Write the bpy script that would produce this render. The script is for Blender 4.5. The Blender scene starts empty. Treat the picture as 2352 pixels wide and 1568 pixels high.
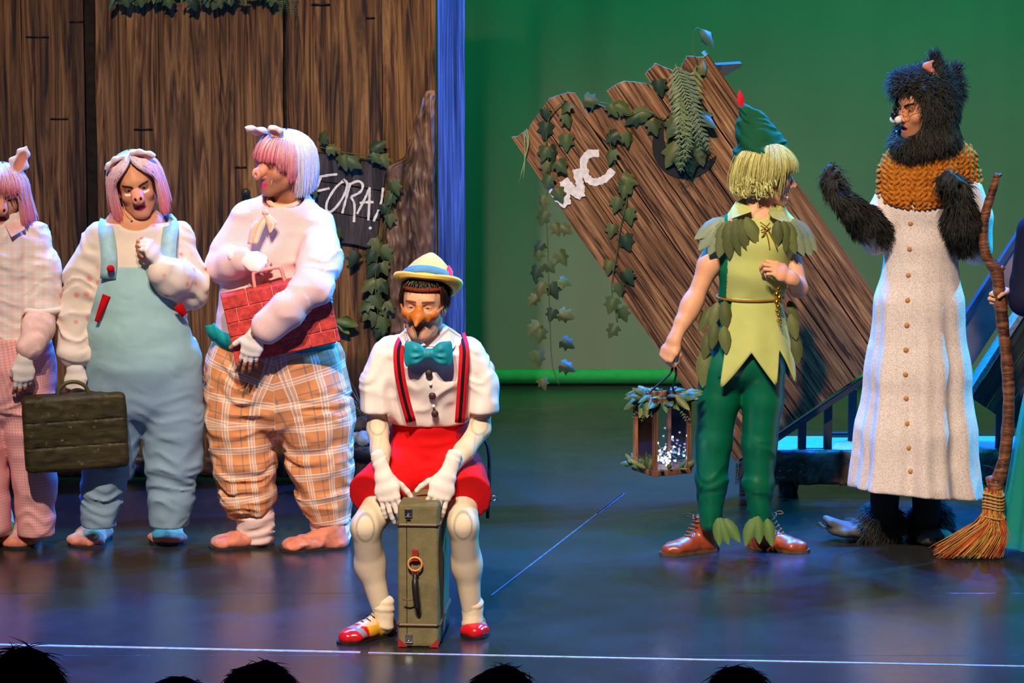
import bpy, math, random
import numpy as np
from mathutils import Vector, Matrix, noise as mnoise

# ------------------------------------------------------------------ camera, world, light, exposure
SC = bpy.context.scene
COL = SC.collection
FPX = 8475.0                      # focal length in pixels of the 2352 x 1568 frame
CAM = np.array([0.0, -15.0, 3.08])
PITCH = math.radians(8.4)
cam_data = bpy.data.cameras.new('camera')
cam_data.sensor_width = 36.0
cam_data.lens = FPX / 2352 * 36.0
cam_data.clip_end = 200
cam = bpy.data.objects.new('camera', cam_data)
COL.objects.link(cam)
cam.location = CAM
cam.rotation_euler = (math.pi / 2 - PITCH, 0, 0)
SC.camera = cam
#CAMHOOK
SC.view_settings.view_transform = 'Standard'
SC.view_settings.look = 'None'
SC.view_settings.exposure = 0.0
SC.view_settings.gamma = 1.0
SC.view_settings.use_curve_mapping = False
world = bpy.data.worlds.new('dark_hall')
SC.world = world
world.use_nodes = True
world.node_tree.nodes['Background'].inputs[0].default_value = (0.005, 0.008, 0.010, 1)
world.node_tree.nodes['Background'].inputs[1].default_value = 1.0

def spot(name, loc, aim, color, power, size=40, blend=0.5, radius=0.12):
    d = bpy.data.lights.new(name, 'SPOT')
    d.color = color; d.energy = power
    d.spot_size = math.radians(size); d.spot_blend = blend; d.shadow_soft_size = radius
    o = bpy.data.objects.new(name, d); COL.objects.link(o)
    o.location = loc
    o.rotation_euler = (Vector(aim) - Vector(loc)).to_track_quat('-Z', 'Y').to_euler()
    return o

WARM = (1.0, 0.80, 0.62)
# front of house key lights, high and a little to each side
spot('key_spot_left', (-2.0, -9.4, 9.0), (-1.1, -0.2, 0.55), WARM, 4700, 33, 0.6, 0.14)
spot('key_spot_right', (-0.6, -9.4, 9.2), (1.4, -0.1, 0.55), WARM, 4600, 33, 0.6, 0.14)
# blue and green back lights on a truss behind the set
BLUE = (0.01, 0.11, 1.0)
for x, y, c, p in ((-3.3, 3.7, BLUE, 5200), (-0.8, 3.7, BLUE, 5200), (1.5, 3.2, BLUE, 3800), (3.6, 3.2, BLUE, 3800)):
    spot('back_spot', (x, y, 7.2), (x * 0.85, y - 5.0, 0.0), c, p, 66, 0.8, 0.10)
for x, p in ((-1.8, 1100), (0.6, 1300), (3.0, 700)):
    spot('green_back_spot', (x, 3.0, 6.8), (x * 0.8, 0.6, 0.0), (0.0, 1.0, 0.40), p, 46, 0.9, 0.10)
spot('added_deck_spot', (2.6, 3.9, 5.0), (1.9, 1.35, 0.2), BLUE, 5000, 36, 0.6, 0.08)  # extra blue lamp, added to brighten the platform deck
# side lights
spot('cyan_side_spot', (5.6, 2.2, 4.6), (1.6, 0.0, 1.3), (0.01, 0.50, 1.0), 3600, 34, 0.5, 0.08)
spot('violet_side_spot', (4.2, 2.6, 5.4), (-1.2, 0.6, 1.2), (0.05, 0.17, 1.0), 7000, 38, 0.5, 0.08)
spot('lilac_top_spot', (-2.0, 0.3, 5.6), (-1.5, 0.0, 1.2), (0.70, 0.68, 1.0), 330, 34, 0.5, 0.10)
spot('cyan_left_spot', (-0.6, 2.9, 5.2), (2.2, 0.1, 1.3), (0.0, 0.42, 1.0), 2200, 34, 0.5, 0.08)
# wash on the back cloth
for x in (-0.4, 1.4, 3.2, 5.0):
    spot('cyc_wash_spot', (x, 2.4, 5.8), (x, 4.3, 2.2), (0.02, 1.0, 0.32), 500, 100, 0.9, 0.2)

# ------------------------------------------------------------------ helpers: pixels to places
CP, SP = math.cos(PITCH), math.sin(PITCH)
def ray(px, py):
    a, b = (px - 1176.0) / FPX, (784.0 - py) / FPX
    return np.array([a, CP + b * SP, -SP + b * CP])
def at(px, py, Y):
    d = ray(px, py)
    return CAM + d * ((Y - CAM[1]) / d[1])
def gnd(px, py, z=0.0):
    d = ray(px, py)
    return CAM + d * ((z - CAM[2]) / d[2])
def S(Y, z=1.0):
    return FPX / ((Y - CAM[1]) * CP + (CAM[2] - z) * SP)
def V(*a): return np.array(a, dtype=float)
def nrm(v):
    v = np.asarray(v, float); return v / (np.linalg.norm(v) + 1e-12)

# ------------------------------------------------------------------ helpers: objects
def setp(o, label=None, cat=None, group=None, kind=None):
    if label: o['label'] = label
    if cat: o['category'] = cat
    if group: o['group'] = group
    if kind: o['kind'] = kind
    return o
def empty(name, loc, label=None, cat=None, group=None, kind=None):
    o = bpy.data.objects.new(name, None); COL.objects.link(o)
    o.location = [float(c) for c in loc]; o.empty_display_size = 0.05
    return setp(o, label, cat, group, kind)
def link(name, me, parent=None):
    o = bpy.data.objects.new(name, me); COL.objects.link(o)
    if parent is not None:
        o.parent = parent
        o.matrix_parent_inverse = Matrix.Translation(-worldloc(parent))
    return o
def worldloc(p):
    v = Vector((0, 0, 0)); q = p
    while q is not None:
        v = v + Vector(q.location)
        if q.parent is not None: v = v + q.matrix_parent_inverse.translation
        q = q.parent
    return v
class M:
    """A mesh collector: vertices, faces, per vertex colour and pattern coordinates."""
    def __init__(s): s.v = []; s.f = []; s.c = []; s.p = []; s.n = 0; s.anyc = False; s.anyp = False
    def add(s, v, f, col=None, pat=None):
        v = np.asarray(v, float).reshape(-1, 3)
        s.v.append(v)
        off = s.n
        if isinstance(f, np.ndarray): s.f.extend((f + off).tolist())
        else: s.f.extend([[i + off for i in q] for q in f])
        if col is None: col = (0.8, 0.8, 0.8)
        else: s.anyc = True
        s.c.append(np.broadcast_to(np.asarray(col, float), v.shape))
        if pat is None: pat = np.zeros_like(v)
        else: s.anyp = True
        s.p.append(np.broadcast_to(np.asarray(pat, float), v.shape))
        s.n += len(v); return s
    def mesh(s, name, mat, smooth=True):
        me = bpy.data.meshes.new(name)
        v = np.concatenate(s.v) if s.v else np.zeros((0, 3))
        me.from_pydata(v.tolist(), [], s.f)
        if s.anyc:
            a = me.color_attributes.new('Col', 'FLOAT_COLOR', 'POINT')
            c = np.ones((len(v), 4), np.float32); c[:, :3] = np.concatenate(s.c)
            a.data.foreach_set('color', c.ravel())
        if s.anyp:
            a = me.attributes.new('pat', 'FLOAT_VECTOR', 'POINT')
            a.data.foreach_set('vector', np.concatenate(s.p).astype(np.float32).ravel())
        for m in (mat if isinstance(mat, (list, tuple)) else [mat]): me.materials.append(m)
        if smooth: me.polygons.foreach_set('use_smooth', [True] * len(me.polygons))
        me.update(); return me
    def build(s, name, mat, parent=None, smooth=True):
        return link(name, s.mesh(name, mat, smooth), parent)

# simple shapes -------------------------------------------------------------
def frame_of(d, up=(0, 0, 1)):
    d = nrm(d); up = np.asarray(up, float)
    if abs(np.dot(d, nrm(up))) > 0.97: up = V(1, 0, 0) if abs(d[0]) < 0.9 else V(0, 1, 0)
    x = nrm(np.cross(d, up)); y = np.cross(x, d)
    return x, y, d
def box_vf(c, ax, ay, az):
    """A box from its centre and three half-axis vectors."""
    c, ax, ay, az = [np.asarray(q, float) for q in (c, ax, ay, az)]
    v = [c + sx * ax + sy * ay + sz * az for sz in (-1, 1) for sy in (-1, 1) for sx in (-1, 1)]
    f = [[0, 2, 3, 1], [4, 5, 7, 6], [0, 1, 5, 4], [2, 6, 7, 3], [0, 4, 6, 2], [1, 3, 7, 5]]
    return np.array(v), f
def bevel_me(me, w, seg=2):
    import bmesh
    bm = bmesh.new(); bm.from_mesh(me)
    bmesh.ops.recalc_face_normals(bm, faces=bm.faces)
    bmesh.ops.bevel(bm, geom=list(bm.edges), offset=w, segments=seg, profile=0.6, affect='EDGES', clamp_overlap=True)
    bm.to_mesh(me); bm.free()
    return me
def box_obj(name, c, ax, ay, az, mat, parent=None, bev=0.0, smooth=False):
    m = M(); m.add(*box_vf(c, ax, ay, az))
    me = m.mesh(name, mat, smooth)
    if bev > 0: bevel_me(me, bev)
    return link(name, me, parent)
def tube_vf(pts, radii, sides=8, cap=True):
    pts = np.asarray(pts, float); n = len(pts)
    radii = np.broadcast_to(np.asarray(radii, float), (n,))
    tan = np.gradient(pts, axis=0)
    x, y, _ = frame_of(tan[0])
    vs = []
    a = np.arange(sides) * 2 * math.pi / sides
    for i in range(n):
        t = nrm(tan[i]); x = nrm(x - t * np.dot(x, t)); y = np.cross(t, x)
        vs.append(pts[i] + radii[i] * (np.cos(a)[:, None] * x + np.sin(a)[:, None] * y))
    f = []
    for i in range(n - 1):
        for k in range(sides):
            k2 = (k + 1) % sides
            f.append([i * sides + k, i * sides + k2, (i + 1) * sides + k2, (i + 1) * sides + k])
    if cap:
        f.append(list(range(sides))[::-1]); f.append([(n - 1) * sides + k for k in range(sides)])
    return np.concatenate(vs), f
def spline(pts, n):
    """Catmull-Rom through points."""
    P = np.asarray(pts, float); P = np.vstack([2 * P[0] - P[1], P, 2 * P[-1] - P[-2]])
    k = len(P) - 3; out = []
    for t in np.linspace(0, k - 1e-9, n):
        i = int(t); u = t - i; a, b, c, d = P[i:i + 4]
        out.append(0.5 * ((2 * b) + (-a + c) * u + (2 * a - 5 * b + 4 * c - d) * u * u + (-a + 3 * b - 3 * c + d) * u ** 3))
    return np.array(out)
def prism_vf(poly, o, ex, ey, ez, t0, t1):
    """Extrude a 2D polygon: point = o + a*ex + b*ey, thickness from t0 to t1 along ez."""
    poly = np.asarray(poly, float); n = len(poly)
    base = o + poly[:, :1] * ex + poly[:, 1:] * ey
    v = np.vstack([base + t0 * ez, base + t1 * ez])
    f = [list(range(n)), [n + i for i in range(n)][::-1]]
    f += [[i, n + i, n + (i + 1) % n, (i + 1) % n] for i in range(n)]
    return v, f
def lathe_vf(prof, c, axis=(0, 0, 1), seg=24, ref=(1, 0, 0), squash=1.0):
    """Turn a profile of (radius, height) round an axis."""
    x, y, d = frame_of(axis, ref); prof = np.asarray(prof, float)
    a = np.arange(seg) * 2 * math.pi / seg
    vs = [c + h * d + r * (np.cos(a)[:, None] * x + squash * np.sin(a)[:, None] * y) for r, h in prof]
    f = []
    for i in range(len(prof) - 1):
        for k in range(seg):
            k2 = (k + 1) % seg
            f.append([i * seg + k, i * seg + k2, (i + 1) * seg + k2, (i + 1) * seg + k])
    f.append(list(range(seg))[::-1]); f.append([(len(prof) - 1) * seg + k for k in range(seg)])
    return np.concatenate(vs), f
def strands_vf(paths, r0, r1=0.0004, sides=3, flat=1.0):
    """paths (N,K,3) to tapered strands; r0 is the root radius (scalar or N)."""
    P = np.asarray(paths, float); N, K, _ = P.shape
    T = np.gradient(P, axis=1); T /= np.linalg.norm(T, axis=2, keepdims=True) + 1e-9
    up = np.broadcast_to(V(0.31, 0.77, 0.56), T.shape)
    X = np.cross(T, up); X /= np.linalg.norm(X, axis=2, keepdims=True) + 1e-9
    Y = np.cross(T, X)
    t = np.linspace(0, 1, K)
    r0 = np.broadcast_to(np.asarray(r0, float), (N,))
    R = r0[:, None] * (1 - t[None] ** 2) + r1
    a = np.arange(sides) * 2 * math.pi / sides
    W = P[:, :, None] + R[:, :, None, None] * (np.cos(a)[:, None] * X[:, :, None] + flat * np.sin(a)[:, None] * Y[:, :, None])
    v = W.reshape(-1, 3)
    n, k, s = np.meshgrid(np.arange(N), np.arange(K - 1), np.arange(sides), indexing='ij')
    s2 = (s + 1) % sides
    idx = lambda n, k, s: (n * K + k) * sides + s
    f = np.stack([idx(n, k, s), idx(n, k, s2), idx(n, k + 1, s2), idx(n, k + 1, s)], -1).reshape(-1, 4)
    return v, f

# noise ---------------------------------------------------------------------
def vnoise(P, seed=0):
    P = np.asarray(P, np.float32); i = np.floor(P).astype(np.int64); u = P - i; u = u * u * (3 - 2 * u)
    def h(ix, iy, iz):
        n = (ix * 374761393 + iy * 668265263 + iz * 2147483647 + seed * 144269) & 0xffffffff
        n = ((n ^ (n >> 13)) * 1274126177) & 0xffffffff
        return ((n ^ (n >> 16)) & 0xffff).astype(np.float32) / 32767.5 - 1
    r = 0
    for dx in (0, 1):
        for dy in (0, 1):
            for dz in (0, 1):
                w = (u[..., 0] if dx else 1 - u[..., 0]) * (u[..., 1] if dy else 1 - u[..., 1]) * (u[..., 2] if dz else 1 - u[..., 2])
                r = r + w * h(i[..., 0] + dx, i[..., 1] + dy, i[..., 2] + dz)
    return r

# ------------------------------------------------------------------ implicit surfaces
def smin(a, b, k):
    if k <= 0: return np.minimum(a, b)
    h = np.maximum(k - np.abs(a - b), 0) / k
    return np.minimum(a, b) - h * h * k * 0.25
class Field:
    """A sum of rounded shapes blended into one surface."""
    def __init__(s, k=0.02): s.pr = []; s.k = k; s.mods = []; s.cuts = []
    def _p(s, fn, lo, hi, op='u', k=None): s.pr.append((fn, np.asarray(lo, float), np.asarray(hi, float), op, s.k if k is None else k)); return s
    def cap(s, a, b, ra, rb, op='u', k=None):
        a = np.asarray(a, float); b = np.asarray(b, float); ba = b - a; L = max(np.dot(ba, ba), 1e-12)
        def fn(P):
            pa = P - a; h = np.clip((pa @ ba) / L, 0, 1)
            return np.linalg.norm(pa - h[..., None] * ba, axis=-1) - (ra + (rb - ra) * h)
        r = max(ra, rb); return s._p(fn, np.minimum(a, b) - r, np.maximum(a, b) + r, op, k)
    def ell(s, c, r, op='u', k=None, R=None):
        c = np.asarray(c, float); r = np.asarray(r, float) * np.ones(3)
        def fn(P):
            q = P - c
            if R is not None: q = q @ R
            q = q / r; n = np.linalg.norm(q, axis=-1); g = np.linalg.norm(q / r, axis=-1)
            return n * (n - 1) / (g + 1e-6)
        m = r.max() if R is not None else r
        return s._p(fn, c - m, c + m, op, k)
    def tube(s, pts, rw, rd, wdir=(1, 0, 0), op='u', k=None, kseg=0.02):
        """Elliptic tube through points: half width rw along wdir, half depth rd across it."""
        pts = np.asarray(pts, float); n = len(pts); rw = np.broadcast_to(np.asarray(rw, float), (n,)); rd = np.broadcast_to(np.asarray(rd, float), (n,))
        wdir = np.asarray(wdir, float)
        def fn(P):
            out = None
            for i in range(n - 1):
                a, b = pts[i], pts[i + 1]; ba = b - a; L = max(np.dot(ba, ba), 1e-12)
                t = ba / math.sqrt(L); w = nrm(wdir - t * np.dot(wdir, t)); d = np.cross(t, w)
                pa = P - a; h = np.clip((pa @ ba) / L, 0, 1)
                q = pa - h[..., None] * ba
                A = rw[i] + (rw[i + 1] - rw[i]) * h; B = rd[i] + (rd[i + 1] - rd[i]) * h; m = np.minimum(A, B)
                e = np.sqrt(((q @ w) / A) ** 2 + ((q @ d) / B) ** 2 + ((q @ t) / m) ** 2)
                e = (e - 1) * m
                out = e if out is None else smin(out, e, kseg)
            return out
        r = max(rw.max(), rd.max()); return s._p(fn, pts.min(0) - r, pts.max(0) + r, op, k)
    def rbox(s, c, half, r, R=None, op='u', k=None):
        c = np.asarray(c, float); half = np.asarray(half, float) - r
        def fn(P):
            q = P - c
            if R is not None: q = q @ R
            q = np.abs(q) - half
            return np.linalg.norm(np.maximum(q, 0), axis=-1) + np.minimum(q.max(-1), 0) - r
        m = np.linalg.norm(half) + r
        return s._p(fn, c - m, c + m, op, k)
    def mod(s, fn): s.mods.append(fn); return s          # fn(P, v) -> v, near the surface
    def cut(s, fn): s.cuts.append(fn); return s          # like mod, but inside the body too
    def evaluate(s, P):
        v = np.full(P.shape[:-1], 1.0, np.float32)
        for fn, lo, hi, op, k in s.pr:
            d = fn(P)
            v = smin(v, d, k) if op == 'u' else -smin(-v, d, k)
        for m in s.mods + s.cuts: v = m(P, v)
        return v
    def surf(s, h, clip=None):
        """Surface nets; returns vertices and quads."""
        us = [p for p in s.pr if p[3] == 'u']
        lo = np.min([p[1] for p in us], axis=0) - 0.012 - 2 * h; hi = np.max([p[2] for p in us], axis=0) + 0.012 + 2 * h
        if clip is not None: lo = np.maximum(lo, clip[0]); hi = np.minimum(hi, clip[1])
        n = np.ceil((hi - lo) / h).astype(int) + 1
        ax = [(lo[i] + h * np.arange(n[i])).astype(np.float32) for i in range(3)]
        v = np.full(n, 1.0, np.float32)
        for fn, a, b, op, k in s.pr:
            m = k + 3 * h + 0.004
            i0 = np.clip(np.floor((a - m - lo) / h).astype(int), 0, n); i1 = np.clip(np.ceil((b + m - lo) / h).astype(int) + 1, 0, n)
            if (i1 <= i0).any(): continue
            sl = tuple(slice(i0[j], i1[j]) for j in range(3))
            P = np.stack(np.meshgrid(*[ax[j][sl[j]] for j in range(3)], indexing='ij'), -1)
            d = fn(P)
            v[sl] = smin(v[sl], d, k) if op == 'u' else -smin(-v[sl], d, k)
        if s.mods:
            near = np.argwhere(np.abs(v) < 0.03 + 2 * h)
            P = lo + near * h
            w = v[tuple(near.T)]
            for m in s.mods: w = m(P, w)
            v[tuple(near.T)] = w
        if s.cuts:
            near = np.argwhere(v < 0.03 + 2 * h)
            P = lo + near * h
            w = v[tuple(near.T)]
            for m in s.cuts: w = m(P, w)
            v[tuple(near.T)] = w
        v[0], v[-1], v[:, 0], v[:, -1], v[:, :, 0], v[:, :, -1] = [np.maximum(q, h * 0.3) for q in (v[0], v[-1], v[:, 0], v[:, -1], v[:, :, 0], v[:, :, -1])]
        ins = v < 0
        c = np.zeros(np.array(n) - 1, np.int8)
        for dx in (0, 1):
            for dy in (0, 1):
                for dz in (0, 1):
                    c += ins[dx:n[0] - 1 + dx, dy:n[1] - 1 + dy, dz:n[2] - 1 + dz]
        cells = np.argwhere((c > 0) & (c < 8))
        if len(cells) == 0: return np.zeros((0, 3)), np.zeros((0, 4), int)
        idx = np.full(c.shape, -1, np.int64); idx[tuple(cells.T)] = np.arange(len(cells))
        acc = np.zeros((len(cells), 3)); cnt = np.zeros(len(cells))
        cor = [(dx, dy, dz) for dx in (0, 1) for dy in (0, 1) for dz in (0, 1)]
        cv = {q: v[tuple((cells + q).T)] for q in cor}
        for q in cor:
            for j in range(3):
                if q[j] == 0:
                    r = list(q); r[j] = 1; r = tuple(r)
                    a, b = cv[q], cv[r]; ok = (a < 0) != (b < 0)
                    t = np.where(ok, a / np.where(ok, a - b, 1), 0)
                    p = np.broadcast_to(np.array(q, float), (len(cells), 3)).copy(); p[:, j] = t
                    acc += p * ok[:, None]; cnt += ok
        verts = lo + (cells + acc / cnt[:, None]) * h
        quads = []
        for j in range(3):
            a, b = (j + 1) % 3, (j + 2) % 3
            s0 = [slice(None)] * 3; s1 = [slice(None)] * 3; s0[j] = slice(0, -1); s1[j] = slice(1, None)
            x = ins[tuple(s0)] != ins[tuple(s1)]
            e = np.argwhere(x)
            e = e[(e[:, a] > 0) & (e[:, b] > 0) & (e[:, a] < n[a] - 1) & (e[:, b] < n[b] - 1)]
            d = np.zeros(3, int)
            def at_(da, db):
                q = e.copy(); q[:, a] -= da; q[:, b] -= db; return idx[tuple(q.T)]
            Q = np.stack([at_(1, 1), at_(0, 1), at_(0, 0), at_(1, 0)], 1)
            flip = ~ins[tuple(e.T)]
            Q[flip] = Q[flip][:, ::-1]
            quads.append(Q)
        Q = np.concatenate(quads); Q = Q[(Q >= 0).all(1)]
        return verts, Q
def relax(v, q, it=1, lam=0.5):
    e = np.concatenate([q[:, [0, 1]], q[:, [1, 2]], q[:, [2, 3]], q[:, [3, 0]]])
    e = np.concatenate([e, e[:, ::-1]])
    for _ in range(it):
        c = np.bincount(e[:, 0], minlength=len(v))
        s = np.stack([np.bincount(e[:, 0], weights=v[e[:, 1], j], minlength=len(v)) for j in range(3)], 1)
        v = v + lam * (s / np.maximum(c, 1)[:, None] - v)
    return v

# ------------------------------------------------------------------ materials
def srgb(r, g, b):
    f = lambda c: (c / 255 / 12.92) if c / 255 <= 0.04045 else ((c / 255 + 0.055) / 1.055) ** 2.4
    return (f(r), f(g), f(b))
class N:
    """Small wrapper to write node trees."""
    def __init__(s, name, rough=0.7, spec=0.3, metal=0.0):
        s.m = bpy.data.materials.new(name); s.m.use_nodes = True
        s.t = s.m.node_tree; s.b = s.t.nodes['Principled BSDF']
        s.b.inputs['Roughness'].default_value = rough
        s.b.inputs['Specular IOR Level'].default_value = spec
        s.b.inputs['Metallic'].default_value = metal
    def n(s, typ, **kw):
        q = s.t.nodes.new(typ)
        for k, v in kw.items():
            if hasattr(q, k) and not k[0].isupper(): setattr(q, k, v)
            else: q.inputs[k.replace('_', ' ')].default_value = v
        return q
    def l(s, a, b): s.t.links.new(a, b)
    def coord(s, scale=(1, 1, 1), rot=(0, 0, 0), kind='Object', attr=None):
        if attr: c = s.n('ShaderNodeAttribute', attribute_name=attr).outputs['Vector']
        else: c = s.n('ShaderNodeTexCoord').outputs[kind]
        mp = s.n('ShaderNodeMapping'); mp.inputs['Scale'].default_value = scale; mp.inputs['Rotation'].default_value = rot
        s.l(c, mp.inputs['Vector']); return mp.outputs['Vector']
    def noise(s, vec, scale, detail=4, rough=0.6, dist=0.0):
        q = s.n('ShaderNodeTexNoise'); q.inputs['Scale'].default_value = scale; q.inputs['Detail'].default_value = detail
        q.inputs['Roughness'].default_value = rough; q.inputs['Distortion'].default_value = dist
        s.l(vec, q.inputs['Vector']); return q.outputs['Fac']
    def ramp(s, fac, stops):
        q = s.n('ShaderNodeValToRGB'); e = q.color_ramp.elements
        while len(e) < len(stops): e.new(0.5)
        for i, (p, c) in enumerate(stops): e[i].position = p; e[i].color = (*c, 1) if len(c) == 3 else c
        s.l(fac, q.inputs['Fac']); return q.outputs['Color']
    def mix(s, fac, a, b, mode='MIX'):
        q = s.n('ShaderNodeMix', data_type='RGBA', blend_type=mode)
        for sock, val in ((q.inputs[0], fac), (q.inputs[6], a), (q.inputs[7], b)):
            if isinstance(val, bpy.types.NodeSocket): s.l(val, sock)
            elif isinstance(val, (int, float)): sock.default_value = val
            else: sock.default_value = (*val, 1)
        return q.outputs[2]
    def math(s, op, a, b=0.0, clamp=False):
        q = s.n('ShaderNodeMath', operation=op, use_clamp=clamp)
        for i, val in enumerate((a, b)):
            if isinstance(val, bpy.types.NodeSocket): s.l(val, q.inputs[i])
            else: q.inputs[i].default_value = val
        return q.outputs[0]
    def col(s, c):
        if isinstance(c, bpy.types.NodeSocket): s.l(c, s.b.inputs['Base Color'])
        else: s.b.inputs['Base Color'].default_value = (*c, 1)
        return s
    def bump(s, h, strength=0.3, dist=0.01):
        q = s.n('ShaderNodeBump'); q.inputs['Strength'].default_value = strength; q.inputs['Distance'].default_value = dist
        s.l(h, q.inputs['Height']); s.l(q.outputs['Normal'], s.b.inputs['Normal']); return s

def plain(name, c, rough=0.7, spec=0.3, metal=0.0, var=0.12, vs=25.0, bump=0.0, sheen=0.0):
    a = N(name, rough, spec, metal)
    v = a.coord()
    f = a.noise(v, vs, 3)
    lo = tuple(max(0, x * (1 - var)) for x in c); hi = tuple(x * (1 + var) for x in c)
    a.col(a.ramp(f, [(0.3, lo), (0.7, hi)]))
    if bump: a.bump(a.noise(v, vs * 4, 3), bump, 0.004)
    if sheen: a.b.inputs['Sheen Weight'].default_value = sheen
    return a.m
def vcol(name, rough=0.6, spec=0.3, sub=0.0, var=0.08, vs=60.0, bump=0.0, sheen=0.0):
    """Colour from the mesh's own colour attribute."""
    a = N(name, rough, spec)
    at_ = a.n('ShaderNodeAttribute', attribute_name='Col').outputs['Color']
    v = a.coord(); f = a.noise(v, vs, 3)
    a.col(a.mix(1.0, at_, a.ramp(f, [(0.3, (1 - var,) * 3), (0.7, (1,) * 3)]), 'MULTIPLY'))
    if sub:
        a.b.inputs['Subsurface Weight'].default_value = sub; a.b.inputs['Subsurface Radius'].default_value = (0.012, 0.005, 0.003); a.b.inputs['Subsurface Scale'].default_value = 1.0
    if bump: a.bump(a.noise(v, 220, 3), bump, 0.002)
    if sheen: a.b.inputs['Sheen Weight'].default_value = sheen
    return a.m
def stripe(a, x, period, width, off=0.0):
    """1 inside a stripe of the given width, else 0; all in the units of x."""
    f = a.math('FRACT', a.math('ADD', a.math('MULTIPLY', x, 1.0 / period), off))
    d = a.math('ABSOLUTE', a.math('SUBTRACT', f, 0.5))
    return a.math('LESS_THAN', d, width / period * 0.5)
def weave(name, base, lines, rough=0.85, bump=0.15):
    """Woven check: lines = (axis, period, width, offset, colour, strength); coordinates from 'pat'."""
    a = N(name, rough, 0.15)
    sep = a.n('ShaderNodeSeparateXYZ'); a.l(a.n('ShaderNodeAttribute', attribute_name='pat').outputs['Vector'], sep.inputs[0])
    c = a.n('ShaderNodeRGB'); c.outputs[0].default_value = (*base, 1); c = c.outputs[0]
    for ax, per, w, off, colr, st in lines:
        s_ = stripe(a, sep.outputs[ax], per, w, off)
        c = a.mix(a.math('MULTIPLY', s_, st), c, colr)
    a.col(c)
    v = a.coord(); a.bump(a.noise(v, 300, 2), bump, 0.002)
    return a.m
def wood_mat(name, dark, mid, light, sx=26.0, sz=1.6, rough=0.6, contrast=(0.36, 0.5, 0.66), bump=0.6, axis=2, spec=0.3, dist=1.2, attr=None):
    a = N(name, rough, spec)
    sc = [sx, sx, sx]; sc[axis] = sz
    v = a.coord(tuple(sc), attr=attr)
    f = a.noise(v, 1.0, 5, 0.62, dist)
    sc2 = [sx * .22] * 3; sc2[axis] = sz * .6
    g = a.noise(a.coord(tuple(sc2), attr=attr), 1.0, 3, 0.5, 0.8)
    c = a.ramp(f, [(contrast[0], dark), (contrast[1], mid), (contrast[2], light)])
    c = a.mix(0.85, c, a.ramp(g, [(0.32, (0.35, 0.33, 0.32)), (0.6, (1.0, 1.0, 1.0))]), 'MULTIPLY')
    a.col(c); a.bump(f, bump, 0.012)
    return a.m

MAT = {}
skin_m = vcol('skin', 0.5, 0.35, 0.12, 0.05, 40)
cloth_m = vcol('dyed_cloth', 0.9, 0.12, 0, 0.06, 30, 0.12)
hair_m = vcol('wig_hair', 0.38, 0.45, 0, 0.25, 120)
fur_m = vcol('fur', 0.62, 0.25, 0, 0.2, 90)
glove_m = plain('white_glove', srgb(232, 222, 216), 0.9, 0.15, var=0.06)
black_m = plain('black_paint', (0.006, 0.006, 0.008), 0.55, 0.3)
iron_m = plain('dark_iron', (0.02, 0.02, 0.022), 0.45, 0.5, 0.6)
steel_m = plain('steel', (0.6, 0.6, 0.62), 0.25, 0.5, 1.0)
gold_m = plain('gold', srgb(215, 165, 40), 0.28, 0.5, 1.0, 0.3)
leaf_m = vcol('leaf', 0.5, 0.3, 0, 0.35, 35)
eye_m = vcol('eye', 0.08, 0.6, 0, 0.0)

# ------------------------------------------------------------------ the setting
floor_o = empty('floor', (0, 0, 0), 'glossy black stage floor of wide vinyl sheets under blue light', 'floor', kind='structure')
fa = N('stage_floor', 0.3, 0.38)
fv = fa.coord()
scr = fa.noise(fa.coord((3, 26, 1)), 4.0, 6, 0.7, 0.5)
base = fa.ramp(fa.noise(fv, 1.3, 5, 0.6), [(0.3, (0.017, 0.017, 0.017)), (0.7, (0.026, 0.026, 0.026))])
base = fa.mix(fa.ramp(scr, [(0.70, (0, 0, 0)), (0.80, (1, 1, 1))]), base, (0.12, 0.12, 0.12))
fa.col(base)
fa.l(fa.ramp(fa.noise(fv, 5.0, 5, 0.65), [(0.3, (0.20,) * 3), (0.75, (0.30,) * 3)]), fa.b.inputs['Roughness'])
fa.bump(fa.noise(fa.coord((3, 12, 1)), 6, 4), 0.05, 0.004)
floor_m = fa.m
seams = [-4.2] + [gnd(1300, y)[1] for y in (1505, 1362, 1176, 985, 938)] + [5.75]
for i in range(len(seams) - 1):
    a, b = seams[i], seams[i + 1]
    box_obj('floor_sheet', V(0, (a + b) / 2, -0.02), V(6.5, 0, 0), V(0, (b - a) / 2 - 0.0018, 0), V(0, 0, 0.02), floor_m, floor_o, 0.001)
under = M(); under.add(*box_vf(V(0, 0.7, -0.06), V(6.5, 0, 0), V(0, 5.05, 0), V(0, 0, 0.019)))
under.build('subfloor', black_m, floor_o, False)
tape_m = plain('blue_grey_tape', srgb(165, 165, 200), 0.6, 0.3, var=0.3, vs=40)
dark_tape = plain('worn_tape', srgb(74, 82, 104), 0.6, 0.3, var=0.5, vs=30)
def tape(p, q, w, label, m_=None):
    p, q = gnd(*p), gnd(*q); d = nrm(q - p); n_ = V(-d[1], d[0], 0)
    o = box_obj('floor_tape', (p + q) / 2 + V(0, 0, 0.0010), (q - p) / 2, n_ * w / 2, V(0, 0, 0.0008), m_ or tape_m)
    setp(o, label, 'tape', 'tape lines on the stage floor')
tape((-60, 1479), (828, 1498), 0.024, 'pale tape line along the stage front left of the seated person')
tape((846, 1499), (2500, 1533), 0.016, 'thin pale tape line along the stage front right of the suitcase')
tape((1128, 1368), (1432, 1133), 0.006, 'thin diagonal scratch tape line between seated person and lantern', dark_tape)
tape((1372, 1180), (1432, 1134), 0.012, 'short wide end piece of the diagonal tape near the lantern', dark_tape)

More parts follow.
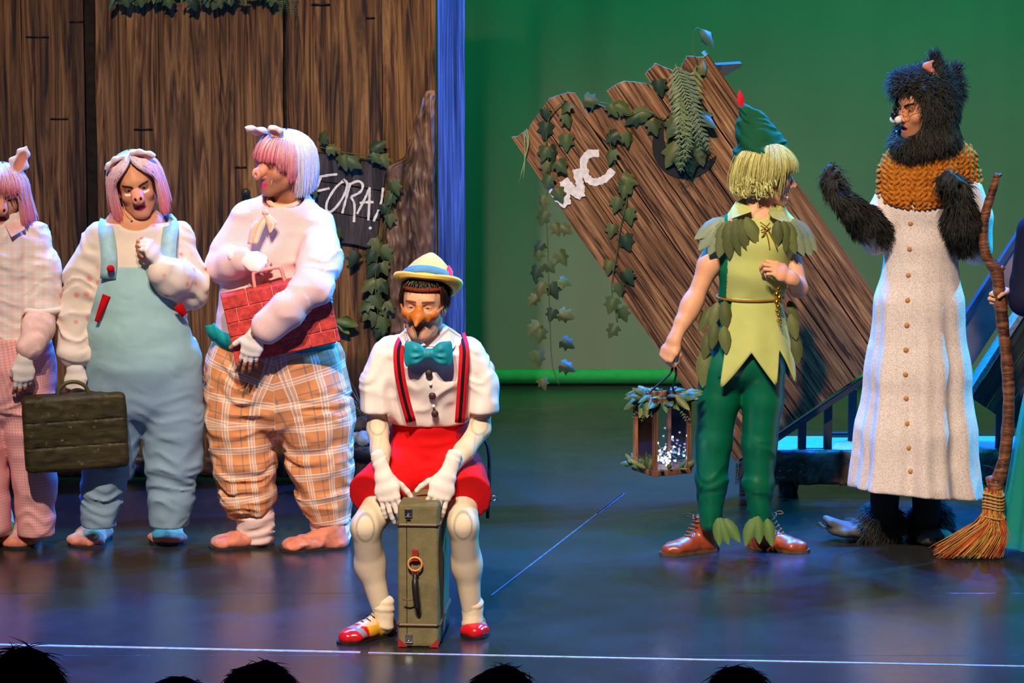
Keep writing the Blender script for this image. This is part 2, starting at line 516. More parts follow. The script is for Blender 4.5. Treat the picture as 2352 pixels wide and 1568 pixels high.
# back cloth with soft vertical folds and a weighted hem
CY = gnd(1300, 884)[1] + 0.02
cy_m = plain('grey_backcloth', (0.14, 0.145, 0.13), 0.95, 0.05, var=0.05, vs=2)
m = M()
xs = np.arange(-4.0, 6.01, 0.045); zs = np.linspace(0.03, 5.6, 12)
fold = 0.034 * np.sin(xs * 7.1 + 1.3 * np.sin(xs * 1.7)) + 0.020 * np.sin(xs * 17 + 2 * np.sin(xs * 2.3))
grid = np.array([[(x, CY + fo * (0.5 + 0.1 * z), z) for x, fo in zip(xs, fold)] for z in zs])
nx = len(xs)
fq = np.array([[r * nx + i, r * nx + i + 1, (r + 1) * nx + i + 1, (r + 1) * nx + i] for r in range(len(zs) - 1) for i in range(nx - 1)])
m.add(grid.reshape(-1, 3), fq)
wall_back = m.build('wall_back', cy_m)
setp(wall_back, 'tall pale back cloth with soft folds lit green behind the stage', 'backdrop', kind='structure')
m = M(); m.add(*tube_vf([(x, CY - 0.035, 0.045) for x in np.linspace(-4, 6, 40)], 0.040, 10))
m.build('hem', plain('green_hem', srgb(26, 116, 64), 0.8, 0.2), wall_back)

# ------------------------------------------------------------------ ivy and grass
def leaf_mesh(name, outline, fold_, curl, col, vein):
    """Half outline (x>=0) from base (0,0) to tip (0,1); folded along the midrib."""
    R = np.array(outline, float); n = len(R)
    rib = np.array([(0, y) for y in R[:, 1]])
    f = []; v = []
    mid_ = [(0, y, -curl * y * y + 0.02 * math.sin(3 * y)) for y in np.linspace(0, 1, 5)]
    v += mid_
    for s_ in (1, -1):
        o = len(v)
        for x, y in R: v.append((s_ * x, y, fold_ * x - curl * y * y - curl * 0.8 * x * x))
        cen = len(v); v.append((s_ * 0.2, 0.42, fold_ * 0.13 - curl * 0.18))
        loop = [0] + [o + i for i in range(n)] + [4, 3, 2, 1]
        for a, b in zip(loop, loop[1:] + loop[:1]):
            f.append([a, b, cen] if s_ > 0 else [b, a, cen])
    v = np.array(v, float)
    c = np.array([col] * len(v)); c[:5] = vein
    mm = M(); mm.add(v, f, c)
    return mm.mesh(name, leaf_m, True)
IVY = [(0.22, -0.13), (0.55, 0.05), (0.36, 0.26), (0.52, 0.52), (0.26, 0.58), (0.12, 0.86)]
ivy_cols = [srgb(58, 74, 40), srgb(72, 88, 46), srgb(44, 62, 40), srgb(92, 98, 56)]
ivy_me = [leaf_mesh('ivy_leaf', IVY, -0.25 - 0.1 * k, 0.25 + 0.12 * k, c, tuple(q * 1.25 for q in c)) for k, c in enumerate(ivy_cols)]
LONG = [(0.07, 0.08), (0.13, 0.28), (0.15, 0.5), (0.11, 0.75), (0.04, 0.93)]
long_me = [leaf_mesh('long_leaf', LONG, -0.3, 0.35, c, tuple(q * 1.5 for q in c)) for c in (srgb(66, 84, 40), srgb(96, 104, 48), srgb(60, 92, 70))]
BROAD = [(0.12, 0.06), (0.24, 0.25), (0.27, 0.48), (0.2, 0.72), (0.08, 0.92)]
rnd = random.Random(7)
def place_leaf(me, p, up, face, size, parent, name='leaf', sx=1.0):
    """Leaf with its base at p, pointing along up, its face towards 'face'."""
    up = nrm(up); z = nrm(np.asarray(face, float) - up * np.dot(face, up)); x = np.cross(up, z)
    o = link(name, me, parent)
    R = Matrix(((x[0] * size * sx, up[0] * size, z[0] * size, p[0]), (x[1] * size * sx, up[1] * size, z[1] * size, p[1]), (x[2] * size * sx, up[2] * size, z[2] * size, p[2]), (0, 0, 0, 1)))
    o.matrix_basis = R
    return o
stem_m = plain('vine_stem', srgb(70, 84, 44), 0.6, 0.3)
def ivy(points, Y, label, leaves, group='ivy garlands on the set', size=42, root=None):
    """A garland: a stem through pixel points on plane Y (number or function), leaves at pixel points (x, y[, degrees])."""
    Yf = Y if callable(Y) else (lambda x, y: Y)
    P = [at(x, y, Yf(x, y) - 0.012) for x, y in points]
    o = M(); o.add(*tube_vf(spline(P, 6 * len(P)), 0.0025, 5))
    g = empty('ivy_vine', P[-1], label, 'ivy', group)
    o.build('stem', stem_m, g)
    for q in leaves:
        x, y = q[:2]; ang = q[2] if len(q) > 2 else rnd.uniform(-70, 70)
        YY = Yf(x, y); s_ = size / S(YY) * rnd.uniform(0.85, 1.2)
        a = math.radians(ang); up = V(math.sin(a), -0.25, -math.cos(a))
        c = at(x, y, YY - 0.022) - up * s_ * 0.4
        place_leaf(rnd.choice(ivy_me), c, up, V(rnd.uniform(-.7, .5), -1, rnd.uniform(0.1, .7)), s_, g)
    return g
def frond(p, d, L, droop, col, parent, n=13, w=0.16, name='frond'):
    """A fern frond: a curved rib with paired leaflets, one part."""
    d = nrm(d); m = M(); side = nrm(np.cross(d, V(0, -1, 0.2)))
    pts = [p + d * L * t + V(0, -0.02 * t, -droop * L * t * t) for t in np.linspace(0, 1, n)]
    m.add(*tube_vf(pts, np.linspace(0.0022, 0.0006, n), 4), col=col)
    for i in range(1, n - 1):
        t = i / (n - 1); T = nrm(pts[i + 1] - pts[i]); l = L * w * (1 - 0.75 * t) * (0.7 + 0.3 * min(1, t * 5))
        for s_ in (1, -1):
            q = pts[i] + (side * s_ * 0.85 + T * 0.55) * l + V(0, 0, -0.15 * l)
            b = T * l * 0.13
            m.add([pts[i] - b, pts[i] + b, (pts[i] + q) / 2 + b * 1.2, q, (pts[i] + q) / 2 - b * 1.2], [[0, 1, 2, 4], [4, 2, 3]], col=np.array(col) * rnd.uniform(0.7, 1.3))
    return m.build(name, leaf_m, parent, False)
def blades(p, n, L, spread, col, parent, name='grass_blade', w=0.004):
    for i in range(n):
        a = rnd.uniform(0, 6.28); l = L * rnd.uniform(0.6, 1.1); o = V(math.cos(a), math.sin(a) * 0.7, 0) * spread
        pts = [p + o * 0.25 * 0 + V(0, 0, l * t) + o * l * t * t for t in np.linspace(0, 1, 5)]
        v, f = strands_vf(np.array([pts]), w, 0.0003, 3)
        m = M(); m.add(v, f, col=np.array(col) * rnd.uniform(0.7, 1.3)); m.build(name, leaf_m, parent, False)

# ------------------------------------------------------------------ timber house front on the left
WY = 1.62
def wx(px): return at(px, 700, WY)[0]
SW = S(WY, 1.2)
board_m = wood_mat('painted_bark_wood', srgb(38, 23, 11), srgb(98, 64, 31), srgb(142, 102, 56), 30, 1.5, 0.62, (0.38, 0.5, 0.64), 0.8)
board2_m = wood_mat('painted_plank_wood', srgb(44, 27, 13), srgb(108, 72, 36), srgb(154, 112, 64), 22, 1.1, 0.62, (0.36, 0.5, 0.66), 0.8, dist=2.6)
gap_m = plain('dark_gap_wood', srgb(34, 26, 20), 0.8, 0.15, var=0.5, vs=30, bump=0.5)
wall_l = empty('wall_left', (wx(500), WY, 0), 'brown painted timber house front of broad boards behind the pink actors', 'set wall', kind='structure')
Z0, Z1 = 0.107, 3.2
def board(x0, x1, y0, t, mat, jag=0.0, z0=Z0, z1=Z1, name='board'):
    """Upright board with slightly wavering edges; x in pixels."""
    n = 26; zs_ = np.linspace(z0, z1, n)
    a = [wx(x0) + jag * mnoise.noise((x0 * .1, z * 3.1, 0)) for z in zs_]; b = [wx(x1) + jag * mnoise.noise((x1 * .1, z * 3.3, 4)) for z in zs_]
    v = []
    for i in range(n):
        v += [(a[i], y0, zs_[i]), (b[i], y0, zs_[i]), (b[i], y0 + t, zs_[i]), (a[i], y0 + t, zs_[i])]
    f = []
    for i in range(n - 1):
        for k in range(4):
            f.append([i * 4 + k, i * 4 + (k + 1) % 4, i * 4 + 4 + (k + 1) % 4, i * 4 + 4 + k])
    f += [[3, 2, 1, 0], [(n - 1) * 4 + k for k in range(4)]]
    me = M().add(v, f).mesh(name, mat, False)
    return link(name, me, wall_l)
box_obj('backing', V((wx(-300) + wx(1003)) / 2, WY + 0.055, (Z0 + Z1) / 2), V((wx(1003) - wx(-300)) / 2, 0, 0), V(0, 0.012, 0), V(0, 0, (Z1 - Z0) / 2), gap_m, wall_l)
board(-260, -96, WY, 0.04, board_m, 0.004); board(-92, 60, WY, 0.04, board_m, 0.003)
board(62, 203, WY - 0.004, 0.04, board_m, 0.006)
board(206, 227, WY + 0.030, 0.015, gap_m, 0.004, name='gap_batten')
board(229, 372, WY - 0.002, 0.04, board2_m, 0.005); board(373, 512, WY, 0.04, board2_m, 0.002); board(513, 655, WY - 0.003, 0.04, board2_m, 0.004)
board(663, 763, WY + 0.001, 0.04, board2_m, 0.003); board(764, 880, WY - 0.002, 0.04, board_m, 0.002); board(881, 1003, WY, 0.04, board2_m, 0.004)
# iron staples hammered over the joints
for i, (x0, y, x1) in enumerate(((60, 85, 112), (308, 297, 350), (540, 384, 566), (116, 273, 156), (160, 50, 190), (842, 41, 860), (716, 10, 758))):
    p, q = at(x0, y, WY - 0.008), at(x1, y, WY - 0.008)
    o = M(); o.add(*tube_vf([p + V(0, .02, -.008), p, q, q + V(0, .02, -.008)], 0.0035, 6)); o.build('staple', iron_m, wall_l)
# door knob near the tall pig actor
kp = at(566, 441, WY - 0.004)
o = M(); o.add(*lathe_vf([(0.0, 0), (0.016, 0.002), (0.017, 0.012), (0.010, 0.018), (0.012, 0.032), (0.022, 0.042), (0.02, 0.056), (0.0, 0.06)], kp, (0, -1, 0), 16))
o.build('door_knob', plain('verdigris_iron', srgb(60, 70, 62), 0.5, 0.4, 0.5), wall_l)
# end post turned to the right, set at an angle
post_m = wood_mat('post_wood', srgb(46, 42, 52), srgb(84, 80, 92), srgb(120, 114, 128), 30, 1.2, 0.6, (0.34, 0.5, 0.66), 0.7)
px0, px1 = wx(1005), at(1069, 700, WY + 0.34)[0]
m = M(); n = 30
for i, z in enumerate(np.linspace(Z0, Z1, n)):
    j = 0.006 * mnoise.noise((3, z * 4, 1)); k = 0.006 * mnoise.noise((9, z * 5, 1))
    m.add([(px0 + 0.004, WY - 0.01 + j, z), (px1 + k, WY + 0.34, z), (px1 + k - 0.05, WY + 0.36, z), (px0, WY + 0.06, z)], [])
fs = [[i * 4 + k, i * 4 + (k + 1) % 4, i * 4 + 4 + (k + 1) % 4, i * 4 + 4 + k] for i in range(n - 1) for k in range(4)] + [[3, 2, 1, 0], [(n - 1) * 4 + k for k in range(4)]]
m.f = fs; m.build('corner_post', post_m, wall_l, False)
# crumpled bark strip on the right end
def bark_relief(top, bot, Y, name, seed):
    nxx, nz = 40, 110; Zt = at(900, top, Y)[2]; Zb = at(900, bot, Y)[2]; vs = []
    for j in range(nz):
        t = j / (nz - 1); z = Zt + (Zb - Zt) * t
        xl_ = wx(np.interp(t, [0, .06, .14, .27, .30, .62, 1], [982, 968, 952, 928, 889, 884, 894]) + 7 * mnoise.noise((seed, t * 14, 0)) + 3 * mnoise.noise((seed, t * 40, 2))); xr_ = wx(1001 + 2 * mnoise.noise((seed, t * 20, 5)))
        for i in range(nxx):
            u = i / (nxx - 1); x = xl_ + (xr_ - xl_) * u
            e = min(1, u * 16) * min(1, (1 - u) * 20) * min(1, t * 18, (1 - t) * 30)
            w = mnoise.noise((x * 9, z * 2.2, seed)) * .5
            r1 = 1 - 2 * abs(mnoise.noise(((x + w * .05) * 22, z * 2.4, seed))); r2 = 1 - 2 * abs(mnoise.noise((x * 40 + 5, z * 12, seed))); r3 = max(0, mnoise.noise((x * 14, z * 5, seed + 9)))
            vs.append((x, Y - e * (0.030 + 0.030 * r1 + 0.014 * r2 + .03 * r3), z))
    f = np.array([[j * nxx + i, (j + 1) * nxx + i, (j + 1) * nxx + i + 1, j * nxx + i + 1] for j in range(nz - 1) for i in range(nxx - 1)])
    return M().add(vs, f).build(name, bark_m, wall_l)
bark_m = wood_mat('crumpled_bark', srgb(60, 42, 32), srgb(112, 82, 62), srgb(150, 116, 92), 14, 3, 0.5, (0.34, 0.5, 0.68), 0.4, spec=0.4)
bark_relief(205, 780, WY + 0.004, 'bark', 3.0)
# platform with a bark front that carries the house front
plat_m = wood_mat('platform_bark', srgb(26, 16, 11), srgb(84, 55, 36), srgb(138, 98, 66), 9, 6, 0.45, (0.36, 0.5, 0.68), 0.9, spec=0.4)
def platform(name, x0, x1, yf, yb, ztop, zbot, label, pieces):
    g = empty(name, ((x0 + x1) / 2, yf, 0), label, 'platform', 'low wagons under the set')
    top_m = plain(name + '_top', (0.32, 0.32, 0.34), 0.7, 0.2)
    box_obj('deck', V((x0 + x1) / 2, (yf + yb) / 2 + 0.03, ztop - 0.012), V((x1 - x0) / 2, 0, 0), V(0, (yb - yf) / 2 - 0.03, 0), V(0, 0, 0.012), top_m, g, 0.002)
    xs_ = np.linspace(x0, x1, pieces + 1)
    for i in range(pieces):
        a, b = xs_[i], xs_[i + 1]; n1, n2 = 14, 10; vs = []
        for j in range(n2):
            for k in range(n1):
                u, w = k / (n1 - 1), j / (n2 - 1); x = a + (b - a) * u; z = zbot + (ztop + 0.005 - zbot) * w
                e = min(1, u * 6, (1 - u) * 6) * min(1, w * 4 + .3, (1 - w) * 4 + .15)
                vs.append((x, yf - e * (0.02 + 0.02 * mnoise.noise((x * 14, z * 22, i)) + 0.012 * mnoise.noise((x * 40, z * 30, i))), z + (0.012 * mnoise.noise((x * 12, 3, i)) if j == 0 else 0)))
        f = [[j * n1 + k, j * n1 + k + 1, (j + 1) * n1 + k + 1, (j + 1) * n1 + k] for j in range(n2 - 1) for k in range(n1 - 1)]
        vs2 = [(x, yf + 0.03, z) for (x, y, z) in vs]; nn = len(vs)
        f += [[q + nn for q in fc][::-1] for fc in f[:]]
        rim = [k for k in range(n1)] + [j * n1 + n1 - 1 for j in range(1, n2)] + [(n2 - 1) * n1 + k for k in range(n1 - 2, -1, -1)] + [j * n1 for j in range(n2 - 2, 0, -1)]
        f += [[p, p + nn, q + nn, q] for p, q in zip(rim, rim[1:] + rim[:1])]
        M().add(vs + vs2, f).build('bark_panel', plat_m, g)
    nleg = max(3, int((x1 - x0) / 0.7))
    for x in np.linspace(x0 + 0.08, x1 - 0.08, nleg):
        for y in (yf + 0.08, yb - 0.08):
            box_obj('leg', V(x, y, (ztop - 0.024) / 2), V(0.022, 0, 0), V(0, 0.022, 0), V(0, 0, (ztop - 0.024) / 2), black_m, g)
    return g
pf = gnd(600, 1103)[1] + 0.03
platform('set_platform', wx(-300), wx(1015), pf, WY + 0.2, 0.105, 0.012, 'low bark-fronted platform under the timber house front', 7)
# green leaves along the eaves
ev = empty('eaves_garland', at(560, 0, WY - 0.06), 'green leafy garland hanging from the top edge of the timber house front', 'garland')
gm = M(); gm.add(*tube_vf([at(x, -14 - 6 * math.sin(x * .03), WY - 0.05) for x in range(260, 700, 14)], 0.006, 6)); gm.build('stem', stem_m, ev)
for i in range(46):
    x = rnd.uniform(262, 640); y = rnd.uniform(-26, -4)
    place_leaf(rnd.choice(long_me + ivy_me), at(x, y, WY - 0.06 - rnd.uniform(0, .03)), V(rnd.uniform(-.6, .6), -0.3, -1), V(rnd.uniform(-.5, .5), -1, .4), rnd.uniform(.035, .06), ev, sx=1.3)
for x, y in ((640, -18), (655, -22), (668, -20), (678, -24), (650, -25)):
    frond(at(x, y, WY - 0.07), V(rnd.uniform(-.35, .35), -0.3, -1), 0.11, 0.1, srgb(40, 90, 48), ev)

# ------------------------------------------------------------------ painted lettering (brush strokes as flat paint)
def stroke_obj(name, lines, Yf, width, mat, parent, rag=0.12, off=0.0):
    """Brush strokes through pixel points on plane Yf; each stroke a flat ribbon."""
    m = M()
    for pts in lines:
        P = spline(pts, max(8, 5 * len(pts))); n = len(P)
        T = np.gradient(P, axis=0); T /= np.linalg.norm(T, axis=1, keepdims=True) + 1e-9
        Nn = np.stack([-T[:, 1], T[:, 0]], 1)
        w = width / 2 * (1 + rag * np.array([mnoise.noise((p[0] * .25, p[1] * .25, 1.7)) for p in P]))
        L = P + Nn * w[:, None]; R = P - Nn * w[:, None]
        v = [at(x, y, Yf(x, y) + off) for x, y in L] + [at(x, y, Yf(x, y) + off) for x, y in R]
        off -= 0.0004
        m.add(v, [[i, i + 1, n + i + 1, n + i] for i in range(n - 1)])
    return m.build(name, mat, parent, False)
paint_m = plain('white_paint', srgb(214, 206, 200), 0.7, 0.2, var=0.2, vs=60)

# dark sign on the house front
sg = empty('wooden_sign', at(800, 450, WY - 0.03), 'dark grey wooden sign lettered FORA! beside the tall pig actor', 'sign')
slate_m = wood_mat('slate_wood', srgb(30, 27, 27), srgb(56, 50, 50), srgb(84, 76, 74), 5, 40, 0.6, (0.35, 0.5, 0.7), 0.5, axis=0)
SY = WY - 0.028
corners = [(705, 345), (889, 372), (862, 572), (690, 540)]
for i in range(3):
    t0, t1 = i / 3 + 0.006, (i + 1) / 3 - 0.006
    lerp = lambda a, b, t: (a[0] + (b[0] - a[0]) * t, a[1] + (b[1] - a[1]) * t)
    q = [lerp(corners[0], corners[3], t0), lerp(corners[1], corners[2], t0), lerp(corners[1], corners[2], t1), lerp(corners[0], corners[3], t1)]
    top = [lerp(q[0], q[1], t) for t in np.linspace(0, 1, 8)]; bot = [lerp(q[2], q[3], t) for t in np.linspace(0, 1, 8)]
    poly = [(x, y + rnd.uniform(-1.2, 1.2)) for x, y in top + bot]
    v = [at(x, y, SY) for x, y in poly]; nn = len(v)
    v2 = [p + V(0, 0.018, 0) for p in v]
    M().add(v + v2, [list(range(nn)), [nn + k for k in range(nn)][::-1]] + [[k, nn + k, nn + (k + 1) % nn, (k + 1) % nn] for k in range(nn)]).build('plank', slate_m, sg, False)
SYf = lambda x, y: SY
letters = {'letter_f': [[(737, 406), (728, 432), (720, 462), (717, 470)], [(733, 406), (756, 402), (775, 400)], [(718, 441), (740, 436), (757, 432)]],
           'letter_o': [[(790, 414), (770, 432), (752, 462), (750, 482), (760, 486), (778, 468), (794, 440), (797, 420), (788, 412)]],
           'letter_r': [[(805, 420), (796, 452), (786, 490)], [(801, 424), (822, 416), (833, 424), (828, 440), (806, 452)], [(806, 452), (814, 470), (813, 510)]],
           'letter_a': [[(850, 430), (836, 460), (820, 491)], [(849, 432), (848, 470), (846, 506)], [(826, 466), (846, 464), (858, 464)]],
           'exclamation_mark': [[(880, 431), (874, 470), (858, 508)], [(849, 521), (852, 526)]]}
for k_, ln in letters.items(): stroke_obj(k_, ln, SYf, 5.6, paint_m, sg, 0.35, -0.0015)

# ivy on the house front
YW = lambda x, y: WY - 0.06 if x < 900 else WY - 0.09
ivy([(700, 330), (736, 338), (790, 350), (850, 358), (888, 372)], lambda x, y: WY - 0.06, 'ivy trailing over the top edge of the dark sign', [(740, 315, 170), (762, 338, 95), (790, 372, 10), (812, 374, 60), (864, 336, 130), (862, 362, 40), (880, 372, 30), (772, 540, 20), (718, 436, 30)], size=34)
ivy([(905, 420), (898, 470), (880, 520), (868, 580), (862, 650), (868, 720), (880, 775)], YW, 'long ivy garland hanging beside the bark strip on the house front', [(903, 432, 20), (896, 456, -30), (886, 480, 30), (893, 505, 0), (848, 588, -30), (872, 560, 30), (884, 585, 40), (815, 596, -20), (858, 620, -40), (880, 616, 20), (845, 650, -60), (866, 655, 0), (884, 660, 35), (868, 692, 30), (890, 712, 60), (842, 722, -40), (862, 735, -20), (884, 744, 10), (872, 762, -35), (900, 700, 40), (838, 700, -60)], size=34)
lp = empty('leafy_sprig', at(790, 735, WY - 0.05), 'sprig of two long green leaves on the house front behind the brick suitcase', 'plant')
place_leaf(long_me[0], at(772, 734, WY - 0.06), V(1, -0.3, -0.1), V(0, -1, .6), 0.1, lp, sx=1.6); place_leaf(long_me[1], at(776, 742, WY - 0.05), V(.7, -0.3, -.5), V(.2, -1, .4), 0.07, lp, sx=1.6)

# rock planter on a stump in front of the house front
g = empty('stump_planter', gnd(840, 1142), 'round wooden stump with cyan-lit stones and grass behind the seated person', 'planter')
sp = gnd(845, 1142) + V(0.02, 0.16, 0)
v, f = lathe_vf([(0.150, 0.0), (0.146, 0.02), (0.140, 0.10), (0.145, 0.17), (0.158, 0.18), (0.160, 0.215), (0.13, 0.22)], sp, seg=40)
r = np.array([1 + 0.04 * mnoise.noise((p[0] * 40, p[1] * 40, p[2] * 3)) for p in v]); v[:, :2] = sp[:2] + (v[:, :2] - sp[:2]) * r[:, None]
M().add(v, f).build('stump', wood_mat('stump_wood', srgb(30, 22, 18), srgb(80, 60, 46), srgb(120, 94, 72), 60, 4, 0.7, bump=1.0), g)
M().add(*lathe_vf([(0.163, 0.165), (0.168, 0.17), (0.168, 0.205), (0.163, 0.21)], sp, seg=40)).build('band', black_m, g)
stone_m = plain('pale_stone', srgb(150, 160, 165), 0.6, 0.4, var=0.4, vs=30, bump=0.6)
for i in range(11):
    a = i * 2.4; rr = 0.115 * math.sqrt((i + .5) / 11); F = Field(0.01)
    c = sp + V(math.cos(a) * rr, math.sin(a) * rr, 0.235 + rnd.uniform(0, .03)); F.ell(c, (0.04 * rnd.uniform(.8, 1.2), 0.034, 0.03 * rnd.uniform(.8, 1.3)))
    F.mod(lambda P, v_: v_ + 0.004 * vnoise(P * 60, i)); v, q = F.surf(0.009); M().add(v, q).build('stone', stone_m, g)
F = Field(0.02)
for i in range(5): F.ell(sp + V(-0.06 + 0.05 * i, 0.03 - 0.01 * i, 0.30), (0.05, 0.04, 0.035))
F.mod(lambda P, v_: v_ + 0.006 * vnoise(P * 50, 5)); v, q = F.surf(0.01); M().add(v, q).build('rock', plain('brown_rock', srgb(84, 70, 58), 0.7, 0.3, var=0.5, vs=20, bump=0.8), g)
blades(sp + V(0.12, 0, 0.23), 7, 0.22, 0.5, srgb(50, 80, 70), g); blades(sp + V(-0.05, 0.03, 0.30), 9, 0.20, 0.6, srgb(120, 112, 80), g)
for d in (V(1, -.2, .35), V(.5, -.2, .8), V(-.4, -.2, .8)): frond(sp + V(-0.02, 0.02, 0.3), d, 0.2, 0.3, srgb(70, 84, 46), g)

# ------------------------------------------------------------------ wagon and tilted outhouse on the right
PY = gnd(1900, 1140)[1]
pz = at(1900, 1038, PY)[2]
x0 = at(1772, 1040, PY)[0]; x1 = at(2560, 1040, PY)[0]
platform('set_platform', x0, x1, PY, gnd(1900, 1001, pz)[1], pz, 0.055, 'low bark-fronted platform with blue-lit deck under the tilted outhouse', 5)
OY = PY - 0.02
g = empty('tilted_outhouse', at(1690, 1060, OY), 'tilted brown plank outhouse wall with white WC lettering and crescent moon', 'set piece')
B0 = np.array([1690.0, 1060.0]); EV = np.array([-0.569, -0.822]); EU = np.array([0.822, -0.569])
def bp(u, v): return B0 + u * EU + v * EV
oa = N('outhouse_wood', 0.5, 0.4)
ov = oa.coord((62, 62, 2.2), attr='pat')
of = oa.noise(ov, 1.0, 5, 0.6, 1.6); og = oa.noise(oa.coord((9, 9, 1.2), attr='pat'), 1.0, 3, 0.5, 1.0)
oc = oa.ramp(of, [(0.40, srgb(58, 36, 21)), (0.46, srgb(124, 84, 52)), (0.56, srgb(154, 108, 68)), (0.68, srgb(190, 144, 98))])
oa.col(oa.mix(0.8, oc, oa.ramp(og, [(0.32, (0.4, 0.37, 0.35)), (0.58, (1, 1, 1))]), 'MULTIPLY')); oa.bump(of, 0.9, 0.014)
out_m = oa.m
tops = [(0, 78, [905, 898, 914]), (80, 164, [912, 930, 916]), (167, 238, [842, 858, 812]), (240, 332, [868, 866, 824]), (335, 402, [850, 858, 806]), (405, 470, [812, 830, 806])]
SO = S(OY, 1.0)
for i, (u0, u1, tt) in enumerate(tops):
    us = np.linspace(u0 + 0.6, u1 - 0.6, 7)
    tp = [(u, np.interp(u, [u0, (u0 + u1) / 2, u1], tt) + 7 * mnoise.noise((u * .11, i, 0))) for u in us]
    nv = 22
    left = [(u0 + 0.8 * mnoise.noise((i, v * .02, 2)) + (3 * mnoise.noise((i, v * .05, 7)) if i == 0 else 0), v) for v in np.linspace(tt[0], 0, nv)[1:]]
    right = [(u1 + 0.8 * mnoise.noise((i, v * .02, 5)), v) for v in np.linspace(0, tt[2], nv)[:-1]]
    poly = [(u0, tp[0][1])] + left + right + [(u1, tp[-1][1])] + tp[::-1][1:-1]
    front = OY - 0.006 * (i % 2)
    vs = [at(*bp(u, v), front) for u, v in poly]; nn = len(vs)
    vs2 = [p + V(0, 0.035, 0) for p in vs]
    pat = np.array([(u / SO + 0.37 * i, 0, v / SO) for u, v in poly]); pat = np.vstack([pat, pat + V(0, .035, 0)])
    mm = M().add(vs + vs2, [list(range(nn)), [nn + k for k in range(nn)][::-1]] + [[k, nn + k, nn + (k + 1) % nn, (k + 1) % nn] for k in range(nn)], pat=pat)
    me = mm.mesh('plank', out_m, False); link('plank', me, g)
slab0 = [at(*bp(u, v), OY + 0.037) for u, v in ((2, 880), (160, 890), (240, 800), (468, 790), (468, 2), (2, 2))]; sl2_ = [p + V(0, .012, 0) for p in slab0]
M().add(slab0 + sl2_, [list(range(6)), [6 + k for k in range(6)][::-1]] + [[k, 6 + k, 6 + (k + 1) % 6, (k + 1) % 6] for k in range(6)]).build('backing', black_m, g, False)
# the split standing proud between the second and third plank
sp_px = [bp(164, 918), bp(178, 906), bp(176, 760), bp(168, 752)]
vs = [at(*q, OY - 0.02) for q in sp_px]; vs2 = [p + V(0, 0.03, 0) for p in vs]
M().add(vs + vs2, [[0, 1, 2, 3], [7, 6, 5, 4]] + [[k, 4 + k, 4 + (k + 1) % 4, (k + 1) % 4] for k in range(4)], pat=np.array([(0, 0, .3 * k) for k in range(8)])).build('splinter', out_m, g, False)
# side wall going back from the right edge, roof board on top
def slab(pxs, Y0, Y1, name, mat, parent):
    vs = [at(*q, Y0) for q in pxs]; vs2 = [p + V(0, Y1 - Y0, 0) for p in vs]; n = len(vs)
    pat = np.array([(0.01 * k, 0, 0.2 * k) for k in range(n)] * 2)
    return M().add(vs + vs2, [list(range(n)), [n + k for k in range(n)][::-1]] + [[k, n + k, n + (k + 1) % n, (k + 1) % n] for k in range(n)], pat=pat).build(name, mat, parent, False)
slab([bp(470, 806), bp(481, 806), bp(481, 0), bp(470, 0)], OY - 0.004, OY + 0.26, 'side_wall', out_m, g)
slab([(1636, 150), (1704, 146), (1705, 152), (1648, 184)], OY + 0.16, OY + 0.30, 'roof_board', plain('dark_roof_board', (0.03, 0.04, 0.05), 0.5, 0.4), g)
# crescent moon
th = np.linspace(math.radians(205 - 140), math.radians(205 + 145), 26)
C1 = np.array([1574.0, 334.0]); R1 = 76
outer = [C1 + R1 * np.array([math.cos(a), -math.sin(a)]) for a in np.linspace(math.radians(118), math.radians(330), 26)]
C2 = np.array([1596.0, 304.0]); R2 = 72
inner = [C2 + R2 * np.array([math.cos(a), -math.sin(a)]) for a in np.linspace(math.radians(313), math.radians(138), 24)]
slab(outer + inner, OY - 0.012, OY - 0.004, 'crescent_moon', black_m, g)
# WC in white brush paint
OYf = lambda x, y: OY - 0.0085
wc = [('letter_w', [[(1261, 426), (1278, 452), (1302, 472)], [(1302, 470), (1300, 446), (1294, 416)], [(1296, 412), (1318, 440), (1336, 452)], [(1336, 452), (1332, 424), (1324, 388)]]),
      ('letter_c', [[(1376, 352), (1352, 354), (1340, 374), (1346, 404), (1364, 418), (1390, 410), (1408, 390)]])]
for k_, ln in wc:
    stroke_obj(k_, ln, OYf, 18, paint_m, g, 0.4)
# support frame under and behind the outhouse
frame_m = plain('dark_frame_timber', (0.035, 0.035, 0.04), 0.6, 0.3)
fr = empty('support_frame', at(1900, 1030, PY + 0.12), 'dark timber support frame with posts under the tilted outhouse', 'frame')
def bar(p, q, w, d, name, parent=fr, mat=frame_m):
    p, q = np.asarray(p), np.asarray(q); x, y, z = frame_of(q - p, (0, -1, 0))
    return box_obj(name, (p + q) / 2, (q - p) / 2, x * w / 2, y * d / 2, mat, parent)
bar(at(1700, 1063, OY + 0.03), at(2090, 800, OY + 0.03), 0.022, 0.05, 'sloping_beam')
for xx, ty, Yp in ((1842, 965, PY + 0.09), (1901, 925, PY + 0.09), (1957, 893, PY + 0.30)):
    b = at(xx, 1000, Yp); bar(V(b[0], Yp, pz), V(b[0], Yp, at(xx, ty, Yp)[2]), 0.036, 0.036, 'post')
bar(at(1850, 1033, PY + 0.09), at(1895, 1033, PY + 0.09), 0.014, 0.03, 'bottom_rail')
bar(at(1905, 996, PY + 0.40), at(1968, 996, PY + 0.40), 0.012, 0.03, 'bottom_rail')
bar(V(at(1712, 1040, OY)[0], OY + 0.07, 0.0), V(at(1712, 1040, OY)[0], OY + 0.07, 0.17), 0.04, 0.04, 'post')
